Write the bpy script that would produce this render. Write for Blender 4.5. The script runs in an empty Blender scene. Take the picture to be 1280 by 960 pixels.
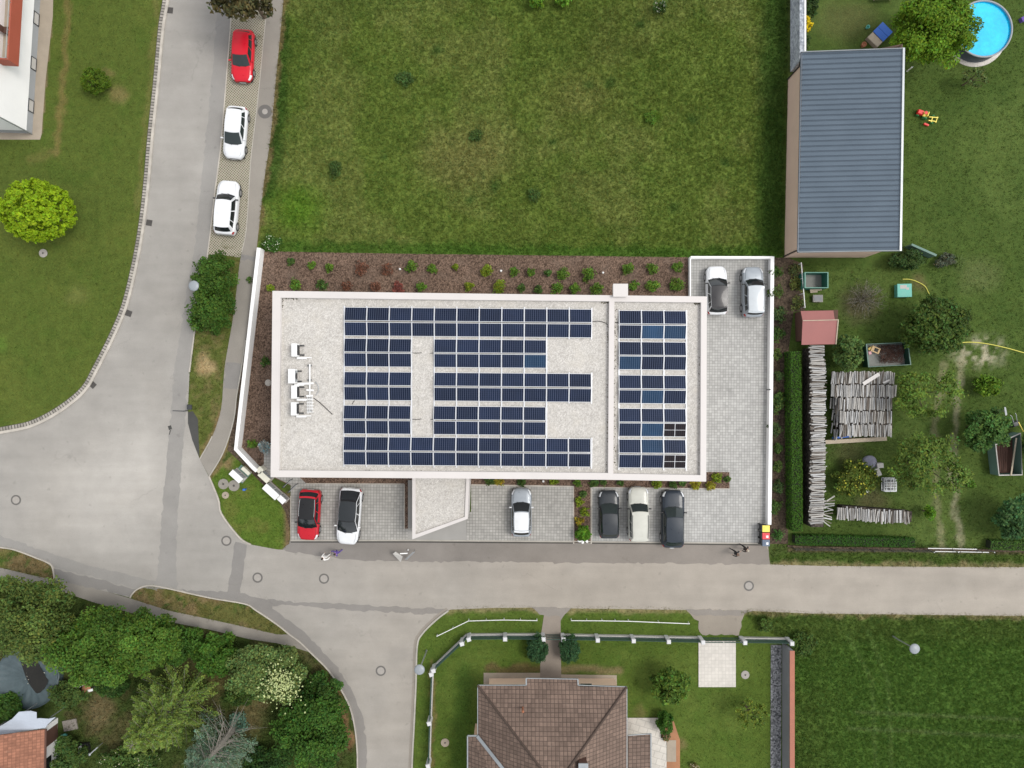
import bpy, bmesh, math, random
import numpy as np
from mathutils import Vector, Matrix
from mathutils.geometry import tessellate_polygon

random.seed(7)
RNG = np.random.default_rng(7)
H = 61.0            # drone height (m)
F = 889.0           # focal length in photo pixels (1280 wide)
scene = bpy.context.scene
COL = scene.collection
PI = math.pi


def P(px, py, h=0.0):
    """photo pixel -> world x, y for something h metres above the ground"""
    k = (H - h) / F
    return ((px - 640.0) * k, (480.0 - py) * k)


def P3(px, py, h=0.0, z=None):
    x, y = P(px, py, h)
    return (x, y, h if z is None else z)


S = H / F   # metres per pixel on the ground

# ------------------------------------------------------------------ objects


def tag(o, label=None, cat=None, group=None, kind=None):
    if label:
        o['label'] = label
    if cat:
        o['category'] = cat
    if group:
        o['group'] = group
    if kind:
        o['kind'] = kind
    return o


def empty(name, loc, rz=0.0):
    o = bpy.data.objects.new(name, None)
    o.empty_display_size = 0.2
    COL.objects.link(o)
    o.location = loc
    o.rotation_euler = (0, 0, rz)
    return o


def link(o, parent=None):
    COL.objects.link(o)
    if parent is not None:
        o.parent = parent
    return o


def copy_tree(o, parent=None):
    c = o.copy()
    COL.objects.link(c)
    c.parent = parent
    for ch in list(o.children):
        copy_tree(ch, c)
    return c


class MB:
    """collects faces, builds ONE mesh object"""

    def __init__(self):
        self.v = []
        self.f = []
        self.m = []
        self.uv = {}
        self.sm = []

    def add(self, verts, faces, mi=0, smooth=False, uvs=None):
        b = len(self.v)
        self.v.extend([tuple(p) for p in verts])
        for k, f in enumerate(faces):
            if uvs is not None:
                self.uv[len(self.f)] = uvs[k]
            self.f.append(tuple(b + i for i in f))
            self.m.append(mi)
            self.sm.append(smooth)
        return self

    def box(self, c, s, rz=0.0, mi=0, top=None, tilt=None):
        """box with centre c, sizes s; top = (fx, fy) scales the top face"""
        hx, hy, hz = s[0] / 2, s[1] / 2, s[2] / 2
        tx, ty = top if top else (1, 1)
        vs = [(-hx, -hy, -hz), (hx, -hy, -hz), (hx, hy, -hz), (-hx, hy, -hz),
              (-hx * tx, -hy * ty, hz), (hx * tx, -hy * ty, hz), (hx * tx, hy * ty, hz), (-hx * tx, hy * ty, hz)]
        M = Matrix.Rotation(rz, 3, 'Z')
        if tilt:
            M = M @ Matrix.Rotation(tilt[1], 3, tilt[0])
        vs = [tuple(M @ Vector(v) + Vector(c)) for v in vs]
        self.add(vs, [(0, 3, 2, 1), (4, 5, 6, 7), (0, 1, 5, 4), (1, 2, 6, 5), (2, 3, 7, 6), (3, 0, 4, 7)], mi)
        return self

    def bar(self, a, b, w, h=None, mi=0):
        """rectangular bar from a to b"""
        a = Vector(a); b = Vector(b)
        h = h or w
        d = (b - a)
        L = d.length
        if L < 1e-6:
            return self
        d.normalize()
        up = Vector((0, 0, 1)) if abs(d.z) < 0.95 else Vector((1, 0, 0))
        r = d.cross(up).normalized()
        u = r.cross(d)
        vs = []
        for p in (a, b):
            for sx, sz in ((-1, -1), (1, -1), (1, 1), (-1, 1)):
                vs.append(p + r * (sx * w / 2) + u * (sz * h / 2))
        self.add(vs, [(0, 1, 2, 3), (7, 6, 5, 4), (0, 4, 5, 1), (1, 5, 6, 2), (2, 6, 7, 3), (3, 7, 4, 0)], mi)
        return self

    def tube(self, pts, rad, n=8, mi=0, cap=True):
        pts = [Vector(p) for p in pts]
        if not hasattr(rad, '__len__'):
            rad = [rad] * len(pts)
        rings = []
        for i, p in enumerate(pts):
            a = pts[max(0, i - 1)]; b = pts[min(len(pts) - 1, i + 1)]
            d = (b - a).normalized()
            up = Vector((0, 0, 1)) if abs(d.z) < 0.9 else Vector((1, 0, 0))
            r = d.cross(up).normalized(); u = r.cross(d)
            rings.append([p + (r * math.cos(t) + u * math.sin(t)) * rad[i] for t in [2 * PI * k / n for k in range(n)]])
        vs = [q for r in rings for q in r]
        fs = []
        for i in range(len(pts) - 1):
            for k in range(n):
                fs.append((i * n + k, i * n + (k + 1) % n, (i + 1) * n + (k + 1) % n, (i + 1) * n + k))
        self.add(vs, fs, mi, True)
        if cap:
            self.add(rings[0], [tuple(range(n))[::-1]], mi)
            self.add(rings[-1], [tuple(range(n))], mi)
        return self

    def lathe(self, c, prof, n=24, mi=0, axis='Z', smooth=True):
        """prof: list of (radius, height)"""
        vs = []
        for r, z in prof:
            for k in range(n):
                t = 2 * PI * k / n
                if axis == 'Z':
                    vs.append((c[0] + r * math.cos(t), c[1] + r * math.sin(t), c[2] + z))
                elif axis == 'X':
                    vs.append((c[0] + z, c[1] + r * math.cos(t), c[2] + r * math.sin(t)))
                else:
                    vs.append((c[0] + r * math.cos(t), c[1] + z, c[2] + r * math.sin(t)))
        fs = []
        for i in range(len(prof) - 1):
            for k in range(n):
                fs.append((i * n + k, i * n + (k + 1) % n, (i + 1) * n + (k + 1) % n, (i + 1) * n + k))
        self.add(vs, fs, mi, smooth)
        if prof[0][0] > 1e-4:
            self.add(vs[:n], [tuple(range(n))[::-1]], mi)
        if prof[-1][0] > 1e-4:
            self.add(vs[-n:], [tuple(range(n))], mi)
        return self

    def prism(self, poly, z0, z1, mi=0, mi_top=None, bottom=False):
        """vertical prism over a (possibly concave) 2-D polygon, walls and top"""
        n = len(poly)
        if area2(poly) < 0:
            poly = poly[::-1]
        vs = [(p[0], p[1], z0) for p in poly] + [(p[0], p[1], z1) for p in poly]
        self.add(vs, [(i, (i + 1) % n, n + (i + 1) % n, n + i) for i in range(n)], mi)
        tris = tessellate_polygon([[Vector((p[0], p[1], 0)) for p in poly]])
        self.add([(p[0], p[1], z1) for p in poly], [fix(t, poly) for t in tris], mi if mi_top is None else mi_top)
        return self

    def grid(self, fn, nu, nv, mi=0, smooth=True, flip=False):
        vs = [fn(i / nu, j / nv) for j in range(nv + 1) for i in range(nu + 1)]
        w = nu + 1
        fs = []
        for j in range(nv):
            for i in range(nu):
                q = (j * w + i, j * w + i + 1, (j + 1) * w + i + 1, (j + 1) * w + i)
                fs.append(q[::-1] if flip else q)
        self.add(vs, fs, mi, smooth)
        return self

    def build(self, name, mats, parent=None, bevel=0.0, recalc=False):
        me = bpy.data.meshes.new(name)
        me.from_pydata(self.v, [], self.f)
        if not isinstance(mats, (list, tuple)):
            mats = [mats]
        for m in mats:
            me.materials.append(m)
        me.polygons.foreach_set('material_index', self.m)
        me.polygons.foreach_set('use_smooth', self.sm)
        if self.uv:
            ul = me.uv_layers.new(name='UVMap')
            for fi, uvs in self.uv.items():
                for k, li in enumerate(me.polygons[fi].loop_indices):
                    ul.data[li].uv = uvs[k]
        me.update()
        if recalc:
            bm = bmesh.new(); bm.from_mesh(me)
            bmesh.ops.recalc_face_normals(bm, faces=bm.faces)
            bm.to_mesh(me); bm.free()
        o = bpy.data.objects.new(name, me)
        link(o, parent)
        if bevel > 0:
            b = o.modifiers.new('bevel', 'BEVEL')
            b.width = bevel; b.segments = 2; b.limit_method = 'ANGLE'; b.angle_limit = 0.6
        return o


def area2(poly):
    return sum(poly[i][0] * poly[(i + 1) % len(poly)][1] - poly[(i + 1) % len(poly)][0] * poly[i][1] for i in range(len(poly)))


def fix(t, poly):
    a, b, c = (poly[i] for i in t)
    s = (b[0] - a[0]) * (c[1] - a[1]) - (b[1] - a[1]) * (c[0] - a[0])
    return tuple(t) if s > 0 else tuple(t)[::-1]


def cr(pts, n=6, closed=False):
    """Catmull-Rom through pixel points"""
    out = []
    N = len(pts)
    rng_ = range(N if closed else N - 1)
    for i in rng_:
        if closed:
            p0, p1, p2, p3 = pts[(i - 1) % N], pts[i], pts[(i + 1) % N], pts[(i + 2) % N]
        else:
            p0 = pts[max(0, i - 1)]; p1 = pts[i]; p2 = pts[i + 1]; p3 = pts[min(N - 1, i + 2)]
        for k in range(n):
            t = k / n
            out.append(tuple(0.5 * (2 * p1[a] + (p2[a] - p0[a]) * t + (2 * p0[a] - 5 * p1[a] + 4 * p2[a] - p3[a]) * t * t
                                    + (3 * p1[a] - p0[a] - 3 * p2[a] + p3[a]) * t ** 3) for a in range(2)))
    if not closed:
        out.append(tuple(pts[-1]))
    return out


def ragged(poly, step=0.3, amp=0.05):
    """irregular, hand-cut edge"""
    rr = random.Random(len(poly)); out = []
    for i, p in enumerate(poly):
        q = poly[(i + 1) % len(poly)]
        n = max(1, int(math.dist(p, q) / step))
        if math.dist(p, q) < 1e-4:
            continue
        for k in range(n):
            t = k / n
            out.append((p[0] + (q[0] - p[0]) * t + rr.gauss(0, amp), p[1] + (q[1] - p[1]) * t + rr.gauss(0, amp)))
    return out


def sheet(name, pix, z, mat, kind='structure', label=None, cat=None, h=0.0):
    """flat sheet over a polygon given in photo pixels (ground level)"""
    poly = [P(x, y, h) for x, y in pix]
    if 'patch' in name or 'apron' in name or name == 'driveway':
        poly = ragged(poly)
    if area2(poly) < 0:
        poly = poly[::-1]
    tris = tessellate_polygon([[Vector((p[0], p[1], 0)) for p in poly]])
    mb = MB()
    mb.add([(p[0], p[1], z) for p in poly], [fix(t, poly) for t in tris])
    o = mb.build(name, mat)
    return tag(o, label, cat, None, kind)


def offset_line(pts, d):
    """offset a world polyline sideways (left positive)"""
    out = []
    n = len(pts)
    for i in range(n):
        a = Vector(pts[max(0, i - 1)]); b = Vector(pts[min(n - 1, i + 1)])
        t = (b - a); t.normalize()
        out.append((pts[i][0] - t.y * d, pts[i][1] + t.x * d))
    return out


def strip(name, pix, width, z0, z1, mat, off=0.0, kind='structure', build=True, mb=None, parent=None):
    """kerb-like strip along a pixel polyline; width in metres; UV u runs along it"""
    w = [P(x, y) for x, y in pix]
    A = offset_line(w, off + width / 2); B = offset_line(w, off - width / 2)
    mb = mb or MB()
    n = len(w)
    u = [0.0]
    for i in range(1, n):
        u.append(u[-1] + math.dist(w[i], w[i - 1]))
    for i in range(n - 1):
        a0, a1, b0, b1 = A[i], A[i + 1], B[i], B[i + 1]
        vs = [(*b0, z1), (*b1, z1), (*a1, z1), (*a0, z1), (*b0, z0), (*b1, z0), (*a1, z0), (*a0, z0)]
        uv = [(u[i], 0), (u[i + 1], 0), (u[i + 1], width), (u[i], width)]
        z4 = [(0, 0)] * 4
        fs = [(0, 1, 2, 3)]; us = [uv]
        if z1 - z0 > 0.001:
            fs += [(4, 5, 1, 0), (6, 7, 3, 2)]; us += [uv, uv]
            if i == 0:
                fs.append((7, 4, 0, 3)); us.append(z4)
            if i == n - 2:
                fs.append((5, 6, 2, 1)); us.append(z4)
        mb.add(vs, fs, 0, False, us)
    if not build:
        return mb
    o = mb.build(name, mat, parent)
    if kind:
        tag(o, kind=kind)
    return o


# ------------------------------------------------------------------ numpy meshes
def np_mesh(name, V, Fc, mat, parent=None, col=None, smooth=False):
    V = np.ascontiguousarray(V, dtype=np.float32); Fc = np.ascontiguousarray(Fc, dtype=np.int32)
    me = bpy.data.meshes.new(name)
    me.vertices.add(len(V)); me.vertices.foreach_set('co', V.ravel())
    k = Fc.shape[1]
    me.loops.add(Fc.size); me.loops.foreach_set('vertex_index', Fc.ravel())
    me.polygons.add(len(Fc)); me.polygons.foreach_set('loop_start', np.arange(0, Fc.size, k, dtype=np.int32))
    me.polygons.foreach_set('use_smooth', np.full(len(Fc), smooth))
    if col is not None:
        a = me.color_attributes.new('Col', 'FLOAT_COLOR', 'POINT')
        rgba = np.ones((len(V), 4), dtype=np.float32); rgba[:, :3] = col
        a.data.foreach_set('color', rgba.ravel())
    me.update(calc_edges=True)
    me.materials.append(mat)
    o = bpy.data.objects.new(name, me)
    return link(o, parent)


def unit(a):
    return a / np.maximum(np.linalg.norm(a, axis=1, keepdims=True), 1e-9)


def leaf_quads(C, size, cols, up=0.5, aspect=0.55, nrm=None, tdir=None):
    """rhombic leaves centred on C"""
    n = len(C)
    nn = RNG.normal(size=(n, 3)); nn[:, 2] = np.abs(nn[:, 2])
    nn = unit(nn) + np.array([0, 0, up])
    if nrm is not None:
        nn = nn + nrm
    nn = unit(nn)
    t = RNG.normal(size=(n, 3)) if tdir is None else tdir + RNG.normal(size=(n, 3)) * 0.35
    t = unit(t - nn * np.sum(t * nn, axis=1, keepdims=True))
    b = np.cross(nn, t)
    s = (size * RNG.uniform(0.6, 1.3, size=(n, 1)))
    droop = nn * s * 0.18
    V = np.stack([C - t * s - droop, C + b * s * aspect, C + t * s - droop, C - b * s * aspect], axis=1).reshape(-1, 3)
    Fc = np.arange(4 * n).reshape(n, 4)
    return V, Fc, np.repeat(cols, 4, axis=0)


def tint(base, n, var=0.22, warm=0.25):
    """n albedo colours round base"""
    base = np.array(base) * (1.5 if max(base) < 0.3 else 1.0)
    k = RNG.normal(0, var, size=(n, 1))
    w = RNG.normal(0, warm, size=(n, 1))
    c = base[None] * np.clip(1 + k, 0.4, 1.9)
    c = c * np.clip(1 + w * np.array([[0.7, 0.0, -0.3]]), 0.4, 1.8)
    return np.clip(c, 0.002, 0.72)


def cloud_pts(n, center, radii, nclump=28, cr_=0.32, core=0.2, zmin=-0.55, lump=(0.58, 0.98), var=0.18):
    """leaf positions in clumps over an ellipsoid; returns points and a clump tone"""
    d = unit(RNG.normal(size=(nclump * 3, 3)))
    d = d[d[:, 2] > zmin][:nclump]
    m = len(d)
    rad = np.array(radii)
    cc = d * RNG.uniform(lump[0], lump[1], size=(m, 1))
    crr = cr_ * RNG.uniform(0.7, 1.35, size=(m, 1))
    tone = RNG.normal(0, var, size=m)
    k = RNG.integers(0, m, size=n)
    o = unit(RNG.normal(size=(n, 3))) * (RNG.uniform(0, 1, size=(n, 1)) ** 0.45)
    pts = cc[k] + o * crr[k]
    nc = int(n * core)
    pts[:nc] = unit(RNG.normal(size=(nc, 3))) * (RNG.uniform(0, 0.75, size=(nc, 1)) ** 0.5)
    nr = unit(o * 0.7 + cc[k])
    return pts * rad + np.array(center), 1 + tone[k], nr, cc * rad + np.array(center)


# value noise for painting the lawns
def vnoise(x, y, seed=0):
    r = np.random.default_rng(seed)
    T = r.uniform(0, 1, size=(256, 256))
    xi = np.floor(x).astype(int); yi = np.floor(y).astype(int)
    fx = x - xi; fy = y - yi
    fx = fx * fx * (3 - 2 * fx); fy = fy * fy * (3 - 2 * fy)
    a = T[xi % 256, yi % 256]; b = T[(xi + 1) % 256, yi % 256]
    c = T[xi % 256, (yi + 1) % 256]; d = T[(xi + 1) % 256, (yi + 1) % 256]
    return (a * (1 - fx) + b * fx) * (1 - fy) + (c * (1 - fx) + d * fx) * fy


def fbm(x, y, seed=0, oct_=4):
    s = 0; a = 0.5; t = 0
    for k in range(oct_):
        s = s + a * vnoise(x * 2 ** k, y * 2 ** k, seed + k); t += a; a *= 0.55
    return s / t


def inside(px, py, poly):
    r = np.zeros(px.shape, bool)
    n = len(poly)
    for i in range(n):
        x0, y0 = poly[i]; x1, y1 = poly[(i + 1) % n]
        if y0 == y1:
            continue
        c = ((y0 > py) != (y1 > py)) & (px < (x1 - x0) * (py - y0) / (y1 - y0) + x0)
        r ^= c
    return r


def seg_dist(px, py, line):
    best = np.full(px.shape, 1e9)
    for (x0, y0), (x1, y1) in zip(line[:-1], line[1:]):
        dx, dy = x1 - x0, y1 - y0
        t = np.clip(((px - x0) * dx + (py - y0) * dy) / (dx * dx + dy * dy + 1e-9), 0, 1)
        best = np.minimum(best, np.hypot(px - x0 - t * dx, py - y0 - t * dy))
    return best


ORD = ['first', 'second', 'third', 'fourth', 'fifth', 'sixth', 'seventh', 'eighth', 'ninth', 'tenth', 'eleventh', 'twelfth',
       'thirteenth', 'fourteenth', 'fifteenth', 'sixteenth', 'seventeenth', 'eighteenth', 'nineteenth', 'twentieth']

# ------------------------------------------------------------------ materials
class NT:
    def __init__(self, name):
        self.m = bpy.data.materials.new(name)
        self.m.use_nodes = True
        self.t = self.m.node_tree
        self.b = self.t.nodes['Principled BSDF']
        self.out = self.t.nodes['Material Output']

    def n(self, ty, **kw):
        nd = self.t.nodes.new(ty)
        for k, v in kw.items():
            setattr(nd, k, v)
        return nd

    def l(self, a, b):
        self.t.links.new(a, b)

    def coord(self, kind='Object', scale=(1, 1, 1), rot=(0, 0, 0)):
        tc = self.n('ShaderNodeTexCoord'); mp = self.n('ShaderNodeMapping')
        mp.inputs['Scale'].default_value = scale; mp.inputs['Rotation'].default_value = rot
        self.l(tc.outputs[kind], mp.inputs['Vector'])
        return mp.outputs['Vector']

    def world(self, scale=(1, 1, 1), rot=(0, 0, 0)):
        g = self.n('ShaderNodeNewGeometry'); mp = self.n('ShaderNodeMapping')
        mp.inputs['Scale'].default_value = scale; mp.inputs['Rotation'].default_value = rot
        self.l(g.outputs['Position'], mp.inputs['Vector'])
        return mp.outputs['Vector']

    def noise(self, vec, scale, detail=4, rough=0.55, out='Fac'):
        nd = self.n('ShaderNodeTexNoise')
        nd.inputs['Scale'].default_value = scale; nd.inputs['Detail'].default_value = detail
        nd.inputs['Roughness'].default_value = rough
        self.l(vec, nd.inputs['Vector'])
        return nd.outputs[out]

    def ramp(self, fac, stops):
        nd = self.n('ShaderNodeValToRGB')
        e = nd.color_ramp.elements
        while len(e) < len(stops):
            e.new(0.5)
        for k, (p, c) in enumerate(stops):
            e[k].position = p
            e[k].color = (*c, 1) if len(c) == 3 else c
        self.l(fac, nd.inputs['Fac'])
        return nd.outputs['Color']

    def mix(self, fac, a, b, mode='MIX'):
        nd = self.n('ShaderNodeMix'); nd.data_type = 'RGBA'; nd.blend_type = mode; nd.clamp_factor = True
        for sock, v in ((nd.inputs['Factor'], fac), (nd.inputs[6], a), (nd.inputs[7], b)):
            if isinstance(v, (int, float)):
                sock.default_value = v
            elif isinstance(v, tuple):
                sock.default_value = (*v, 1) if len(v) == 3 else v
            else:
                self.l(v, sock)
        return nd.outputs[2]

    def math(self, op, a, b=0.0, c=None):
        nd = self.n('ShaderNodeMath', operation=op)
        for i, v in enumerate((a, b) if c is None else (a, b, c)):
            if isinstance(v, (int, float)):
                nd.inputs[i].default_value = v
            else:
                self.l(v, nd.inputs[i])
        return nd.outputs[0]

    def maprange(self, v, a, b, c, d):
        nd = self.n('ShaderNodeMapRange')
        for i, k in ((1, a), (2, b), (3, c), (4, d)):
            nd.inputs[i].default_value = k
        self.l(v, nd.inputs[0])
        return nd.outputs[0]

    def scale(self, col, fac):
        """colour x grey factor"""
        nd = self.n('ShaderNodeVectorMath', operation='SCALE')
        if isinstance(col, tuple):
            nd.inputs[0].default_value = col
        else:
            self.l(col, nd.inputs[0])
        if isinstance(fac, (int, float)):
            nd.inputs['Scale'].default_value = fac
        else:
            self.l(fac, nd.inputs['Scale'])
        return nd.outputs[0]

    def bump(self, h, strength=0.4, dist=0.02):
        nd = self.n('ShaderNodeBump')
        nd.inputs['Strength'].default_value = strength; nd.inputs['Distance'].default_value = dist
        self.l(h, nd.inputs['Height']); self.l(nd.outputs['Normal'], self.b.inputs['Normal'])

    def fin(self, col=None, rough=0.8, metal=0.0, spec=0.4, coat=0.0):
        if col is not None:
            if isinstance(col, tuple):
                self.b.inputs['Base Color'].default_value = (*col, 1)
            else:
                self.l(col, self.b.inputs['Base Color'])
        if isinstance(rough, (int, float)):
            self.b.inputs['Roughness'].default_value = rough
        else:
            self.l(rough, self.b.inputs['Roughness'])
        self.b.inputs['Metallic'].default_value = metal
        self.b.inputs['Specular IOR Level'].default_value = spec
        self.b.inputs['Coat Weight'].default_value = coat
        self.b.inputs['Coat Roughness'].default_value = 0.05
        return self.m


def pm(name, col, rough=0.7, var=0.18, scale=3.0, fine=30.0, bump=0.0, metal=0.0, spec=0.4, coat=0.0, kind='Object'):
    """general painted / plain surface with wear: two noise scales over a base colour"""
    t = NT(name)
    v = t.coord(kind)
    a = t.noise(v, scale, 5); b = t.noise(v, fine, 3)
    f = t.math('ADD', t.math('MULTIPLY', a, 0.65), t.math('MULTIPLY', b, 0.35))
    k = t.maprange(f, 0.3, 0.7, 1 - var, 1 + var)
    c = t.scale(col, k)
    if bump:
        t.bump(b, bump, 0.01)
    r = t.maprange(a, 0.3, 0.7, max(0.03, rough - 0.08), min(1, rough + 0.08))
    return t.fin(c, r, metal, spec, coat)


def asphalt(name, col, patch=0.12, warm=0.0, streak=None, worn=()):
    t = NT(name)
    v = t.world()
    big = t.noise(v, 0.09, 4); mid = t.noise(v, 0.55, 5, 0.6); fine = t.noise(v, 14.0, 3, 0.7); grit = t.noise(v, 60.0, 2)
    k = t.maprange(big, 0.3, 0.7, 1 - patch, 1 + patch)
    k = t.math('MULTIPLY', k, t.maprange(mid, 0.25, 0.75, 0.90, 1.09))
    k = t.math('MULTIPLY', k, t.maprange(fine, 0.2, 0.8, 0.88, 1.12))
    k = t.math('MULTIPLY', k, t.maprange(grit, 0.2, 0.8, 0.90, 1.10))
    if streak:
        s = t.noise(t.world(streak), 1.0, 4)
        k = t.math('MULTIPLY', k, t.maprange(s, 0.25, 0.75, 0.93, 1.08))
    # dark tar seams and small stains
    vor = t.n('ShaderNodeTexVoronoi', feature='DISTANCE_TO_EDGE'); vor.inputs['Scale'].default_value = 0.16
    nv = t.n('ShaderNodeVectorMath', operation='ADD')
    t.l(v, nv.inputs[0]); t.l(t.scale(t.noise(v, 0.6, 4, 0.6, 'Color'), 2.2), nv.inputs[1]); t.l(nv.outputs[0], vor.inputs['Vector'])
    crack = t.maprange(vor.outputs['Distance'], 0.0, 0.012, 0.0, 1.0)
    thin = t.maprange(t.noise(v, 0.25, 2), 0.52, 0.66, 0.0, 0.16)
    k = t.math('MULTIPLY', k, t.math('SUBTRACT', 1.0, t.math('MULTIPLY', thin, t.math('SUBTRACT', 1.0, crack))))
    st = t.maprange(t.noise(v, 1.7, 2, 0.4), 0.68, 0.76, 1.0, 0.86)
    k = t.math('MULTIPLY', k, st)
    for (cx, cy, r, gain) in worn:     # bleached, washed-out spots of the surface
        x, y = P(cx, cy)
        d = t.n('ShaderNodeVectorMath', operation='DISTANCE')
        t.l(nv.outputs[0], d.inputs[0]); d.inputs[1].default_value = (x + 1.1, y + 1.1, 1.1)
        k = t.math('MULTIPLY', k, t.maprange(d.outputs['Value'], 0.0, r, gain, 1.0))
    sx = t.n('ShaderNodeSeparateXYZ'); t.l(v, sx.inputs[0])
    along = t.math('ADD', t.maprange(sx.outputs[0], -26, 4, 0, 1), t.math('MULTIPLY', t.math('SUBTRACT', t.noise(v, 0.12, 3), 0.5), 0.8))
    hue = t.mix(along, tuple(col), tuple(c * m for c, m in zip(col, (1.075, 1.02, 0.955))))
    t.bump(fine, 0.25, 0.01)
    return t.fin(t.scale(hue, k), 0.9, 0, 0.25)


def paving(name, col, size=(0.24, 0.24), mortar=0.014, dark=0.62, rot=0.0, varb=0.12, big=0.10, uv=False, offset=0.0):
    t = NT(name)
    v = t.coord('UV') if uv else t.world((1, 1, 1), (0, 0, rot))
    br = t.n('ShaderNodeTexBrick'); br.offset = offset; br.squash = 1.0
    br.inputs['Scale'].default_value = 1.0
    br.inputs['Brick Width'].default_value = size[0]; br.inputs['Row Height'].default_value = size[1]
    br.inputs['Mortar Size'].default_value = mortar; br.inputs['Mortar Smooth'].default_value = 0.3
    br.inputs['Color1'].default_value = (*[c * (1 - varb) for c in col], 1)
    br.inputs['Color2'].default_value = (*[min(1, c * (1 + varb)) for c in col], 1)
    br.inputs['Mortar'].default_value = (*[c * dark for c in col], 1)
    t.l(v, br.inputs['Vector'])
    w = t.world()
    k = t.maprange(t.noise(w, 0.35, 4), 0.3, 0.7, 1 - big, 1 + big)
    k = t.math('MULTIPLY', k, t.maprange(t.noise(w, 2.2, 4, 0.65), 0.25, 0.75, 0.91, 1.08))
    k = t.math('MULTIPLY', k, t.maprange(t.noise(w, 30, 2), 0.25, 0.75, 0.93, 1.07))
    k = t.math('MULTIPLY', k, t.maprange(t.noise(w, 1.1, 2, 0.4), 0.66, 0.76, 1.0, 0.84))
    t.bump(br.outputs['Fac'], -0.3, 0.01)
    return t.fin(t.scale(br.outputs['Color'], k), 0.85, 0, 0.25)


def gravel_mat(name, c0, c1, scale=9.0, big=0.08, green=None, dirt=None):
    t = NT(name)
    v = t.world()
    vor = t.n('ShaderNodeTexVoronoi'); vor.inputs['Scale'].default_value = scale
    t.l(v, vor.inputs['Vector'])
    bw = t.n('ShaderNodeRGBToBW'); t.l(vor.outputs['Color'], bw.inputs[0])
    c = t.ramp(bw.outputs[0], [(0.15, c0), (0.8, c1)])
    k = t.maprange(t.noise(v, 0.4, 4), 0.3, 0.7, 1 - big, 1 + big)
    k = t.math('MULTIPLY', k, t.maprange(t.noise(v, 2.6, 5, 0.7), 0.25, 0.75, 0.86, 1.12))
    k = t.math('MULTIPLY', k, t.maprange(vor.outputs['Distance'], 0.0, 0.7, 1.08, 0.8))
    c = t.scale(c, k)
    if green:
        c = t.mix(t.maprange(t.noise(v, 0.5, 5, 0.7), 0.58, 0.75, 0, 0.5), c, green)
    if dirt:
        c = t.mix(t.maprange(t.noise(v, 0.7, 5, 0.7), 0.5, 0.72, 0, 0.55), c, dirt)
    t.bump(vor.outputs['Distance'], -0.5, 0.02)
    return t.fin(c, 0.9, 0, 0.2)


def attr_ground(name):
    """lawn: painted albedo (attribute) broken up by blade-scale noise"""
    t = NT(name)
    at = t.n('ShaderNodeVertexColor'); at.layer_name = 'Col'
    v = t.world()
    a = t.noise(v, 1.3, 5, 0.65); b = t.noise(v, 7.0, 4, 0.7); c = t.noise(v, 32.0, 3, 0.7)
    k = t.maprange(a, 0.25, 0.75, 0.80, 1.20)
    k = t.math('MULTIPLY', k, t.maprange(b, 0.25, 0.75, 0.72, 1.28))
    k = t.math('MULTIPLY', k, t.maprange(c, 0.2, 0.8, 0.70, 1.30))
    hue = t.mix(t.maprange(t.noise(v, 3.1, 4, 0.7), 0.35, 0.7, 0, 0.35), at.outputs['Color'],
                t.mix(1.0, at.outputs['Color'], (1.35, 1.0, 0.9), 'MULTIPLY'))
    t.bump(t.math('ADD', b, t.math('MULTIPLY', c, 0.6)), 0.7, 0.06)
    return t.fin(t.scale(hue, k), 0.95, 0, 0.1)


def leaf_mat(name, rough=0.55, trans=0.22):
    t = NT(name)
    at = t.n('ShaderNodeVertexColor'); at.layer_name = 'Col'
    t.fin(at.outputs['Color'], rough, 0, 0.12)
    tr = t.n('ShaderNodeBsdfTranslucent'); t.l(t.mix(1.0, at.outputs['Color'], (1.2, 1.25, 0.6), 'MULTIPLY'), tr.inputs['Color'])
    ms = t.n('ShaderNodeMixShader'); ms.inputs[0].default_value = trans
    t.l(t.b.outputs[0], ms.inputs[1]); t.l(tr.outputs[0], ms.inputs[2]); t.l(ms.outputs[0], t.out.inputs['Surface'])
    return t.m


def solar_mat(name, cell, line, ncol=10, nrow=6, gap=0.09, size=(1.66, 1.02)):
    """cells in panel space (object coordinates, panel centred on the origin)"""
    t = NT(name)
    tc = t.n('ShaderNodeTexCoord'); sx = t.n('ShaderNodeSeparateXYZ'); t.l(tc.outputs['Object'], sx.inputs[0])
    u = t.math('FRACT', t.math('MULTIPLY_ADD', sx.outputs[0], ncol / size[0], ncol / 2.0))
    w = t.math('FRACT', t.math('MULTIPLY_ADD', sx.outputs[1], nrow / size[1], nrow / 2.0))
    du = t.math('ABSOLUTE', t.math('SUBTRACT', u, 0.5)); dw = t.math('ABSOLUTE', t.math('SUBTRACT', w, 0.5))
    lu = t.maprange(du, 0.5 - gap, 0.5, 0.0, 1.0)
    lw = t.maprange(dw, 0.5 - gap * 0.4, 0.5, 0.0, 0.35)
    ln = t.math('MAXIMUM', lu, lw)
    oi = t.n('ShaderNodeObjectInfo')
    k = t.maprange(oi.outputs['Random'], 0, 1, 0.8, 1.35)
    nz = t.noise(t.world(), 1.2, 3)
    c = t.scale(cell, t.math('MULTIPLY', k, t.maprange(nz, 0.3, 0.7, 0.85, 1.2)))
    c = t.mix(ln, c, line)
    return t.fin(c, 0.22, 0, 0.13)


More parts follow.
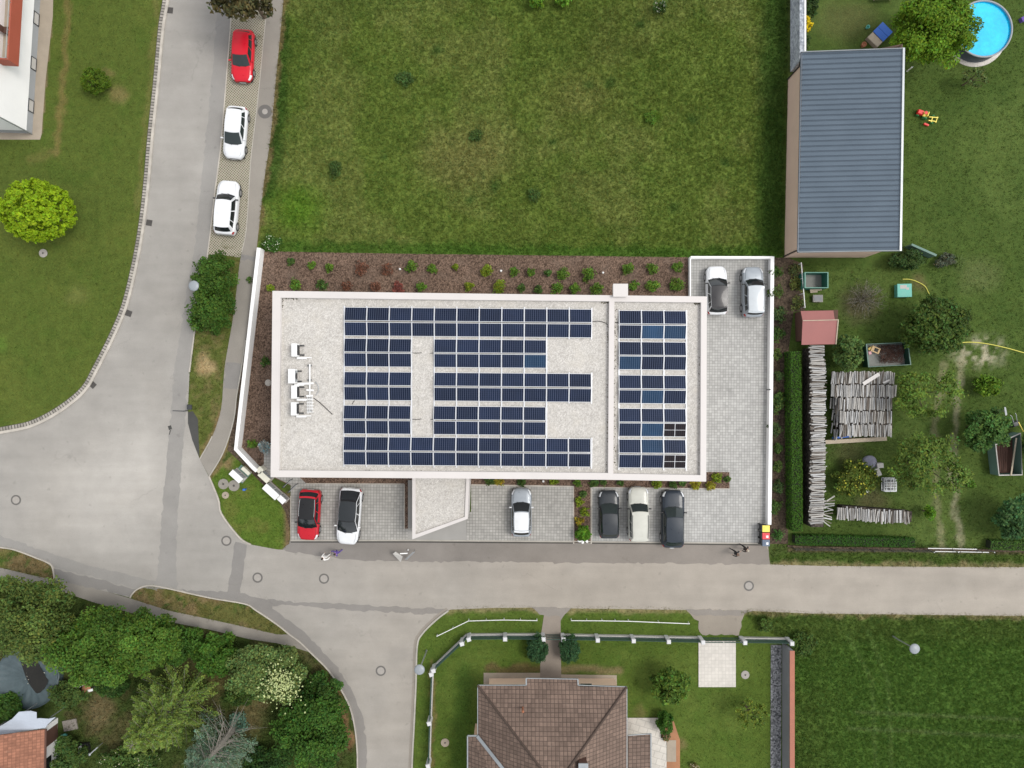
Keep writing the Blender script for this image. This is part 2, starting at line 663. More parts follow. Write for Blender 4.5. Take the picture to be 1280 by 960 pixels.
def tile_roof(name, col, uvsize=(0.34, 0.36), varb=0.18, dk=0.42):
    t = NT(name)
    v = t.coord('UV')
    br = t.n('ShaderNodeTexBrick'); br.offset = 0.0
    br.inputs['Scale'].default_value = 1.0
    br.inputs['Brick Width'].default_value = uvsize[0]; br.inputs['Row Height'].default_value = uvsize[1]
    br.inputs['Mortar Size'].default_value = 0.03; br.inputs['Mortar Smooth'].default_value = 0.6
    br.inputs['Color1'].default_value = (*[c * (1 - varb) for c in col], 1)
    br.inputs['Color2'].default_value = (*[c * (1 + varb) for c in col], 1)
    br.inputs['Mortar'].default_value = (*[c * dk for c in col], 1)
    t.l(v, br.inputs['Vector'])
    w = t.world()
    k = t.maprange(t.noise(w, 0.5, 4), 0.3, 0.7, 0.86, 1.14)
    k = t.math('MULTIPLY', k, t.maprange(t.noise(w, 5, 4, 0.7), 0.25, 0.75, 0.84, 1.16))
    sx = t.n('ShaderNodeSeparateXYZ'); t.l(v, sx.inputs[0])
    wave = t.math('ABSOLUTE', t.math('SINE', t.math('MULTIPLY', sx.outputs[0], PI / uvsize[0])))
    saw = t.math('FRACT', t.math('DIVIDE', sx.outputs[1], uvsize[1]))
    hgt = t.math('SUBTRACT', t.math('MULTIPLY', wave, 0.35), t.math('MULTIPLY', saw, 0.7))
    t.bump(hgt, 0.7, 0.05)
    lich = t.mix(t.maprange(t.noise(w, 2.4, 5, 0.75), 0.62, 0.78, 0, 0.45), t.scale(br.outputs['Color'], k), (0.22, 0.19, 0.15))
    return t.fin(lich, 0.8, 0, 0.25)


def paint_mat(name, col, metal=0.0, rough=0.3):
    t = NT(name)
    v = t.coord('Object')
    dust = t.noise(v, 2.2, 5, 0.65)
    c = t.scale(col, t.maprange(dust, 0.3, 0.7, 0.95, 1.05))
    return t.fin(c, t.maprange(dust, 0.3, 0.7, rough - 0.05, rough + 0.1), metal, 0.25, 0.2)


M = {}
M['lawn'] = attr_ground('lawn_grass')
M['leaf'] = leaf_mat('leaves')
M['blade'] = leaf_mat('grass_blades', 0.7, 0.3)
M['bark'] = pm('bark', (0.10, 0.075, 0.05), 0.95, 0.35, 4, 40, 0.6)
M['bark_grey'] = pm('grey_bark', (0.22, 0.20, 0.17), 0.95, 0.3, 4, 40, 0.5)
M['asphalt'] = asphalt('old_asphalt', (0.264, 0.25, 0.228), 0.07, streak=(0.12, 0.9, 1), worn=((150, 615, 7.5, 1.32), (185, 560, 6, 1.14), (60, 640, 6, 1.06)))
M['asphalt_patch'] = asphalt('asphalt_patch', (0.190, 0.181, 0.170), 0.08)
M['asphalt_apron'] = asphalt('asphalt_apron', (0.180, 0.169, 0.158), 0.14, streak=(0.2, 0.6, 1))
M['asphalt_lane'] = asphalt('asphalt_lane', (0.232, 0.222, 0.207), 0.06)
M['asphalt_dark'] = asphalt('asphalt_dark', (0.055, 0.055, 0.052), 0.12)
M['footpath'] = asphalt('footpath_asphalt', (0.222, 0.205, 0.18), 0.12)
M['path_slab'] = asphalt('path_concrete', (0.20, 0.18, 0.16), 0.10)
M['kerb'] = pm('kerb_concrete', (0.33, 0.31, 0.27), 0.9, 0.2, 1.2, 20, 0.3, kind='Object')
M['kerb_light'] = pm('pale_kerb_concrete', (0.38, 0.35, 0.305), 0.9, 0.28, 1.2, 20, 0.3)
M['sett'] = paving('granite_setts', (0.27, 0.25, 0.22), (0.26, 0.62), 0.045, 0.28, varb=0.28, uv=True)
M['pave'] = paving('concrete_pavers', (0.352, 0.347, 0.330), (0.235, 0.235), 0.016, 0.58, rot=0.008)
M['pave_bay'] = paving('bay_pavers', (0.305, 0.295, 0.272), (0.25, 0.25), 0.018, 0.55, rot=0.012)
M['slab'] = pm('smooth_concrete', (0.27, 0.262, 0.245), 0.85, 0.10, 0.6, 25, 0.15)


def grass_paver():
    t = NT('grass_pavers')
    v = t.world((1, 1, 1), (0, 0, 0.70))
    br = t.n('ShaderNodeTexBrick'); br.offset = 0.0
    br.inputs['Scale'].default_value = 1.0
    br.inputs['Brick Width'].default_value = 0.165; br.inputs['Row Height'].default_value = 0.165
    br.inputs['Mortar Size'].default_value = 0.036; br.inputs['Mortar Smooth'].default_value = 0.2
    br.inputs['Color1'].default_value = (0.10, 0.085, 0.05, 1); br.inputs['Color2'].default_value = (0.065, 0.075, 0.03, 1)
    br.inputs['Mortar'].default_value = (0.34, 0.31, 0.25, 1)
    t.l(v, br.inputs['Vector'])
    w = t.world()
    k = t.maprange(t.noise(w, 1.0, 4, 0.7), 0.25, 0.75, 0.85, 1.12)
    c = t.mix(t.maprange(t.noise(w, 0.8, 5, 0.7), 0.6, 0.72, 0, 0.75), t.scale(br.outputs['Color'], k), (0.075, 0.075, 0.028))
    t.bump(br.outputs['Fac'], 0.5, 0.02)
    return t.fin(c, 0.9, 0, 0.2)


M['grass_paver'] = grass_paver()
M['mulch'] = gravel_mat('bark_mulch', (0.050, 0.031, 0.021), (0.19, 0.127, 0.092), 11.0, 0.2, dirt=(0.15, 0.11, 0.085))
M['soil'] = gravel_mat('garden_soil', (0.04, 0.028, 0.02), (0.11, 0.08, 0.055), 9.0, 0.2, green=(0.035, 0.05, 0.012))
M['roof_gravel'] = gravel_mat('roof_gravel', (0.40, 0.378, 0.345), (0.555, 0.53, 0.495), 13.0, 0.03, dirt=(0.44, 0.41, 0.36))
M['strip_gravel'] = gravel_mat('dark_gravel', (0.06, 0.062, 0.065), (0.30, 0.30, 0.31), 8.0, 0.1)
M['render_white'] = pm('white_render', (0.52, 0.495, 0.475), 0.8, 0.05, 0.6, 14, 0.1)
M['render_bright'] = pm('bright_white_render', (0.76, 0.755, 0.745), 0.8, 0.04, 0.6, 14, 0.1)
M['cap_metal'] = pm('parapet_cap', (0.50, 0.47, 0.45), 0.55, 0.05, 0.5, 10, 0.0)
M['plinth_grey'] = pm('grey_plinth', (0.27, 0.28, 0.285), 0.85, 0.1, 0.8, 14, 0.2)
M['peach'] = pm('peach_render', (0.72, 0.52, 0.38), 0.85, 0.06, 0.8, 20, 0.1)
M['tan'] = pm('tan_render', (0.56, 0.41, 0.32), 0.85, 0.06, 0.8, 20, 0.1)
M['red_brown'] = pm('red_brown_panel', (0.30, 0.072, 0.042), 0.7, 0.08, 0.8, 20)
M['sheet_metal'] = pm('blue_grey_sheet_metal', (0.105, 0.138, 0.172), 0.42, 0.06, 0.5, 9, 0, 0.35, 0.5)
M['rib_shade_gutter'] = pm('rib_shade_gutter', (0.045, 0.060, 0.080), 0.45, 0.1, 0.5, 9, 0, 0.3, 0.5)  # rib shading as a darker metal colour; also the gutter's own
M['gutter'] = pm('gutter_zinc', (0.30, 0.32, 0.33), 0.45, 0.12, 1, 9, 0, 0.6)
M['tiles'] = tile_roof('brown_roof_tiles', (0.140, 0.098, 0.077), (0.31, 0.34))
M['tiles_orange'] = tile_roof('orange_roof_tiles', (0.235, 0.105, 0.066), (0.24, 0.28), 0.20, 0.72)
M['tin_red'] = pm('red_tin', (0.27, 0.105, 0.095), 0.6, 0.08, 0.8, 9)
M['frame_alu'] = pm('aluminium_frame', (0.62, 0.63, 0.65), 0.4, 0.05, 2, 20, 0, 0.3)
M['cells'] = solar_mat('solar_cells', (0.0060, 0.0105, 0.026), (0.085, 0.105, 0.16), gap=0.13)
M['cells_sheen'] = solar_mat('sheen_solar_cells', (0.010, 0.030, 0.066), (0.085, 0.125, 0.19), gap=0.13)  # brighter blue has the sky's sheen put into the cell colour
M['cells_black'] = solar_mat('black_solar_cells', (0.012, 0.010, 0.013), (0.045, 0.035, 0.035), 10, 6, 0.12)
M['glass'] = pm('dark_glass', (0.012, 0.015, 0.017), 0.06, 0.1, 2, 8, 0, 0, 0.6)
M['glass_green'] = pm('tinted_glass', (0.016, 0.024, 0.024), 0.06, 0.1, 2, 8, 0, 0, 0.6)
M['rubber'] = pm('tyre_rubber', (0.02, 0.02, 0.02), 0.85, 0.15)
M['black'] = pm('black_plastic', (0.018, 0.018, 0.019), 0.5, 0.15)
M['grey_plastic'] = pm('grey_plastic', (0.12, 0.125, 0.13), 0.5, 0.1)
M['rim'] = pm('wheel_alloy', (0.45, 0.46, 0.48), 0.35, 0.1, 3, 20, 0, 0.8)
M['lamp_clear'] = pm('clear_lamp', (0.62, 0.64, 0.66), 0.12, 0.05)
M['lamp_red'] = pm('red_lamp', (0.30, 0.012, 0.012), 0.15, 0.05)
M['steel'] = pm('galvanised_steel', (0.32, 0.335, 0.34), 0.45, 0.12, 3, 20, 0, 0.5)
M['dark_steel'] = pm('dark_steel', (0.05, 0.052, 0.055), 0.5, 0.12, 3, 20, 0, 0.4)
M['white_plastic'] = pm('white_enamel', (0.66, 0.66, 0.65), 0.4, 0.05)
M['cream'] = pm('cream_enamel', (0.58, 0.56, 0.46), 0.45, 0.06)
M['lamp_head'] = pm('lamp_head_cap', (0.225, 0.245, 0.262), 0.4, 0.06)
M['wood'] = pm('weathered_wood', (0.26, 0.22, 0.17), 0.9, 0.25, 3, 40, 0.4)
M['plank'] = pm('pale_plank', (0.38, 0.32, 0.24), 0.85, 0.18, 3, 40, 0.3)
M['brown_wood'] = pm('brown_boards', (0.085, 0.042, 0.03), 0.85, 0.2, 3, 40, 0.3)
LOGS = [pm('split_log_%s' % n, c, 0.95, 0.3, 3, 30, 0.6) for n, c in
        (('pale', (0.37, 0.355, 0.33)), ('grey', (0.28, 0.275, 0.265)), ('dark', (0.14, 0.12, 0.10)), ('silver', (0.43, 0.43, 0.425)))]
M['log_mass'] = gravel_mat('log_ends', (0.012, 0.010, 0.009), (0.085, 0.07, 0.058), 7.0, 0.2)
M['bin_body'] = pm('bin_plastic', (0.03, 0.032, 0.034), 0.55, 0.1)
M['yellow'] = pm('yellow_plastic', (0.72, 0.60, 0.10), 0.5, 0.07)
M['red'] = pm('red_plastic', (0.58, 0.055, 0.065), 0.5, 0.07)
M['toy_red'] = pm('toy_red', (0.55, 0.03, 0.025), 0.45, 0.07)
M['green_plastic'] = pm('green_plastic', (0.03, 0.16, 0.05), 0.5, 0.1)
M['slate'] = pm('slate_plastic', (0.10, 0.13, 0.18), 0.5, 0.07)
M['teal'] = pm('teal_paint', (0.10, 0.36, 0.30), 0.55, 0.1, 2, 12)
M['skip_green'] = pm('skip_green_paint', (0.025, 0.15, 0.105), 0.55, 0.15, 1.5, 14)
M['skip_rim'] = pm('faded_green_rim', (0.10, 0.24, 0.19), 0.55, 0.15, 1.5, 14)
M['skip_dark'] = pm('dark_green_paint', (0.012, 0.055, 0.035), 0.6, 0.15, 1.5, 14)
M['trailer_green'] = pm('grey_green_panel', (0.10, 0.17, 0.14), 0.6, 0.15, 1.5, 14)
M['skip_floor'] = pm('skip_floor', (0.20, 0.205, 0.19), 0.8, 0.2, 1.5, 14)
M['blue_board'] = pm('blue_board', (0.03, 0.12, 0.45), 0.6, 0.1, 2, 16)
M['terracotta'] = pm('terracotta', (0.26, 0.10, 0.05), 0.85, 0.15)
M['water'] = pm('pool_water', (0.012, 0.44, 0.72), 0.06, 0.22, 0.7, 4, 0.6, 0, 0.5)
M['pool_liner'] = pm('pool_liner', (0.05, 0.42, 0.68), 0.5, 0.05)
M['pool_wall'] = pm('pool_wall', (0.05, 0.065, 0.085), 0.5, 0.15)
M['tarp'] = pm('tarpaulin', (0.055, 0.078, 0.085), 0.4, 0.25, 1.2, 8, 0.3)
M['pond'] = pm('murky_water', (0.010, 0.009, 0.006), 0.12, 0.3, 1.2, 8)
M['cloth_white'] = pm('awning_cloth', (0.36, 0.395, 0.45), 0.8, 0.08, 1, 8)
M['hose'] = pm('yellow_hose', (0.48, 0.45, 0.08), 0.6, 0.1)
M['cable'] = pm('black_cable', (0.02, 0.02, 0.02), 0.6, 0.1)
M['fence_green'] = pm('fence_green_mesh', (0.022, 0.055, 0.042), 0.6, 0.15, 2, 20)
M['fence_post'] = pm('white_fence_post', (0.50, 0.50, 0.50), 0.8, 0.08)
M['plinth_white'] = pm('pale_plinth', (0.40, 0.385, 0.36), 0.85, 0.12)
M['brick_cap'] = pm('orange_coping', (0.30, 0.118, 0.078), 0.8, 0.14, 1.5, 12)
M['wall_grey'] = pm('grey_concrete_wall', (0.19, 0.195, 0.205), 0.85, 0.12, 1, 12, 0.2)
M['stone_wall'] = gravel_mat('rough_stone_wall', (0.22, 0.24, 0.275), (0.46, 0.49, 0.53), 6.0, 0.12)
M['terrace'] = paving('terrace_slabs', (0.47, 0.445, 0.40), (0.75, 0.55), 0.03, 0.75, rot=0.3, varb=0.05, offset=0.5)
M['white_pave'] = paving('pale_pavers', (0.50, 0.47, 0.425), (0.3, 0.3), 0.02, 0.85, varb=0.05, big=0.05)
M['beige'] = pm('beige_concrete', (0.29, 0.245, 0.19), 0.9, 0.14, 0.9, 14, 0.2)
M['clay'] = pm('clay_ground', (0.30, 0.145, 0.075), 0.95, 0.2, 1, 14, 0.3)
M['manhole'] = pm('manhole_concrete', (0.28, 0.26, 0.235), 0.85, 0.12, 3, 20, 0.2)
M['manhole_ring'] = pm('cast_iron_ring', (0.105, 0.098, 0.09), 0.7, 0.12, 3, 20, 0.2)
M['drain'] = pm('drain_iron', (0.06, 0.055, 0.05), 0.6, 0.2, 3, 20)
M['skin'] = pm('skin', (0.45, 0.27, 0.19), 0.6, 0.06)
M['rock'] = pm('pale_stone', (0.38, 0.35, 0.31), 0.85, 0.15, 3, 14, 0.3)
M['hair_dark'] = pm('dark_hair', (0.012, 0.010, 0.009), 0.6, 0.2)
M['hair_fair'] = pm('fair_hair', (0.42, 0.37, 0.29), 0.6, 0.15)
M['hair_grey'] = pm('grey_brown_hair', (0.16, 0.11, 0.08), 0.6, 0.15)
M['cloth_pale'] = pm('white_clothes', (0.70, 0.69, 0.66), 0.85, 0.06)
M['cloth_purple'] = pm('purple_clothes', (0.10, 0.06, 0.26), 0.85, 0.1)
M['cloth_black'] = pm('black_clothes', (0.018, 0.017, 0.018), 0.85, 0.15)
M['cloth_brown'] = pm('dark_brown_clothes', (0.035, 0.026, 0.022), 0.85, 0.15)

# ------------------------------------------------------------------ camera, sky, sun
cam = bpy.data.objects.new('camera', bpy.data.cameras.new('camera'))
COL.objects.link(cam)
cam.location = (0, 0, H); cam.rotation_euler = (0, 0, 0)
cam.data.sensor_fit = 'HORIZONTAL'; cam.data.sensor_width = 36.0; cam.data.lens = 36.0 * F / 1280.0
cam.data.clip_end = 2000.0
scene.camera = cam

SUN_EL, SUN_AZ = 60.0, 82.0      # sun stands to the right of the picture, a little below
world = bpy.data.worlds.new('World'); scene.world = world; world.use_nodes = True
wt = world.node_tree
sky = wt.nodes.new('ShaderNodeTexSky'); sky.sky_type = 'NISHITA'; sky.sun_disc = False
sky.sun_elevation = math.radians(SUN_EL); sky.sun_rotation = math.radians(90 - (90 - SUN_AZ))
sky.air_density = 1.0; sky.dust_density = 1.2; sky.ozone_density = 1.0
hs = wt.nodes.new('ShaderNodeHueSaturation'); hs.inputs['Saturation'].default_value = 0.14
wt.links.new(sky.outputs[0], hs.inputs['Color'])
wt.links.new(hs.outputs[0], wt.nodes['Background'].inputs[0])
wt.nodes['Background'].inputs[1].default_value = 0.15
sun = bpy.data.objects.new('sun', bpy.data.lights.new('sun', 'SUN'))
COL.objects.link(sun)
sun.data.energy = 1.0; sun.data.angle = math.radians(20); sun.data.color = (1.0, 0.955, 0.89)
el = math.radians(SUN_EL)
sdir = Vector((math.cos(el) * 0.98, math.cos(el) * 0.10, math.sin(el)))   # towards the sun
sun.rotation_euler = sdir.to_track_quat('Z', 'Y').to_euler()
sky.sun_rotation = math.atan2(sdir.x, sdir.y)
scene.view_settings.view_transform = 'Standard'; scene.view_settings.look = 'None'
scene.view_settings.exposure = 0.96; scene.view_settings.gamma = 1.0

# ------------------------------------------------------------------ outlines in photo pixels
L_KERB = cr([(216, -60), (210, 0), (204.5, 34.5), (198, 103.6), (191, 170), (186, 228), (180.6, 275.8), (172.6, 323.6), (159.4, 379.4),
             (143.4, 419.2), (122, 461.7), (106, 489), (77, 513), (45, 530.4), (16, 538), (-30, 544), (-140, 548)], 5)
R_ROAD = [(294, -60), (288, 37), (281.5, 119.5), (276, 186), (269.6, 234), (263, 292), (258, 330), (243, 416.5), (237, 465), (235, 508), (235, 529),
          (240.4, 550), (249.7, 574)]
PATH_L = cr([(339, -60), (333, 13), (329.3, 53), (321.4, 133), (313.4, 202), (308, 286), (300, 326), (292, 392.6), (281.5, 454), (279, 481),
             (276, 513), (265.6, 545), (249.7, 574)], 4)
PATH_R = cr([(360, -60), (353, 16), (346, 88), (338, 173), (331, 220), (325, 273), (319, 326), (311, 393), (303, 454), (296, 494.5), (292, 526),
             (279, 566), (261.6, 595.5)], 4)
CORNER = cr([(261.6, 595.5), (273, 623.6), (277, 642), (297, 669), (310, 679), (326, 683), (354, 687), (363.4, 678)], 4)
ISLE_A = [(-140, 668), (-60, 677), (0, 684), (20, 687.5), (45, 697), (60, 703), (66, 709), (68.5, 725), (40, 719), (0, 709.5), (-60, 700), (-140, 690)]
ISLE_B_TOP = cr([(163, 747), (166, 742), (172, 736.5), (184, 732), (204, 734), (262, 747), (306, 754.5), (320, 762.5), (346, 780), (362, 793)], 4)
ISLE_B_BOT = [(362, 793), (346, 793), (312, 785), (262, 774), (210, 763), (163, 748)]
S_KERB_L = cr([(362, 793), (375, 802.5), (389, 816), (410, 837), (426, 861), (438, 885), (444, 911), (446.6, 938), (447, 960), (447.5, 1040)], 4)
S_KERB_R = cr([(514, 1040), (515, 960), (517.6, 906), (520, 853), (521.5, 807.6), (528, 792), (545.5, 774.5), (558.7, 764.5), (563, 762)], 4)
FP_S_TOP = [(-140, 690), (0, 709.5), (40, 719), (68.5, 725), (117, 735), (163, 748), (210, 763), (262, 774), (312, 785), (346, 793), (362, 793)]
FP_S_BOT = [(389, 816), (367, 809), (346, 804), (312, 799), (262, 787), (210, 777), (163, 766), (117, 753), (82, 741), (40, 731), (0, 722), (-140, 702)]
ROAD_N = [(1420, 711), (1280, 709), (1150, 708.5), (1030, 707.5), (962, 705.6), (960, 679.5), (863, 678), (739, 677), (590, 676), (515, 675.4), (363.4, 675.5)]
ROAD_S = [(563, 762), (612, 760), (667.5, 759.5), (717, 760.5), (800, 761.5), (858, 762.5), (936, 763.5), (1014, 767), (1120, 768), (1280, 770), (1420, 772)]

road_poly = (L_KERB[::-1] + R_ROAD + CORNER[1:-1] + ROAD_N[::-1] + ROAD_S[::-1] + S_KERB_R[::-1] + S_KERB_L[::-1][:-1]
             + ISLE_B_TOP[::-1] + [(117, 735.5), (68.5, 725.5)]
             + cr([(-140, 668), (-60, 677), (0, 684), (20, 687.5), (45, 697), (60, 703), (66, 709), (68.5, 725)], 3)[::-1])
# order: west end -> up the left kerb -> street top -> down the right edge -> corner -> east road -> back along the south side

sheet('road', road_poly, 0.0, M['asphalt'])
sheet('footpath', PATH_L + PATH_R[::-1], 0.004, M['footpath'])
sheet('footpath', FP_S_TOP + FP_S_BOT, 0.004, M['footpath'])
sheet('parking_lay_by', [(294, -60), (288, 37), (281.5, 119.5), (276, 186), (269.6, 234), (263, 292), (259.5, 318), (280, 319), (300, 322)]
      + [p for p in PATH_L[::-1] if p[1] < 320], 0.006, M['grass_paver'])
# dark repair strips in the road
sheet('road_patch', [(274, -60), (270, 37), (263, 119), (256, 186), (251, 234), (245, 292), (228, 400), (218, 460), (212, 532), (202, 646), (197, 720), (195, 736),
                     (222, 738), (220, 700), (222, 646), (231, 532), (235, 470), (243, 416), (258, 330), (263, 292), (269.6, 234), (276, 186), (281.5, 119.5), (288, 37), (294, -60)], 0.004, M['asphalt_lane'])
sheet('road_patch', [(294, 676), (310, 682), (306, 700), (299, 745), (283, 742), (289, 712)], 0.004, M['asphalt_patch'])
sheet('road_patch', [(-140, 652), (0, 669), (40, 684), (100, 704), (195, 727), (195, 737), (170, 736), (120, 722), (66, 709), (45, 697), (20, 687.5), (0, 684), (-140, 668)], 0.0045, M['asphalt_lane'])
sheet('road_patch', cr([(222, 737), (262, 739), (300, 741), (333, 749), (426, 754.5), (519, 760), (560, 762)], 4) + cr([(556, 766), (519, 767.5), (426, 761.5), (340, 757), (372, 783), (408, 819), (433, 851), (448, 882), (457, 915), (458, 960), (458, 1040)], 4) + S_KERB_L[::-1] + ISLE_B_TOP[::-1][:-18], 0.0045, M['asphalt_patch'])
sheet('road_patch', [(68.5, 725), (66, 711), (120, 723), (170, 737), (163, 747), (117, 735)], 0.005, M['asphalt_patch'])
apron = [(363.4, 675.5), (515, 675.4), (590, 676), (739, 677), (863, 678), (960, 679.5), (962, 705.6)] + cr([(880, 704.5), (739, 704), (620, 702.5), (530, 701.6), (457, 701), (420, 697), (395, 693.5), (375, 691.5), (354, 687), (363.4, 677.5)], 4)
sheet('driveway_apron', apron, 0.005, M['asphalt_apron'])
sheet('weed_barrier', [(235, 515), (241, 514), (247.5, 524), (248.5, 550), (249.5, 572), (240.4, 550), (235, 529)], 0.012, M['asphalt_dark'])
sheet('footpath_patch', [(283, 453), (303, 454), (298, 486), (279, 485)], 0.008, M['asphalt_patch'])
sheet('footpath_patch', [(301.5, 318), (319.5, 321), (318.5, 327), (300.5, 324)], 0.008, M['asphalt_patch'])
# kerbs
strip('kerb', L_KERB, 0.22, -0.03, 0.10, M['kerb_light'], off=0.0)
strip('gutter_setts', L_KERB, 0.36, 0.0, 0.008, M['sett'], off=-0.30)
strip('kerb', [p for p in R_ROAD if p[1] < 480], 0.10, -0.03, 0.05, M['kerb_light'])
strip('kerb', PATH_L[44:], 0.09, -0.03, 0.05, M['kerb'])
strip('kerb', PATH_R[30:], 0.09, -0.03, 0.05, M['kerb'])
strip('kerb', PATH_L[:24], 0.07, -0.03, 0.035, M['kerb'])
strip('kerb', CORNER[:18], 0.12, -0.03, 0.07, M['kerb_light'])
strip('kerb', cr([(-140, 668), (-60, 677), (0, 684), (20, 687.5), (45, 697), (60, 703), (66, 709), (68.5, 725)], 3), 0.10, -0.03, 0.09, M['kerb_light'])
strip('kerb', ISLE_B_TOP + S_KERB_L[1:], 0.10, -0.03, 0.09, M['kerb_light'])
strip('kerb', S_KERB_R[:-3], 0.14, -0.03, 0.08, M['kerb'])
strip('gutter_setts', S_KERB_R[:-3], 0.22, 0.0, 0.008, M['footpath'], off=0.2)

# house paths on the south side
sheet('garden_path', [(681, 762), (700.5, 762), (701, 795), (701.5, 850), (675, 850), (676, 795)], 0.006, M['path_slab'])
sheet('driveway', [(664, 758.6), (717, 759.6), (706, 768), (700.5, 776), (700.5, 770), (681, 770), (676, 768)], 0.009, M['asphalt_patch'])
sheet('driveway', [(858, 762), (936, 763), (928, 772), (924, 794), (874, 794), (872, 776)], 0.006, M['footpath'])
sheet('driveway', [(856, 761.6), (940, 762.8), (926, 770), (866, 769)], 0.009, M['asphalt_patch'])
sheet('parking_slab', [(873, 801), (919.5, 801), (919.5, 858.5), (873, 858.5)], 0.06, M['white_pave'])
sheet('house_path', [(604.5, 841), (700, 841), (700, 843), (771, 844), (771, 862), (604.5, 862)], 0.003, M['beige'])
sheet('terrace', [(780, 897), (826, 897), (826, 922), (833, 922), (833, 960), (833, 990), (780, 990)], 0.05, M['terrace'])
sheet('terrace_step', [(833.5, 925), (845, 925), (845, 952), (833.5, 952)], 0.03, M['beige'])
sheet('soil_bed', [(829, 900), (842, 901), (850, 925), (850, 985), (824, 985), (824, 950), (836, 950), (836, 924), (827, 922)], 0.004, M['clay'])
sheet('gravel_strip', [(963.5, 806), (977, 806), (976, 1000), (963, 1000)], 0.01, M['strip_gravel'])

# paved yard of the office
PAVE = [(860.5, 322), (962, 322), (960.5, 500), (959, 679), (739, 677), (739, 609), (912, 611), (912, 590), (860, 590)]
sheet('paving', PAVE, 0.010, M['pave'])
sheet('paving', [(363.4, 606), (363.4, 675), (515, 675), (515, 661), (505.5, 661), (505.5, 605), (383, 604.5), (374, 596), (374, 560), (330, 560), (330, 590)], 0.010, M['pave_bay'])
sheet('paving', [(589, 606), (717.5, 608), (717, 676), (583, 675), (583, 640), (589, 640)], 0.010, M['pave_bay'])
sheet('entrance_slab', [(510, 600), (583, 600), (583, 675), (515, 674.8), (510, 674)], 0.014, M['slab'])
strip('kerb', [(363.4, 620), (363.4, 675.5), (515, 675.3), (739, 677)], 0.10, -0.03, 0.03, M['kerb'])
strip('kerb', [(739, 677), (960, 679.3)], 0.10, -0.03, 0.03, M['kerb'])
strip('kerb', [(383, 604.5), (505.5, 605)], 0.08, 0.0, 0.03, M['kerb_light'])
strip('kerb', [(505.5, 605), (505.5, 661), (515, 661)], 0.08, 0.0, 0.03, M['kerb_light'])
strip('kerb', [(589, 606), (717, 608), (717, 679.5), (739, 679.5), (739, 609)], 0.11, 0.0, 0.05, M['kerb_light'])
strip('kerb', [(739, 609), (912, 611), (912, 590)], 0.06, 0.0, 0.03, M['kerb_light'])
strip('step_shade_strip', [(363.4, 677.6), (515, 677.5), (739, 679), (958, 681.2)], 0.10, 0.004, 0.009, M['asphalt_dark'])  # dark strip painted in as the shade of the paving step
# mulched beds round the office
sheet('mulch_bed', [(330, 314), (500, 317), (860, 321.5), (860, 400), (345, 400), (374, 560), (374, 597), (383, 604), (374, 612), (340, 596), (300, 560)], 0.006, M['mulch'])
sheet('mulch_bed', [(374, 560), (520, 560), (520, 661), (505.5, 661), (505.5, 605), (383, 604.5), (374, 597)], 0.007, M['mulch'])
sheet('mulch_bed', [(580, 560), (912, 560), (912, 611), (739, 609), (739, 679.5), (717.5, 679.5), (717.5, 608), (589, 606), (580, 606)], 0.007, M['mulch'])
sheet('soil_strip', [(296, 494.5), (301, 520), (297, 560), (332, 590), (342, 604), (363, 622), (363, 664), (357, 640), (345, 622), (320, 597), (284, 562), (291, 528)], -0.004, M['soil'])
sheet('soil_strip', [(319, 326), (327, 312), (311, 430), (298, 560), (290, 548), (296, 494.5), (303, 454), (311, 393)], -0.002, M['soil'])
sheet('garden_soil', [(963, 322), (985, 322), (1004, 330), (1006, 388), (992, 390), (986, 436), (985, 680), (960, 680)], -0.006, M['soil'])

# ------------------------------------------------------------------ lawns: one painted sheet
NX, NY = 620, 480
X0, X1, Y0, Y1 = -62.0, 62.0, -48.0, 48.0
gx = np.linspace(X0, X1, NX); gy = np.linspace(Y0, Y1, NY)
WX, WY = np.meshgrid(gx, gy)


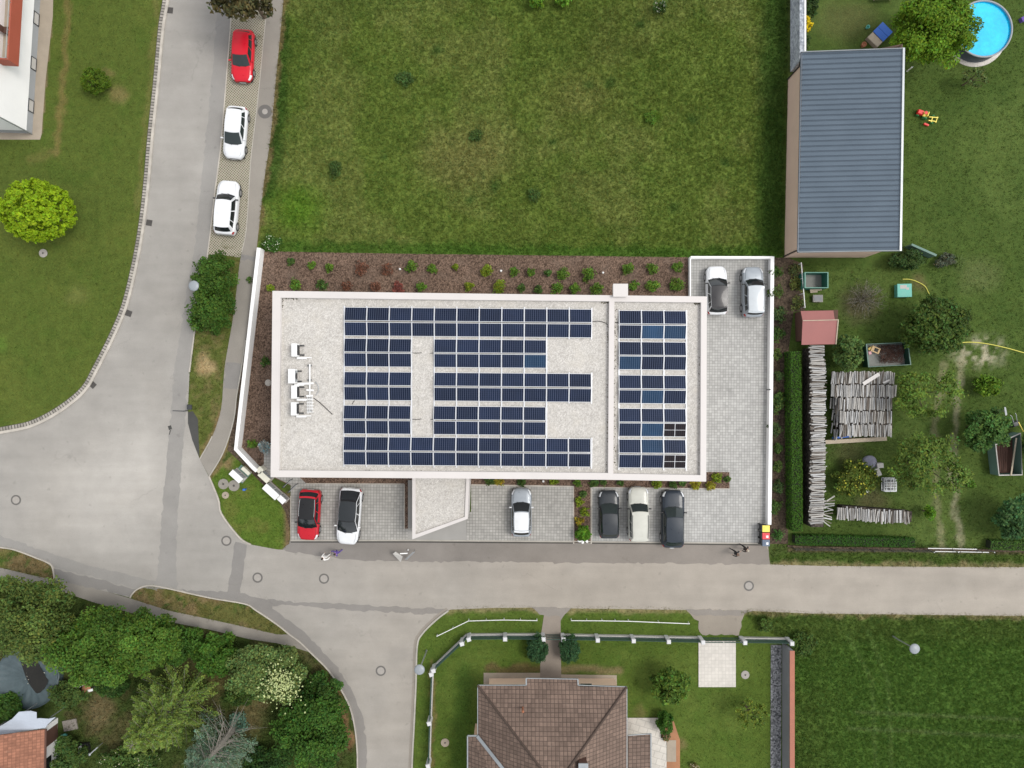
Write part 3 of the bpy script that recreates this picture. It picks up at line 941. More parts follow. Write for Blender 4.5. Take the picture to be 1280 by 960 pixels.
def ground_cols(WX, WY, shape_noise=True):
    px = 640 + WX / S; py = 480 - WY / S
    wx = px + (fbm(px / 14, py / 14, 3) - 0.5) * 14; wy = py + (fbm(px / 14, py / 14, 9) - 0.5) * 14
    n1 = fbm(px / 60, py / 60, 21); n2 = fbm(px / 22, py / 22, 33); n3 = fbm(px / 7, py / 7, 41)
    C = np.zeros(px.shape + (3,))
    C[:] = (0.036, 0.052, 0.014)                                   # rough garden grass

    def put(mask, col):
        a = np.clip(mask, 0, 1)[..., None]
        C[:] = C * (1 - a) + np.array(col) * a

    def sm(v, a, b):
        t = np.clip((v - a) / (b - a), 0, 1)
        return t * t * (3 - 2 * t)

    # west lawn
    W = inside(px, py, [(-300, -300)] + [(214, -300)] + L_KERB + [(-300, 560)]).astype(float)
    put(W, (0.043, 0.060, 0.0125))
    put(W * sm(n1, 0.50, 0.72) * 0.6, (0.054, 0.068, 0.015))
    put(W * sm(n2, 0.56, 0.75) * 0.5, (0.034, 0.056, 0.010))
    put(W * sm(seg_dist(wx, wy, [(86, -20), (80, 90), (70, 190)]), 7, 1) * 0.6, (0.10, 0.075, 0.032))
    put(W * sm(seg_dist(wx, wy, [(70, 190), (40, 200)]), 9, 1) * 0.4, (0.085, 0.075, 0.028))
    put(W * sm(np.hypot(wx - 148, wy - 118), 16, 3) * 0.55, (0.13, 0.098, 0.048))
    put(W * sm(np.hypot(wx - 137, wy - 92), 10, 2) * 0.4, (0.12, 0.09, 0.045))
    put(W * sm(np.hypot((wx - 95) / 1.3, wy - 370), 18, 3) * 0.35, (0.10, 0.10, 0.035))
    put(W * sm(np.hypot((wx - 0), (wy - 430) / 1.3), 14, 3) * 0.4, (0.05, 0.10, 0.016))
    put(W * sm(seg_dist(wx, wy, [(198, 0), (186, 120), (172, 260)]), 6, 1) * 0.35, (0.10, 0.085, 0.035))
    # meadow between street and shed
    Mw = inside(px, py, [(352, -300), (353, 16), (338, 173), (326, 262), (322, 318), (500, 318), (860, 322), (982, 322), (985, -300)]).astype(float)
    put(Mw, (0.068, 0.095, 0.020))
    put(Mw * sm(n1, 0.44, 0.66) * 0.75, (0.093, 0.109, 0.032))
    put(Mw * sm(n2, 0.52, 0.75) * 0.5, (0.054, 0.082, 0.016))
    put(Mw * sm(seg_dist(px, py, [(640, -40), (400, 10), (340, 170)]), 40, 5) * 0.35, (0.042, 0.070, 0.013))
    put(Mw * sm(np.hypot((wx - 760) / 2.0, (wy - 40)), 70, 10) * 0.35, (0.045, 0.062, 0.013))
    put(Mw * sm(seg_dist(wx, wy, [(351, 30), (342, 150), (333, 240)]), 18, 7) * 0.75, (0.022, 0.050, 0.009))  # taller greener grass, plus edge shade put into the colour
    put(Mw * sm(seg_dist(wx, wy, [(972, -60), (968, 160), (964, 318)]), 32, 8) * 0.85, (0.022, 0.048, 0.009))  # taller greener grass, with the shed's shade put into the colour
    put(Mw * sm(seg_dist(wx, wy, [(330, 312), (500, 314), (700, 318), (960, 320)]), 17, 5) * 0.8, (0.034, 0.075, 0.011))
    put(Mw * sm(np.hypot((wx - 372) / 1.2, wy - 262), 46, 6) * 0.8, (0.054, 0.112, 0.010))
    put(Mw * sm(np.hypot((wx - 585) / 1.6, wy - 195), 60, 8) * 0.6, (0.105, 0.098, 0.038))
    put(Mw * sm(np.hypot((wx - 720) / 1.6, wy - 120), 60, 8) * 0.45, (0.09, 0.092, 0.030))
    for (bx, by, br_) in ((420, 212, 12), (595, 168, 11), (620, 230, 9), (668, 243, 11), (505, 100, 12), (590, 250, 9), (690, 180, 8), (866, 150, 11), (905, 205, 9),
                          (735, 108, 8), (800, 30, 10), (765, 104, 9), (480, 195, 8), (548, 60, 10), (842, 260, 9)):
        put(Mw * sm(np.hypot(wx - bx, wy - by), br_ * 1.15, 1) * 0.75, (0.026, 0.054, 0.012))
    put(Mw * sm(np.hypot((wx - 815) / 1.6, wy - 147), 12, 2) * 0.8, (0.055, 0.115, 0.010))
    # right garden
    G = inside(px, py, [(1003, -300), (1003, 60), (985, 322), (985, 706), (1500, 710), (1500, -300)]).astype(float)
    put(G, (0.032, 0.052, 0.012))
    put(G * sm(n1, 0.46, 0.7) * 0.7, (0.046, 0.068, 0.018))
    put(G * sm(n2, 0.55, 0.78) * 0.5, (0.025, 0.045, 0.010))
    put(G * sm(np.hypot((wx - 1060) / 1.5, wy - 25), 38, 6) * 0.6, (0.055, 0.055, 0.024))
    put(G * sm(np.hypot((wx - 1235) / 1.2, wy - 180), 60, 8) * 0.35, (0.048, 0.070, 0.018))
    put(G * sm(np.hypot(wx - 1075, wy - 380), 34, 8) * 0.75, (0.060, 0.050, 0.032))
    put(G * sm(np.hypot((wx - 1150), (wy - 355)), 16, 3) * 0.6, (0.075, 0.058, 0.032))
    put(G * sm(np.hypot((wx - 1090) / 1.4, wy - 625), 24, 6) * 0.7, (0.052, 0.046, 0.026))
    put(G * sm(np.hypot((wx - 1060), (wy - 565) / 1.2), 26, 6) * 0.6, (0.045, 0.042, 0.022))
    put(G * sm(np.hypot((wx - 1225) / 1.6, wy - 440), 30, 4) * 1.3 * sm(n3, 0.38, 0.62), (0.19, 0.18, 0.14))
    put(G * sm(np.hypot((wx - 1225) / 1.2, wy - 345), 34, 3) * 0.4 * (0.4 + n3), (0.085, 0.092, 0.045))
    put(G * sm(seg_dist(wx, wy, [(1204, 440), (1196, 500), (1190, 560), (1196, 640), (1202, 690)]), 7, 1.5) * (0.35 + 0.6 * n3), (0.15, 0.142, 0.10))
    put(G * sm(seg_dist(wx, wy, [(1180, 455), (1168, 540), (1172, 620), (1178, 690)]), 6.5, 1.5) * (0.25 + 0.6 * n3), (0.125, 0.118, 0.075))
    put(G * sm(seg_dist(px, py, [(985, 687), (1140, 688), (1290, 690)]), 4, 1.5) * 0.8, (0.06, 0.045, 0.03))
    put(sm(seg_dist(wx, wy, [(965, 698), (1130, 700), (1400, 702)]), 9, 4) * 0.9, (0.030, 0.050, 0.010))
    # roadside verges and the ragged dry edge of the road
    edge = sm(np.minimum(seg_dist(wx, wy, ROAD_S), seg_dist(wx, wy, ROAD_N[:5])), 7, 1.5)
    # house garden
    Hg = inside(px, py, [(515, 1100), (521, 800), (560, 762), (930, 762), (984, 800), (984, 1100)]).astype(float)
    put(Hg, (0.041, 0.064, 0.012))
    put(Hg * sm(n1, 0.5, 0.7) * 0.55, (0.055, 0.077, 0.017))
    put(Hg * sm(n2, 0.55, 0.75) * 0.5, (0.033, 0.060, 0.010))
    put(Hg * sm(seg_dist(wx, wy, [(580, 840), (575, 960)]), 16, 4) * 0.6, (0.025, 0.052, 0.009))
    put(Hg * sm(seg_dist(wx, wy, [(610, 836), (680, 836)]), 8, 2) * 0.8, (0.075, 0.055, 0.028))
    put(Hg * sm(seg_dist(wx, wy, [(704, 836), (775, 838)]), 9, 2) * 0.75, (0.11, 0.085, 0.05))
    put(Hg * sm(np.hypot((wx - 800), wy - 890), 12, 2) * 0.5, (0.09, 0.07, 0.035))
    put(Hg * sm(seg_dist(wx, wy, [(541, 830), (538, 960)]), 4, 1) * 0.6, (0.11, 0.075, 0.04))
    put(Hg * sm(np.hypot(wx - 850, wy - 930), 12, 3) * 0.6, (0.10, 0.075, 0.04))
    # crop field
    Fd = inside(px, py, [(986, 1100), (990, 800), (925, 764), (1014, 767), (1500, 772), (1500, 1100)]).astype(float)
    put(Fd, (0.037, 0.070, 0.0135))
    put(Fd * sm(wy, 815, 785) * 0.9, (0.042, 0.066, 0.015))
    put(Fd * sm(wx, 1075, 1000) * sm(n1, 0.3, 0.6) * 0.7, (0.042, 0.066, 0.015))
    for ln in ([(1060, 795), (1090, 850), (1095, 970)], [(1085, 790), (1110, 850), (1115, 970)]):
        put(Fd * sm(seg_dist(px, py, ln), 4, 1) * 0.9, (0.055, 0.090, 0.024))
    for ln in ([(1070, 890), (1300, 900)], [(1060, 910), (1300, 922)]):
        put(Fd * sm(seg_dist(px, py, ln), 3.6, 0.8) * 0.9, (0.060, 0.088, 0.030))
    put(edge * 0.7 * (0.3 + n3), (0.17, 0.135, 0.082))
    # islands and the verge between street and footpath
    Va = (inside(px, py, ISLE_A) | inside(px, py, ISLE_B_TOP + ISLE_B_BOT[1:])).astype(float)
    put(Va, (0.070, 0.070, 0.024))
    put(Va * sm(n2, 0.45, 0.62) * 0.85, (0.115, 0.085, 0.048))
    put(Va * sm(n3, 0.58, 0.75) * 0.8, (0.035, 0.065, 0.014))
    Vb = inside(px, py, R_ROAD[6:] + PATH_L[::-1][:26]).astype(float)
    put(Vb, (0.056, 0.068, 0.018))
    put(Vb * sm(np.hypot(wx - 258, wy - 456), 18, 5) * 0.9, (0.22, 0.165, 0.10))
    put(Vb * sm(n3, 0.5, 0.7) * 0.5, (0.11, 0.085, 0.045))
    Vc = inside(px, py, CORNER + [(363, 620), (300, 560)]).astype(float)
    put(Vc, (0.048, 0.078, 0.013))
    put(Vc * sm(n2, 0.5, 0.7) * 0.6, (0.075, 0.082, 0.022))
    put(Vc * sm(np.hypot(wx - 284, wy - 576), 12, 4) * 0.85, (0.13, 0.095, 0.055))
    put(Vc * sm(seg_dist(px, py, [(361, 620), (361, 690)]), 8, 3) * 0.8, (0.10, 0.062, 0.045))
    # footpath edges, dry seam
    for ln, w_ in ((PATH_R, 5.5), (PATH_L[40:], 4.0)):
        put(sm(seg_dist(wx, wy, ln), w_, 1.5) * 0.7, (0.125, 0.088, 0.05))
    # old garden bottom left
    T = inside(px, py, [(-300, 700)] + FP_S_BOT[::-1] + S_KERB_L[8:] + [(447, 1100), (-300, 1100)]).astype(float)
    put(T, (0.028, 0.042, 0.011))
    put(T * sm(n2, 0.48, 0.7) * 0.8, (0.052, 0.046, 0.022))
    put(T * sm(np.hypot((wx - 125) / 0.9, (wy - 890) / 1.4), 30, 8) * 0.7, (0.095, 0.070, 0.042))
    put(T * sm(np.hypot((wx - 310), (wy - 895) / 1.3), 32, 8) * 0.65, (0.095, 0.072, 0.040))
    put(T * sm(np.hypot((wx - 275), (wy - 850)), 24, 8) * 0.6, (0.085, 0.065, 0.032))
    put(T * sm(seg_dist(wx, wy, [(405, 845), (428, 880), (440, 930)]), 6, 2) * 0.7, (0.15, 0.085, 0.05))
    # west house
    B = inside(px, py, [(-200, 174.5), (50, 174.5), (52, 168), (66, 20), (67.5, -200), (-200, -200)]).astype(float)
    put(B, (0.10, 0.08, 0.05))
    return C * np.array([1.5, 1.56, 1.4])


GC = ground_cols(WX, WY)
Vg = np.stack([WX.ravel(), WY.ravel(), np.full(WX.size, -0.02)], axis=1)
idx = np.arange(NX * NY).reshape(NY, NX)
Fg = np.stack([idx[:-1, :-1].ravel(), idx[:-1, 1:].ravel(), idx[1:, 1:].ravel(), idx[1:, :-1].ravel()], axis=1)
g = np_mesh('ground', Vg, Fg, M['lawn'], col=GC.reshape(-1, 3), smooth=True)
tag(g, kind='structure')
# far terrain to the horizon
Rv = 900.0
far_ = np_mesh('terrain', np.array([[-Rv, -Rv, -0.12], [Rv, -Rv, -0.12], [Rv, Rv, -0.12], [-Rv, Rv, -0.12]]), np.array([[0, 1, 2, 3]]), M['lawn'],
               col=np.array([[0.04, 0.06, 0.015]] * 4))
tag(far_, kind='structure')
sheet('house_footway', [(-90, 174.5), (50, 174.5), (52, 168), (54, 140), (57, 100), (66, 20), (68, -80), (30, -80), (20, 160), (-90, 160)], -0.004, M['beige'])


def grass(name, poly, dens, hgt, wid, label, cat, base=None, nblade=4, var=0.28, keep=None, lean=0.97, gain=1.2, flat=0.0):
    """countless blades over a pixel polygon, coloured like the ground below"""
    w = np.array([P(*p) for p in poly])
    lo = w.min(0); hi = w.max(0)
    n = int((hi[0] - lo[0]) * (hi[1] - lo[1]) * dens)
    xy = RNG.uniform(lo, hi, size=(n, 2))
    px = 640 + xy[:, 0] / S; py = 480 - xy[:, 1] / S
    ok = inside(px, py, poly)
    if keep is not None:
        ok &= keep(px, py)
    xy = xy[ok]; n = len(xy)
    c = ground_cols(xy[:, 0], xy[:, 1])
    if base is not None:
        c = c * 0.6 + np.array(base) * 0.4
    c = c * np.clip(1 + RNG.normal(gain - 1, var, size=(n, 1)), 0.35, 2.2) * np.clip(1 + RNG.normal(0, 0.12, size=(n, 1)) * np.array([[1, 0, -0.4]]), 0.5, 1.6)
    sc = RNG.uniform(0.5, 1.35, size=n) * (0.65 + 0.7 * fbm(xy[:, 0] / 1.6, xy[:, 1] / 1.6, 77))
    sc = sc * (1 - flat) + flat
    V = []; Cc = []
    for b in range(nblade):
        a = RNG.uniform(0, 2 * PI, n); l = RNG.uniform(0.15, 1.0, n) * lean
        base_ = np.stack([xy[:, 0] + RNG.normal(0, wid * 1.5, n), xy[:, 1] + RNG.normal(0, wid * 1.5, n), np.full(n, -0.02)], 1)
        d = np.stack([np.cos(a), np.sin(a), np.zeros(n)], 1)
        s_ = np.stack([-np.sin(a), np.cos(a), np.zeros(n)], 1)
        hh = (hgt * sc)[:, None]
        tip = base_ + d * hh * l[:, None] + np.array([0, 0, 1.0]) * hh * np.sqrt(np.clip(1 - l * l, 0.1, 1))[:, None]
        V.append(np.stack([base_ - s_ * wid * 0.5, base_ + s_ * wid * 0.5, tip], 1))
        Cc.append(c * RNG.uniform(0.85, 1.18, size=(n, 1)))
    V = np.concatenate(V).reshape(-1, 3); Cc = np.repeat(np.concatenate(Cc), 3, axis=0)
    o = np_mesh(name, V, np.arange(len(V)).reshape(-1, 3), M['blade'], col=Cc)
    return tag(o, label, cat, None, 'stuff')


grass('grass', [(356, -30), (353, 16), (338, 173), (326, 262), (324, 314), (500, 317), (860, 321), (978, 322), (984, 100), (986, -30)], 95, 0.22, 0.034,
      'tall uncut meadow grass filling the empty plot behind the office', 'meadow grass', lean=0.8)
grass('grass', [(990, 808), (925, 764), (1014, 767.5), (1300, 771), (1300, 985), (988, 985)], 95, 0.20, 0.038,
      'dense dark green young crop in the field beside the road', 'crop', lean=0.9, var=0.16, flat=0.5)
grass('grass', [(966, 681), (1290, 681), (1290, 710), (962, 706)], 60, 0.16, 0.035, 'green roadside grass verge along the garden edge', 'verge grass')
grass('grass', [(1004, 60), (1003, -20), (1300, -20), (1300, 684), (1004, 684)], 16, 0.13, 0.035, 'mown garden grass around the woodpiles and shed', 'lawn grass',
      keep=lambda x, y: ~((x < 1130) & (y < 330)))
grass('grass', [(-20, -20), (212, -20), (186, 228), (172, 323), (143, 418), (106, 487), (45, 529), (-20, 540)], 12, 0.08, 0.03,
      'short mown lawn beside the curved street kerb', 'lawn grass', keep=lambda x, y: ~((x < 68) & (y < 176)))
grass('grass', [(522, 985), (524, 806), (560, 765), (667, 762), (676, 790), (676, 838), (600, 838), (590, 985)], 16, 0.09, 0.03, 'short lawn left of the tiled house', 'lawn grass')
grass('grass', [(703, 765), (716, 763), (858, 764), (872, 780), (872, 862), (926, 862), (926, 766), (980, 795), (962, 985), (852, 985), (850, 900), (784, 892), (784, 840), (703, 836)], 16, 0.09, 0.03,
      'short lawn right of the tiled house', 'lawn grass', keep=lambda x, y: ~((x > 870) & (x < 922) & (y > 798) & (y < 861)))
grass('grass', ISLE_A, 60, 0.14, 0.035, 'dry patchy grass island at the left street edge', 'verge grass')
grass('grass', ISLE_B_TOP + ISLE_B_BOT[1:], 60, 0.14, 0.035, 'dry patchy grass island between junction and lower footpath', 'verge grass')
grass('grass', R_ROAD[6:] + PATH_L[::-1][:26], 55, 0.12, 0.035, 'worn grass verge tapering between street and footpath', 'verge grass', keep=lambda x, y: ~((x < 249) & (y > 512)))
grass('grass', CORNER + [(361, 622), (345, 622), (320, 598), (298, 566), (280, 566)], 45, 0.10, 0.03, 'green grass corner around the utility cabinets', 'verge grass')
grass('grass', [(-10, 722), (80, 741), (163, 768), (262, 789), (346, 806), (389, 818), (424, 862), (440, 910), (444, 985), (-10, 985)], 40, 0.22, 0.04,
      'rough weedy grass under the overgrown garden trees', 'undergrowth', keep=lambda x, y: ~((x < 82) & (y > 885)))
# ragged tufts over the road edges
grass('grass', [(563, 757.5), (667, 756), (800, 758), (936, 760.5), (1014, 764), (1290, 767), (1290, 773), (1014, 771), (936, 767), (860, 766), (667, 764), (563, 766)], 45, 0.10, 0.03,
      'ragged dry grass tufts along the lower road edge', 'verge grass', base=(0.10, 0.085, 0.04), keep=lambda x, y: ~(((x > 672) & (x < 708)) | ((x > 866) & (x < 930))))

# ------------------------------------------------------------------ office building with the solar roof
HT = 6.3       # parapet top
HR = 5.95      # gravel level


def R(px, py, h=HT):
    return P(px, py, h)


OUT = [(341, 364), (560, 367), (765, 369.6), (883.3, 371), (882.3, 601.5), (760, 599.3), (560, 597.6), (338.7, 596)]
INN_L = [(350.8, 372), (560, 374.6), (761.6, 376.6), (760.2, 591.3), (560, 589.6), (348.6, 588)]
INN_R = [(768, 377), (876.5, 378), (875.6, 594), (766.6, 592)]
office = empty('office_building', (*R(610, 482), 0))
tag(office, 'white flat roofed office with gravel roof and light parapet, covered with solar panels', 'building')


def local(poly, o):
    return [(x - o.location.x, y - o.location.y) for x, y in poly]


ow = local([R(*p) for p in OUT], office)
il = local([R(*p) for p in INN_L], office); ir = local([R(*p) for p in INN_R], office)
mb = MB()
n = len(ow)
po = ow if area2(ow) > 0 else ow[::-1]
mb.add([(x, y, 0) for x, y in po] + [(x, y, HT - 0.06) for x, y in po], [(i, (i + 1) % n, n + (i + 1) % n, n + i) for i in range(n)])
mb.build('wall', M['render_white'], office)
# roof fields
for nm, poly in (('roof', il), ('roof', ir)):
    p = poly if area2(poly) > 0 else poly[::-1]
    # grow a little under the parapet
    c = Vector((sum(q[0] for q in p) / len(p), sum(q[1] for q in p) / len(p)))
    p2 = [(q[0] + 0.15 * (1 if q[0] > c.x else -1), q[1] + 0.15 * (1 if q[1] > c.y else -1)) for q in p]
    t = tessellate_polygon([[Vector((q[0], q[1], 0)) for q in p2]])
    b = MB(); b.add([(q[0], q[1], HR) for q in p2], [fix(k, p2) for k in t])
    b.build(nm, M['roof_gravel'], office)
# parapet: ring between the outer edge and the two roof fields, cap plus inner faces
mb = MB()


def quad_ring(a, b, mi):
    for k in range(len(a) - 1):
        mb.add([(*a[k], HT), (*a[k + 1], HT), (*b[k + 1], HT), (*b[k], HT)], [(3, 2, 1, 0)], mi)


quad_ring([ow[0], ow[1], ow[2]], [il[0], il[1], il[2]], 0)
quad_ring([ow[2], ow[3]], [ir[0], ir[1]], 0)
quad_ring([ow[3], ow[4]], [ir[1], ir[2]], 0)
quad_ring([ow[4], ow[5]], [ir[2], ir[3]], 0)
quad_ring([ow[5], ow[6], ow[7]], [il[3], il[4], il[5]], 0)
quad_ring([ow[7], ow[0]], [il[5], il[0]], 0)
mb.add([(*il[2], HT), (*ir[0], HT), (*ir[3], HT), (*il[3], HT)], [(3, 2, 1, 0)], 0)        # dividing parapet
mb.add([(*ow[2], HT), (*ir[0], HT), (*il[2], HT)], [(2, 1, 0)], 0)
mb.add([(*ow[5], HT), (*il[3], HT), (*ir[3], HT)], [(2, 1, 0)], 0)
for ring in (il, ir):
    m_ = len(ring)
    for k in range(m_):
        a, b = ring[k], ring[(k + 1) % m_]
        mb.add([(*a, HR - 0.02), (*b, HR - 0.02), (*b, HT), (*a, HT)], [(0, 1, 2, 3)], 1)
for k in range(n):      # metal cap drip edge, 3 cm proud of the wall
    a, b = Vector(ow[k]), Vector(ow[(k + 1) % n])
    t = (b - a).normalized(); nr = Vector((-t.y, t.x))
    if nr.dot((a + b) / 2) < 0:
        nr = -nr
    a2, b2 = a + nr * 0.03 - t * 0.02, b + nr * 0.03 + t * 0.02
    mb.add([(*a, HT), (*b, HT), (*b2, HT - 0.004), (*a2, HT - 0.004), (*a2, HT - 0.10), (*b2, HT - 0.10)], [(0, 1, 2, 3), (3, 2, 5, 4)], 0)
mb.build('parapet', [M['cap_metal'], M['render_white']], office, recalc=False)
# chimney block on the rear edge
cx, cy = R(775.5, 363, HT + 0.25)
b = MB()
b.box((cx - office.location.x, cy - office.location.y, HT), (1.06, 0.92, 0.62))
b.box((cx - office.location.x, cy - office.location.y, HT + 0.33), (1.14, 1.0, 0.05))
b.build('chimney', M['cap_metal'], office, bevel=0.01)
# entrance porch
HP = 3.1
por = local([P(*p, HP) for p in [(515.3, 590), (587, 590), (584.6, 648.6), (515.3, 674.2)]], office)
pin = local([P(*p, HP) for p in [(519.4, 592), (583, 592), (581, 646), (519.4, 668)]], office)
b = MB()
pp = por if area2(por) > 0 else por[::-1]
b.add([(x, y, HP - 0.45) for x, y in pp] + [(x, y, HP) for x, y in pp], [(i, (i + 1) % 4, 4 + (i + 1) % 4, 4 + i) for i in range(4)] + [(3, 2, 1, 0)])
for k in range(4):
    a, c, d, e = por[k], por[(k + 1) % 4], pin[(k + 1) % 4], pin[k]
    b.add([(*a, HP), (*c, HP), (*d, HP), (*e, HP)], [(3, 2, 1, 0)])
    b.add([(*e, HP - 0.14), (*d, HP - 0.14), (*d, HP), (*e, HP)], [(0, 1, 2, 3)])
porch = b.build('porch', M['cap_metal'], office)
b = MB(); pq = pin if area2(pin) > 0 else pin[::-1]
b.add([(x, y, HP - 0.13) for x, y in pq], [(0, 1, 2, 3)])
b.build('porch_roof', M['roof_gravel'], porch)
b = MB()
w1 = local([P(516, 598, HP), P(516, 673, HP), P(519.2, 671.5, HP), P(519.2, 598, HP)], office)
b.prism(w1, 0.0, HP - 0.45)
b.build('porch_wall', M['render_white'], porch)
b = MB()
w2 = local([P(582.6, 598, HP), P(581, 648, HP), P(584.3, 646.8, HP), P(586.2, 598, HP)], office)
b.prism(w2, 0.0, HP - 0.45)
b.build('porch_wall', M['render_white'], porch)

# ------------------------------------------------------------------ solar panels
PITCH_X = 28.15
panel_mesh = {}
TILT = math.radians(10)


def panel_protos():
    b = MB()
    L, W, T, fr = 1.72, 1.075, 0.035, 0.032
    for (c, s) in (((0, W / 2 - fr / 2, 0), (L, fr, T)), ((0, -W / 2 + fr / 2, 0), (L, fr, T)),
                   ((L / 2 - fr / 2, 0, 0), (fr, W - 2 * fr, T)), ((-L / 2 + fr / 2, 0, 0), (fr, W - 2 * fr, T))):
        b.box(c, s)
    return b, L, W, fr


pb, PL, PW, PF = panel_protos()
frame_me = None
cell_me = {}


def solar_panel(px, py, south, kind, label, group, rot):
    global frame_me
    x, y = P(px, py, HR + 0.25)
    if frame_me is None:
        o = pb.build('solar_panel', M['frame_alu'])
        frame_me = o.data
    else:
        o = link(bpy.data.objects.new('solar_panel', frame_me))
    o.location = (x, y, HR + 0.2)
    o.rotation_euler = ((TILT if south else -TILT) + random.gauss(0, 0.006), random.gauss(0, 0.006), rot + random.gauss(0, 0.001))
    tag(o, label, 'solar panel', group)
    if kind not in cell_me:
        b = MB()
        l, w = PL / 2 - PF + 0.002, PW / 2 - PF + 0.002
        if kind == 'black':
            g_ = 0.02
            for sx in (-1, 1):
                for sy in (-1, 1):
                    xa, xb = sorted((sx * g_, sx * l)); ya, yb = sorted((sy * g_ * 0.7, sy * w))
                    b.add([(xa, ya, 0.012), (xb, ya, 0.012), (xb, yb, 0.012), (xa, yb, 0.012)], [(0, 1, 2, 3)])
            b.add([(-l, -w, 0.006), (l, -w, 0.006), (l, w, 0.006), (-l, w, 0.006)], [(0, 1, 2, 3)], 1)
            c = b.build('cell_sheet', [M['cells_black'], M['frame_alu']], o)
        else:
            b.add([(-l, -w, 0.012), (l, -w, 0.012), (l, w, 0.012), (-l, w, 0.012)], [(0, 1, 2, 3)])
            c = b.build('cell_sheet', M['cells' if kind == 'std' else 'cells_sheen'], o)
        cell_me[kind] = c.data
    else:
        c = link(bpy.data.objects.new('cell_sheet', cell_me[kind]), o)
    return o


ROWS_L = [(392.5, 411.3, [list(range(11))]), (431.5, 449.9, [[0, 1, 2], [4, 5, 6, 7, 8]]), (473.3, 492.0, [[0, 1, 2], [4, 5, 6, 7, 8, 9, 10]]),
          (515.4, 534.0, [[0, 1, 2], [4, 5, 6, 7, 8]]), (554.7, 573.1, [list(range(11))])]
ROWN = ['top', 'second', 'middle', 'fourth', 'bottom']
SL = 0.0085     # the arrays sit slightly turned
sheenset = {(1, 1, 8)}  # panel given the painted sky sheen
for r, (ya, yb, runs) in enumerate(ROWS_L):
    for k, yy in enumerate((ya, yb)):
        for run in runs:
            block = '' if len(runs) == 1 else (' left block' if run[0] == 0 else ' right block')
            for q, c in enumerate(run):
                px = 430.2 + PITCH_X * (c + 0.5) - (1.2 if r > 2 else 0.4 if r else 0.0)
                py = yy + SL * (px - 430) - 0.3
                pos = ORD[q] if q <= len(run) // 2 else (ORD[len(run) - 1 - q] + ' from right' if len(run) - 1 - q else 'last')
                lab = 'panel, %s, %s line of %s row%s, main roof' % (pos, 'upper' if k == 0 else 'lower', ROWN[r], block)
                solar_panel(px, py, k == 1, 'blue' if (r, k, c) in sheenset else 'std', 'blue solar ' + lab, 'solar panels on the main roof', -SL)
ROWS_R = [(396.8, 415.2), (436.0, 454.0), (477.8, 496.3), (519.5, 537.6), (558.2, 577.0)]
sheen_r = {(0, 1, 1), (0, 1, 2), (1, 1, 0), (2, 1, 1), (3, 1, 1), (4, 0, 1)}  # panels whose sky sheen is put into the cell colour
black_r = {(3, 1, 2), (4, 1, 2)}
CN = ['left', 'middle', 'right']
for r, (ya, yb) in enumerate(ROWS_R):
    for k, yy in enumerate((ya, yb)):
        for c in range(3):
            px = 773.9 + 28.1 * (c + 0.5) - 0.1 * r
            py = yy + SL * (px - 774) - 0.6
            kd = 'blue' if (r, k, c) in sheen_r else 'black' if (r, k, c) in black_r else 'std'
            look = {'blue': 'sky-sheen blue', 'black': 'black cross-divided', 'std': 'dark blue'}[kd]
            solar_panel(px, py, k == 1, kd, '%s solar panel, %s of the %s line in %s row, small right roof' % (look, CN[c], 'upper' if k == 0 else 'lower', ROWN[r]),
                        'solar panels on the small right roof', -SL)


def rail(px, y0, y1, label):
    a = P(px, y0, HR + 0.1); b_ = P(px - 0.3, y1, HR + 0.1)
    cx_, cy_ = (a[0] + b_[0]) / 2, (a[1] + b_[1]) / 2
    mb_ = MB()
    mb_.bar((a[0] - cx_, a[1] - cy_, 0.0), (b_[0] - cx_, b_[1] - cy_, 0.0), 0.085, 0.06)
    o = mb_.build('mounting_rail', M['frame_alu'])
    o.location = (cx_, cy_, HR + 0.06)
    tag(o, label, 'rail', 'mounting rails under the solar panels')


for c in range(12):
    px = 430.2 + PITCH_X * c
    dy = SL * (px - 430)
    if c <= 9:
        rail(px, 382 + dy, 583.5 + dy, 'long pale mounting rail under the %s panel seam from left, main roof' % ORD[c])
    else:
        for nm, y0, y1 in (('top', 382, 421.5), ('middle', 463, 502), ('bottom', 544.5, 583.5)):
            rail(px, y0 + dy, y1 + dy, 'short pale mounting rail in %s row, %s, main roof' % (nm, 'under the last panel seam' if c == 10 else 'at the right end'))
for c in range(4):
    px = 773.9 + 28.1 * c
    rail(px, 387 + SL * (px - 774), 587.5 + SL * (px - 774), 'pale mounting rail under the %s panel seam, small right roof' % ORD[c])


# loops of cable on the roof
def cable(name, pix, h, rad, mat, label, cat, z=None):
    pts = [P3(x, y, h) for x, y in cr(pix, 5)]
    b = MB(); b.tube(pts, rad, 6)
    return tag(b.build(name, mat), label, cat)


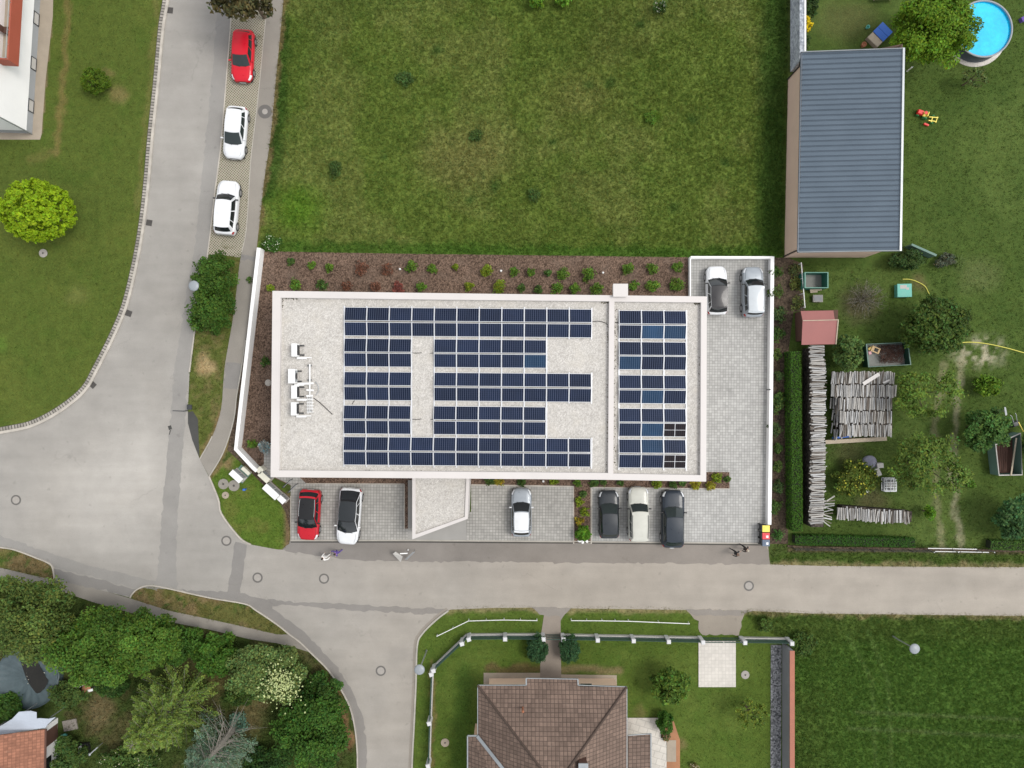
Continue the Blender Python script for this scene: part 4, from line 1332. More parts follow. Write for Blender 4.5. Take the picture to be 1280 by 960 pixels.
cable('cable', [(739, 402.5), (748, 401.5), (756, 403.5), (760, 406.5)], HR + 0.03, 0.025, M['cable'], 'thin dark cable crossing gravel beside the top panel row end', 'cable')
cable('cable', [(769, 403), (774, 403.5)], HR + 0.03, 0.025, M['cable'], 'short dark cable beside the divider on the small right roof', 'cable')
cable('cable', [(392, 497.5), (400, 503.5), (408, 511), (415.5, 518)], HR + 0.03, 0.03, M['cable'], 'dark cable running diagonally from the air conditioners over gravel', 'cable')
cable('cable', [(440, 505), (444, 499.5)], HR + 0.03, 0.025, M['cable'], 'short dark cable between the middle and fourth panel rows', 'cable')
cable('hose', [(394, 477), (397.5, 482), (398, 488), (395, 494)], HR + 0.03, 0.03, M['steel'], 'grey looped hose beside the air conditioner pipes', 'hose')
for yy, lab in ((441, 'second'), (524, 'fourth')):
    cable('cable', [(515, yy), (521, yy + 0.4), (527, yy - 0.2)], HR + 0.03, 0.022, M['cable'], 'small cable end in the gravel gap of the %s panel row' % lab, 'cable')
    cable('cable', [(538, yy + 0.6), (543, yy + 0.2)], HR + 0.03, 0.022, M['cable'], 'short cable stub left of the right block in %s panel row' % lab, 'cable')

pts_ = []
for (x0, y0, x1, y1, n_) in ((352, 373, 352, 386, 30), (352, 373, 372, 373.4, 30), (350, 400, 349, 580, 60), (360, 589, 755, 592, 90), (752, 377.6, 760.5, 378, 25), (760.5, 380, 759.8, 585, 90), (866, 379, 875.5, 379.5, 30), (875.5, 382, 874.8, 585, 80), (769, 380, 768, 585, 60)):
    for k in range(n_):
        t = random.random(); X, Y = P(x0 + (x1 - x0) * t + random.gauss(0, 0.9), y0 + (y1 - y0) * t + random.gauss(0, 0.9), HR)
        pts_.append((X, Y, HR + 0.015))
V_, F_, C_ = leaf_quads(np.array(pts_), 0.055, np.array([(0.09, 0.08, 0.055)] * len(pts_)) * RNG.uniform(0.5, 1.6, size=(len(pts_), 1)), 3.0, 0.8)
tag(np_mesh('leaf_litter', V_, F_, M['leaf'], col=C_), 'dark moss crumbs and litter gathered along the inner roof parapets', 'litter', None, 'stuff')


# air conditioning units
def air_con(px, py, lab, wide=1.0, deep=0.42, grey=False):
    x, y = P(px, py, HR + 0.75)
    o = empty('air_conditioner', (x, y, HR))
    tag(o, lab, 'air conditioner', 'air conditioners on the office roof')
    b = MB(); b.box((0, 0, 0.52), (deep, wide, 0.72)); b.build('casing', M['white_plastic'], o, bevel=0.02)
    b = MB(); b.box((deep / 2 + 0.011, 0, 0.52), (0.02, wide * 0.78, 0.58))
    gr = b.build('grille', M['plinth_grey'] if grey else M['dark_steel'], o)
    b = MB(); b.lathe((deep / 2 + 0.022, 0, 0.52), [(0.25, 0), (0.25, 0.015), (0.20, 0.02), (0.06, 0.012), (0.0, 0.012)], 20, axis='X')
    b.build('fan_guard', M['black'], gr)
    b = MB()
    for sy in (-1, 1):
        b.box((0.12, sy * wide * 0.36, 0.08), (0.85, 0.10, 0.16))
    b.build('foot_rail', M['dark_steel'], o)
    b = MB(); b.box((0.42, -wide / 2 - 0.10, 0.30), (0.75, 0.16, 0.10)); b.box((0.95, -wide / 2 - 0.06, 0.27), (0.45, 0.07, 0.07))
    b.build('pipe_cover', M['white_plastic'], o, bevel=0.01)
    return o


air_con(368.2, 437.5, 'white air conditioner nearest the upper end of the roof, standing alone')
air_con(364.8, 470.2, 'white air conditioner with pale grille, largest of the cluster', 1.1, 0.5, True)
air_con(368.0, 490.0, 'white air conditioner between two others, behind the pipe cluster')
air_con(367.5, 511.0, 'white air conditioner at the lower end of the cluster')
ptr = empty('pipe_run', (*P(388, 490, HR), HR)); tag(ptr, 'white insulated pipe run linking the rooftop air conditioners', 'pipes')
lx, ly = ptr.location.x, ptr.location.y
b = MB()
for (xa, ya, xb, yb, w_) in ((387.3, 455, 387.3, 497, 0.10), (385, 496, 385, 517, 0.05), (387.4, 496, 387.4, 516, 0.05), (390, 496, 390, 513, 0.05)):
    p, q = P(xa, ya, HR + 0.2), P(xb, yb, HR + 0.2)
    b.bar((p[0] - lx, p[1] - ly, 0.2), (q[0] - lx, q[1] - ly, 0.2), w_, 0.06)
b.build('pipe', M['white_plastic'], ptr) if False else None
for yy in (499, 503, 507, 511, 515):
    p, q = P(383, yy, HR + 0.2), P(392, yy, HR + 0.2)
    b.bar((p[0] - lx, p[1] - ly, 0.16), (q[0] - lx, q[1] - ly, 0.16), 0.05, 0.04)
b.build('pipe', M['white_plastic'], ptr)
b = MB()
for (xa, ya, xb, yb) in ((372, 479.5, 392, 479), (383, 487.5, 392, 488), (383, 495, 391, 494.5)):
    p, q = P(xa, ya, HR + 0.28), P(xb, yb, HR + 0.28)
    b.bar((p[0] - lx, p[1] - ly, 0.28), (q[0] - lx, q[1] - ly, 0.26), 0.13, 0.08)
b.build('pipe_cover', M['white_plastic'], ptr)
b = MB()
for yy in (457, 475, 498, 514):
    p = P(387.4, yy, HR); b.box((p[0] - lx, p[1] - ly, 0.08), (0.3, 0.12, 0.16))
b.build('support', M['grey_plastic'], ptr)

# ------------------------------------------------------------------ boundary walls of the office yard
b = strip('x', [(328.5, 312.5), (302.5, 540), (300.2, 560), (322, 583.5), (326, 587)], 0.30, -0.03, 1.0, M['render_bright'], build=False)
wl = b.build('garden_wall', M['render_bright'])
tag(wl, 'low white wall with a bend along the footpath beside the bark bed', 'wall', kind=None)
b = strip('x', [(861, 371), (861, 322.8)], 0.10, -0.03, 0.55, M['render_bright'], build=False)
strip('x', [(861.4, 323.2), (962.6, 323.4)], 0.20, -0.03, 0.62, M['render_bright'], build=False, mb=b)
strip('x', [(962.2, 322.2), (960.6, 500), (958.6, 654)], 0.30, -0.03, 0.64, M['render_bright'], build=False, mb=b)
yw = b.build('yard_wall', M['render_bright'])
tag(yw, 'low white wall enclosing the paved yard on its right side', 'wall')
for (x, y, lab) in ((961, 339, 'upper'), (960, 487, 'middle')):
    b = MB(); X, Y = P(x, y, 0.8)
    b.box((0, 0, 0.07), (0.22, 0.09, 0.14)); b.box((0.04, 0, 0.16), (0.34, 0.12, 0.05))
    o = b.build('wall_light', M['black']); o.location = (X, Y, 0.65)
    tag(o, 'small black light on the right yard wall, %s one' % lab, 'wall light', 'small lights on the yard wall')

# ------------------------------------------------------------------ metal roofed shed at right
shed = empty('metal_shed', (*P(1031, 210), 0)); tag(shed, 'long tan shed with a blue grey ribbed metal roof sloping left', 'shed')
sx_, sy_ = shed.location.x, shed.location.y


def lp(px, py, z, o, zz=None):
    x, y = P(px, py, z)
    return (x - o.location.x, y - o.location.y, z if zz is None else zz)


g4 = [P(985, 98), P(1086, 92), P(1081, 322), P(980.5, 322)]
g4 = [(x - sx_, y - sy_) for x, y in g4]
hl, hr_ = 3.05, 5.3
b = MB()
zs = [hl, hr_, hr_, hl]
vs = [(x, y, 0) for x, y in g4] + [(g4[i][0], g4[i][1], zs[i]) for i in range(4)]
b.add(vs, [(0, 1, 5, 4), (1, 2, 6, 5), (2, 3, 7, 6), (3, 0, 4, 7)])
b.build('wall', M['tan'], shed, recalc=True)
rc = [(1003, 65.5, 3.25), (1129.5, 61, 5.75), (1125.5, 313, 5.75), (998.8, 315, 3.25)]
rp = [Vector(lp(x, y, z, shed)) for x, y, z in rc]
b = MB()
nrm = (rp[1] - rp[0]).cross(rp[3] - rp[0]); nrm.normalize()
if nrm.z < 0:
    nrm = -nrm
dn = nrm * -0.14
b.add([*rp, *[q + dn for q in rp]], [(3, 2, 1, 0), (4, 5, 6, 7), (0, 1, 5, 4), (1, 2, 6, 5), (2, 3, 7, 6), (3, 0, 4, 7)])
rf = b.build('roof', M['sheet_metal'], shed, recalc=True)
b = MB()
NS = 39
for k in range(NS):
    t = (k + 0.35) / NS
    a = rp[0].lerp(rp[3], t) + nrm * 0.012; c = rp[1].lerp(rp[2], t) + nrm * 0.012
    b.bar(a, c, 0.06, 0.03, 0)  # dark line beside each rib, its shading put into the colour
    off = (rp[3] - rp[0]).normalized() * 0.045
    b.bar(a + off + nrm * 0.006, c + off + nrm * 0.006, 0.026, 0.055, 1)
b.build('roof_rib', [M['rib_shade_gutter'], M['sheet_metal']], rf)
b = MB()
b.bar(rp[1] + Vector((-0.02, 0.05, 0.03)), rp[2] + Vector((-0.02, -0.05, 0.03)), 0.16, 0.12)
b.bar(rp[0] + Vector((-0.05, 0.02, 0)), rp[1] + Vector((0, 0.02, 0)), 0.07, 0.16)
b.bar(rp[3] + Vector((-0.05, -0.02, 0)), rp[2] + Vector((0, -0.02, 0)), 0.07, 0.16)
b.build('verge_trim', M['gutter'], shed)
b = MB()
b.bar(rp[0] + Vector((-0.07, 0.03, -0.06)), rp[3] + Vector((-0.07, -0.03, -0.06)), 0.12, 0.10)
b.build('gutter', M['rib_shade_gutter'], shed)
b = MB()
for gx_, gy_, q in ((g4[0][0], g4[0][1], rp[0]), (g4[3][0], g4[3][1], rp[3])):
    s_ = 1 if gy_ > 0 else -1
    b.tube([q + Vector((-0.05, -0.12 * s_, -0.12)), (gx_ - 0.06, gy_ - 0.1 * s_, hl - 0.55), (gx_ - 0.06, gy_ - 0.1 * s_, 0.0)], 0.05, 8)
b.build('downpipe', M['black'], shed)

# stone wall running north from the shed
wx0, wy0 = P(987.5, -40); wx1, wy1 = P(987.2, 90)
b = MB(); HWL = 2.0
o = empty('stone_wall', (wx0, wy1, 0)); tag(o, 'rough grey stone wall with white coping behind the shed', 'wall')
L_ = wy0 - wy1
b.box((0.27, L_ / 2, HWL / 2), (0.5, L_, HWL)); b.build('masonry', M['stone_wall'], o)
b = MB(); b.box((0.46, L_ / 2, HWL + 0.04), (0.13, L_ + 0.02, 0.08)); b.build('coping', M['render_bright'], o)

# ------------------------------------------------------------------ white house at top left
wh = empty('white_house', (*P(40, 166), 0)); tag(wh, 'white rendered house with grey plinth and red brown balcony', 'house')


def Lw(px, py, z=0.0):
    x, y = P(px, py)
    return Vector((x - wh.location.x, y - wh.location.y, z))


A_, B_, C_, D_ = Lw(40.5, 167), Lw(55.5, -80), Lw(-190, -100), Lw(-200, 160)
b = MB()
fl = [A_, B_, C_, D_]
HWH = 7.0
vs = [Vector((p.x, p.y, 0.75)) for p in fl] + [Vector((p.x, p.y, HWH)) for p in fl]
b.add(vs, [(0, 1, 5, 4), (1, 2, 6, 5), (2, 3, 7, 6), (3, 0, 4, 7), (4, 5, 6, 7)])
b.build('wall', M['render_bright'], wh, recalc=True)
b = MB()
cn = (A_ + B_ + C_ + D_) / 4
vs = [Vector((p.x, p.y, 0)) + (Vector((p.x, p.y, 0)) - cn).normalized() * -0.02 for p in fl] + [Vector((p.x, p.y, 0.76)) + (Vector((p.x, p.y, 0)) - cn).normalized() * -0.02 for p in fl]
b.add(vs, [(0, 1, 5, 4), (1, 2, 6, 5), (2, 3, 7, 6), (3, 0, 4, 7)])
b.build('plinth', M['plinth_grey'], wh, recalc=True)
fd = (B_ - A_).normalized(); fn = Vector((fd.y, -fd.x, 0))      # facade direction, outward normal
for yy in (26, 82, 134.5):
    t = (167 - yy) * S
    p = A_ + fd * t
    b = MB()
    for dx, dz, w_, h_ in ((-0.5, 0.38, 0.06, 0.66), (0.5, 0.38, 0.06, 0.66), (0, 0.72, 1.06, 0.06), (0, 0.08, 1.06, 0.06)):
        q = p + fd * dx + Vector((0, 0, dz)) + fn * 0.02
        b.box(q, (0.06 if True else 0, w_, h_), math.atan2(fn.y, fn.x))
    wn = b.build('window', M['dark_steel'], wh)
    b = MB(); b.box(p + Vector((0, 0, 0.40)) + fn * 0.006, (0.03, 0.94, 0.58), math.atan2(fn.y, fn.x)); b.build('pane', M['plinth_white'], wn)
# balcony
b = MB()
t0 = (167 - 107) * S; t1 = (167 + 80) * S; dp = 1.25
def BQ(t, d, z):
    return A_ + fd * t + fn * d + Vector((0, 0, z))
ang = math.atan2(fn.y, fn.x)
mid = (t0 + t1) / 2
b.box(BQ(mid, dp - 0.06, 4.45), (0.12, t1 - t0, 1.2), ang)
b.box(BQ(t0 + 0.06, dp / 2 - 0.06, 4.45), (dp - 0.12, 0.12, 1.2), ang)
bal = b.build('balcony', M['red_brown'], wh)
b = MB(); b.box(BQ(mid, dp / 2 - 0.06, 3.95), (dp - 0.125, t1 - t0 - 0.15, 0.16), ang); b.build('balcony_floor', M['beige'], bal)
b = MB()
for k in range(9):
    t = t0 + 0.1 + k * 1.1
    q = BQ(t, dp - 0.06, 5.05); b.tube([q, q + Vector((0, 0, 0.22))], 0.02, 6)
b.tube([BQ(t0 + 0.05, dp - 0.06, 5.27), BQ(t1, dp - 0.06, 5.27)], 0.025, 6)
b.tube([BQ(t0 + 0.05, dp - 0.06, 5.27), BQ(t0 + 0.05, 0.1, 5.27)], 0.025, 6)
b.build('railing', M['steel'], bal)
b = MB()
b.tube([A_ + Vector((0.02, -0.06, 0.1)), A_ + Vector((0.02, -0.06, HWH))], 0.055, 8)
b.build('downpipe', M['gutter'], wh)
ch = empty('balcony_chair', tuple(wh.matrix_world.translation)); ch.location = tuple(Vector(wh.location) + BQ(t0 + 2.6, 0.55, 4.03))
tag(ch, 'dark brown chair standing on the red brown balcony', 'chair')
b = MB(); b.box((0, 0, 0.42), (0.5, 0.5, 0.06)); b.build('seat', M['brown_wood'], ch)
b = MB(); b.box((-0.24, 0, 0.72), (0.05, 0.5, 0.55)); b.build('backrest', M['brown_wood'], ch)
for sx in (-1, 1):
    for sy in (-1, 1):
        b = MB(); b.box((sx * 0.2, sy * 0.2, 0.2), (0.05, 0.05, 0.40)); b.build('leg', M['brown_wood'], ch)

# ------------------------------------------------------------------ hip roofed house at the bottom
th = empty('tiled_house', (*P(690, 920), 0)); tag(th, 'peach house with brown tiled hip roof beside the side street', 'house')
EH = 3.3


def Lt(px, py, z):
    x, y = P(px, py, z)
    return Vector((x - th.location.x, y - th.location.y, z))


def roof_face(mb_, pts, mi=0):
    """sloped tiled face; UV runs along the eave (first edge) and up the slope"""
    pts = [Vector(p) for p in pts]
    nn = sum(((pts[i] - pts[0]).cross(pts[i + 1] - pts[0]) for i in range(1, len(pts) - 1)), Vector()).normalized()
    if nn.z < 0:
        pts = pts[::-1]; nn = -nn
    h_ = nn.cross(Vector((0, 0, 1)))
    h_ = h_.normalized() if h_.length > 1e-4 else Vector((1, 0, 0))
    u_ = h_.cross(nn) * -1
    uv = [(p.dot(h_) + 50, p.dot(u_) + 50) for p in pts]
    mb_.add(pts, [tuple(range(len(pts)))], mi, False, [uv])


RZ = 7.2
E1, E2 = Lt(597.5, 857, EH), Lt(783.3, 859, EH)
E3, E4 = Lt(783.3, 1075, EH), Lt(597.5, 1075, EH)
ridge_y = 966
RA, RB = Lt(690, ridge_y, RZ), Lt(690, 1000, RZ)
RA.x = RB.x = (E1.x + E2.x) / 2
run = abs(E2.x - RA.x)
RA.y = E1.y - run; RB.y = RA.y - 3.0
b = MB()
PE1, PE2 = Lt(657.8, 848, EH - 0.35), Lt(722.3, 849, EH - 0.35)
Q1, Q2 = Vector((PE1.x, E1.y, EH)), Vector((PE2.x, E1.y, EH))
slope = (RZ - EH) / run
PE1.z = PE2.z = EH - slope * (PE1.y - E1.y)
roof_face(b, [E1, Q1, Q2, E2, RA])
roof_face(b, [PE1, PE2, Q2, Q1])
roof_face(b, [E2, E3, RB, RA])
roof_face(b, [E4, E1, RA, RB])
roof_face(b, [E3, E4, RB])
roof_t = b.build('roof', M['tiles'], th)
sol = roof_t.modifiers.new('thickness', 'SOLIDIFY'); sol.thickness = 0.12; sol.offset = -1
b = MB()
for p, q in ((E1, RA), (E2, RA), (RA, RB)):
    b.tube([p + Vector((0, 0, 0.03)), q + Vector((0, 0, 0.03))], 0.10, 8)
b.build('ridge_cap', M['tiles'], roof_t)
b = MB()
for p, q in ((E1, Q1), (Q2, E2), (PE1, PE2), (Q1, PE1), (Q2, PE2), (E2, E3), (E4, E1)):
    b.bar(p + Vector((0, 0, -0.05)), q + Vector((0, 0, -0.05)), 0.11, 0.10)
b.build('gutter', M['gutter'], roof_t)
b = MB()
wy = Lt(690, 848, 0).y
wxa, wxb = Lt(611, 850, 1.5).x, Lt(771.5, 850, 1.5).x
b.prism([(wxa, wy - 14), (wxb, wy - 14), (wxb, wy), (wxa, wy)], 0.0, EH - 0.02)
b.build('wall', M['peach'], th)
wq = Lt(733, 855.5, 1.7)
b = MB(); b.box((wq.x, wy + 0.015, 1.75), (1.0, 0.05, 1.25)); wn = b.build('window', M['gutter'], th)
b = MB(); b.box((wq.x, wy + 0.035, 1.75), (0.84, 0.03, 1.08)); b.build('pane', M['glass'], wn)
# left wing
F1, F2 = Lt(584.5, 919.5, EH), Lt(601, 919.5, EH)
b = MB()
G1 = Vector((F1.x, F1.y - 12, EH)); RW = Vector((F1.x + 5.0, F1.y - 5.0, EH + 5.0 * slope))
roof_face(b, [G1, F1, RW, Vector((RW.x, RW.y - 8, RW.z))])
roof_face(b, [F1, Vector((E1.x + 0.9, F1.y, EH + 0.02)), Vector((RW.x, RW.y, RW.z))])
wing = b.build('wing_roof', M['tiles'], th)
b = MB(); v0 = Vector((E1.x - 0.05, F1.y, EH + 0.10)); v1 = Vector((E1.x + 4.2, F1.y - 3.9, EH + 4.1 * slope + 0.15))
b.bar(v0, v1, 0.26, 0.05); b.bar(F1 + Vector((0, 0, 0.0)), Vector((E1.x, F1.y, EH)), 0.10, 0.1); b.bar(F1, G1, 0.10, 0.1)
b.build('flashing', M['gutter'], wing)
b = MB(); b.box((F1.x + 2.6, F1.y - 6.6, (EH - 0.3) / 2), (4.3, 12.0, EH - 0.3)); b.build('wing_wall', M['peach'], th)
# chimney, roof vent, annex
tq = Lt(728, 955, 5.9)
b = MB(); b.box((tq.x, tq.y, 5.6), (0.62, 0.78, 2.0)); chm = b.build('chimney', M['brick_cap'], th)
chm.data.materials[0] = M['brown_wood']
b = MB(); b.box((tq.x, tq.y, 6.64), (0.74, 0.90, 0.08)); b.build('chimney_cap', M['gutter'], chm)
vq = Lt(653.5, 887, 4.6)
b = MB(); b.tube([(vq.x, vq.y, 4.2), (vq.x, vq.y, 4.95)], 0.07, 10); b.lathe((vq.x, vq.y, 4.95), [(0.11, 0), (0.09, 0.06), (0.0, 0.09)], 10); b.build('roof_vent', M['terracotta'], th)
N1, N2, N3, N4 = Lt(784.5, 917.5, 2.7), Lt(813.6, 917, 2.7), Lt(813.6, 1040, 2.7), Lt(784.5, 1040, 2.7)
b = MB(); N1.z = N4.z = 2.9
roof_face(b, [N2, N3, N4, N1]); an = b.build('annex_roof', M['tiles'], th)
sm_ = an.modifiers.new('thickness', 'SOLIDIFY'); sm_.thickness = 0.10
b = MB(); b.bar(N2, N3, 0.09, 0.09); b.bar(N1, N2, 0.06, 0.08); b.build('annex_gutter', M['gutter'], an)

# ------------------------------------------------------------------ house with the orange roof, bottom left
oh = empty('orange_roof_house', (*P(40, 930), 0)); tag(oh, 'small white walled house with faded orange tiled roof', 'house')


def Lo(px, py, z):
    x, y = P(px, py, z)
    return Vector((x - oh.location.x, y - oh.location.y, z))


b = MB(); Z1 = 2.5
o1, o2, o3, o4 = Lo(57.5, 911.5, Z1), Lo(54, 1060, Z1), Lo(-60, 1060, Z1 + 2.4), Lo(-60, 927, Z1 + 2.4)
roof_face(b, [o1, o2, o3, o4]); orf = b.build('roof', M['tiles_orange'], oh)
q_ = orf.modifiers.new('thickness', 'SOLIDIFY'); q_.thickness = 0.12
b = MB(); b.bar(o1, o2, 0.12, 0.1); b.build('gutter', M['brown_wood'], orf)
b = MB(); w0, w1_ = Lo(72.5, 897, 0), Lo(71, 1060, 0)
b.prism([(w0.x, w0.y), (w1_.x, w1_.y), (w1_.x - 10, w1_.y), (w0.x - 10, w0.y - 1.3)], 0, 2.3); b.build('wall', M['render_bright'], oh)
b = MB(); d0 = Lo(70.5, 912, 0.9); b.box((w0.x - 0.01, w0.y - 1.1, 1.0), (0.06, 1.3, 1.9)); b.build('door', M['brown_wood'], oh)
b = MB(); b.box((w0.x - 0.08, w0.y - 3.3, 1.2), (0.06, 1.4, 0.9)); wn = b.build('window', M['gutter'], oh)
b = MB(); b.box((w0.x - 0.04, w0.y - 3.3, 1.2), (0.03, 1.25, 0.76)); b.build('pane', M['glass'], wn)
# cloth canopy over its yard
CANO = [(-20, 925), (0, 919.5), (28, 914), (57, 909.5), (60, 905), (70, 896), (62, 898), (50, 897.5), (46, 898), (46, 890), (38, 888.5), (24, 889.5), (16, 898), (0, 908), (-20, 914)]
cz = 2.72
cp = [P(x, y, cz) for x, y in CANO]
can = empty('cloth_canopy', (*P(30, 905), 0)); tag(can, 'pale blue white cloth canopy stretched beside the orange roof', 'canopy')
b = MB(); pl_ = [(x - can.location.x, y - can.location.y) for x, y in cp]
if area2(pl_) < 0:
    pl_ = pl_[::-1]
b.add([(x, y, cz + 0.06 * math.sin(x * 2.1) + 0.05 * math.cos(y * 3)) for x, y in pl_], [fix(t, pl_) for t in tessellate_polygon([[Vector((q[0], q[1], 0)) for q in pl_]])])
cl = b.build('cloth', M['cloth_white'], can); sd = cl.modifiers.new('thickness', 'SOLIDIFY'); sd.thickness = 0.02
for (x, y) in ((26, 893), (60, 899), (-5, 910)):
    q = P(x, y, cz); b = MB(); b.tube([(q[0] - can.location.x, q[1] - can.location.y, 0), (q[0] - can.location.x, q[1] - can.location.y, cz - 0.1)], 0.04, 8)
    b.build('pole', M['steel'], can)

# ------------------------------------------------------------------ cars
def lerp(a, b, t):
    return a + (b - a) * t


def make_car(spec):
    """front looks along +y, origin on the ground at the centre"""
    L, W, HC = spec['L'], spec['W'], spec['H']
    name = spec.get('name', 'parked_car')
    x0, y0 = P(spec['px'][0], spec['px'][1], 0.75)
    d = spec['dir']
    rz = math.atan2(d[0], d[1] * 1.0) * -1.0
    # image direction (dx, dy down) -> world (dx, -dy)
    rz = math.atan2(-d[1], d[0]) - PI / 2
    root = empty(name, (x0, y0, 0), rz)
    tag(root, spec['label'], spec.get('cat', 'car'), spec['group'])
    paint = spec['paint']; gl = spec.get('glass', M['glass'])
    hl = L / 2
    zb = spec.get('belt', HC * 0.66)          # belt line
    zh = spec.get('hood', zb * 0.93)          # hood height at cowl
    zn = spec.get('nose', zh - 0.16)
    ycf = hl - spec.get('hoodlen', 1.05)      # windscreen base
    ycr = -hl + spec.get('tail', 0.12)        # rear window base
    yrf = ycf - spec.get('rake', 0.75)
    yrr = ycr + spec.get('rrake', 0.45)
    wb = W / 2 * spec.get('wbelt', 0.93); wr = W / 2 * spec.get('wroof', 0.70)
    rf_, rr_ = spec.get('rfront', 0.75), spec.get('rrear', 0.5)

    def hw(y):
        """half width in plan"""
        if y > hl - rf_:
            t = (y - (hl - rf_)) / rf_
            return W / 2 * (1 - 0.36 * t ** 2.6)
        if y < -hl + rr_:
            t = ((-hl + rr_) - y) / rr_
            return W / 2 * (1 - 0.22 * t ** 2.4)
        return W / 2

    def zt(y):
        """deck height"""
        if y > ycf:
            t = (y - ycf) / (hl - ycf)
            return lerp(zh, zn, t ** 1.7) - (0.10 * max(0, (t - 0.85) / 0.15) ** 2)
        if y < ycr:
            return lerp(zb - 0.02, zb - 0.12, (ycr - y) / max(0.02, hl + ycr))
        return lerp(zb - 0.02, zh, max(0, (y - (ycf - 0.5)) / 0.5) if y > ycf - 0.5 else 0)

    def sect(y):
        w = hw(y); z = zt(y); zlow = 0.26 + 0.10 * max(0, (abs(y) - hl + 0.5) / 0.5) ** 2
        half = [(0.0, z + 0.035), (0.45 * w, z + 0.028), (0.74 * w, z + 0.008), (0.90 * w, z - 0.035), (0.975 * w, z - 0.12), (w, z - 0.28),
                (0.995 * w, 0.50), (0.975 * w, 0.36), (0.90 * w, zlow)]
        return half

    ys = sorted(set([-hl, -hl + 0.03, -hl + 0.10, -hl + 0.22, -hl + 0.4, -hl + 0.7] + [lerp(-hl + 1.0, hl - 1.1, q / 7) for q in range(8)] +
                    [ycf, hl - 0.95, hl - 0.75, hl - 0.55, hl - 0.38, hl - 0.24, hl - 0.13, hl - 0.05, hl]))
    b = MB()
    vs = []
    for y in ys:
        hlf = sect(y)
        e = 0.0
        full = [(-x, z) for x, z in hlf[::-1]] + hlf[1:]
        for x, z in full:
            vs.append((x, y, z))
    nsec = 17
    fs = []
    for i in range(len(ys) - 1):
        for k in range(nsec - 1):
            fs.append((i * nsec + k, (i + 1) * nsec + k, (i + 1) * nsec + k + 1, i * nsec + k + 1))
    b.add(vs, fs, 0, True)
    b.add(vs[:nsec], [tuple(range(nsec))], 0, False)
    b.add(vs[-nsec:], [tuple(range(nsec))[::-1]], 0, False)
    # cabin shell
    bow, bow2 = spec.get('bow', 0.16), 0.07
    zr = HC

    def front(s, v):
        v2 = v
        y = lerp(ycf - bow * s * s, yrf - bow2 * s * s, v2); x = s * lerp(wb * 0.95, wr, v); z = lerp(zh, zr - 0.03, v) + 0.03 * math.sin(PI * v)
        return (x, y, z)

    def rear(s, v):
        y = lerp(ycr + 0.12 * s * s, yrr + 0.05 * s * s, v); x = s * lerp(wb * 0.92, wr * 0.97, v); z = lerp(zb - 0.02, zr - 0.05, v) + 0.025 * math.sin(PI * v)
        return (x, y, z)

    def side(sg, s, v):
        p0 = Vector(rear(sg, v)); p1 = Vector(front(sg, v))
        p = p0.lerp(p1, s)
        p.x += sg * (lerp(0.055, 0.035, v) * math.sin(PI * s) + 0.02 * math.sin(PI * v))
        p.z += 0.02 * v * math.sin(PI * s)
        return p

    def roof(u, s, lift=0.0):
        """u across -1..1, s rear..front"""
        a = side(-1, s, 1.0); c = side(1, s, 1.0)
        p = a.lerp(c, (u + 1) / 2)
        f = (1 - s) * (Vector(rear(u, 1)) - (Vector(rear(-1, 1)).lerp(Vector(rear(1, 1)), (u + 1) / 2))) + s * (Vector(front(u, 1)) - (Vector(front(-1, 1)).lerp(Vector(front(1, 1)), (u + 1) / 2)))
        p = p + f
        p.z += 0.05 * (1 - u * u) * (0.35 + 0.65 * math.sin(PI * min(1, max(0, s)))) + lift
        return p

    ci = 1 if spec.get('cabin') else 0
    b.grid(lambda i, j: front(i * 2 - 1, j), 8, 4, ci)
    b.grid(lambda i, j: rear(1 - i * 2, j), 8, 4, ci)
    b.grid(lambda i, j: side(1, 1 - i, j), 10, 4, flip=True)
    b.grid(lambda i, j: side(-1, i, j), 10, 4, flip=True)
    b.grid(lambda i, j: roof(i * 2 - 1, j), 8, 10, ci)
    body = b.build('body', [paint, spec.get('cabin') or paint], root, recalc=True)
    # sill / bumper plastic along the bottom
    b = MB()
    b.box((0, 0, 0.25), (W * 0.90, L * 0.92, 0.12))
    b.build('underbody', M['black'], root)
    # glass
    def patch(fn, u0, u1, v0, v1, nm, mat, off, flip=False, nu=8, nv=4):
        bb = MB()
        bb.grid(lambda i, j: fn(lerp(u0, u1, i), lerp(v0, v1, j)), nu, nv, flip=flip)
        # push outwards
        cc = Vector((0, 0, zb * 0.75))
        bb.v = [tuple(Vector(p) + (Vector(p) - cc).normalized() * off) for p in bb.v]
        return bb.build(nm, mat, root, recalc=False)
    patch(front, -0.93, 0.93, 0.05, 0.95, 'windshield', gl, 0.012)
    patch(lambda s, v: rear(-s, v), -0.86, 0.86, 0.10, 0.88, 'rear_window', gl, 0.014)
    for sg in (1, -1):
        cuts = spec.get('cuts', ((0.08, 0.24), (0.265, 0.565), (0.60, 0.93)))
        for (s0, s1) in cuts:
            patch(lambda s, v, g=sg: side(g, s, v), s0, s1, 0.10, 0.86, 'side_window', gl, 0.012, flip=(sg < 0))
    rt = spec.get('roof')
    if rt:
        s0, s1 = spec.get('roofspan', (0.02, 0.985)); uu = spec.get('roofu', 0.95)
        bb = MB(); bb.grid(lambda i, j: roof(lerp(-uu, uu, i), lerp(s0, s1, j), 0.012), 8, 8); bb.build('roof', rt, root)
    if spec.get('rails'):
        for sg in (-1, 1):
            pts = [roof(sg * 0.93, s, 0.05 if 0.05 < s < 0.95 else 0.015) for s in [0.04 + 0.0955 * q for q in range(10)]]
            bb = MB(); bb.tube(pts, 0.022, 6); bb.build('roof_rail', spec['rails'], root)
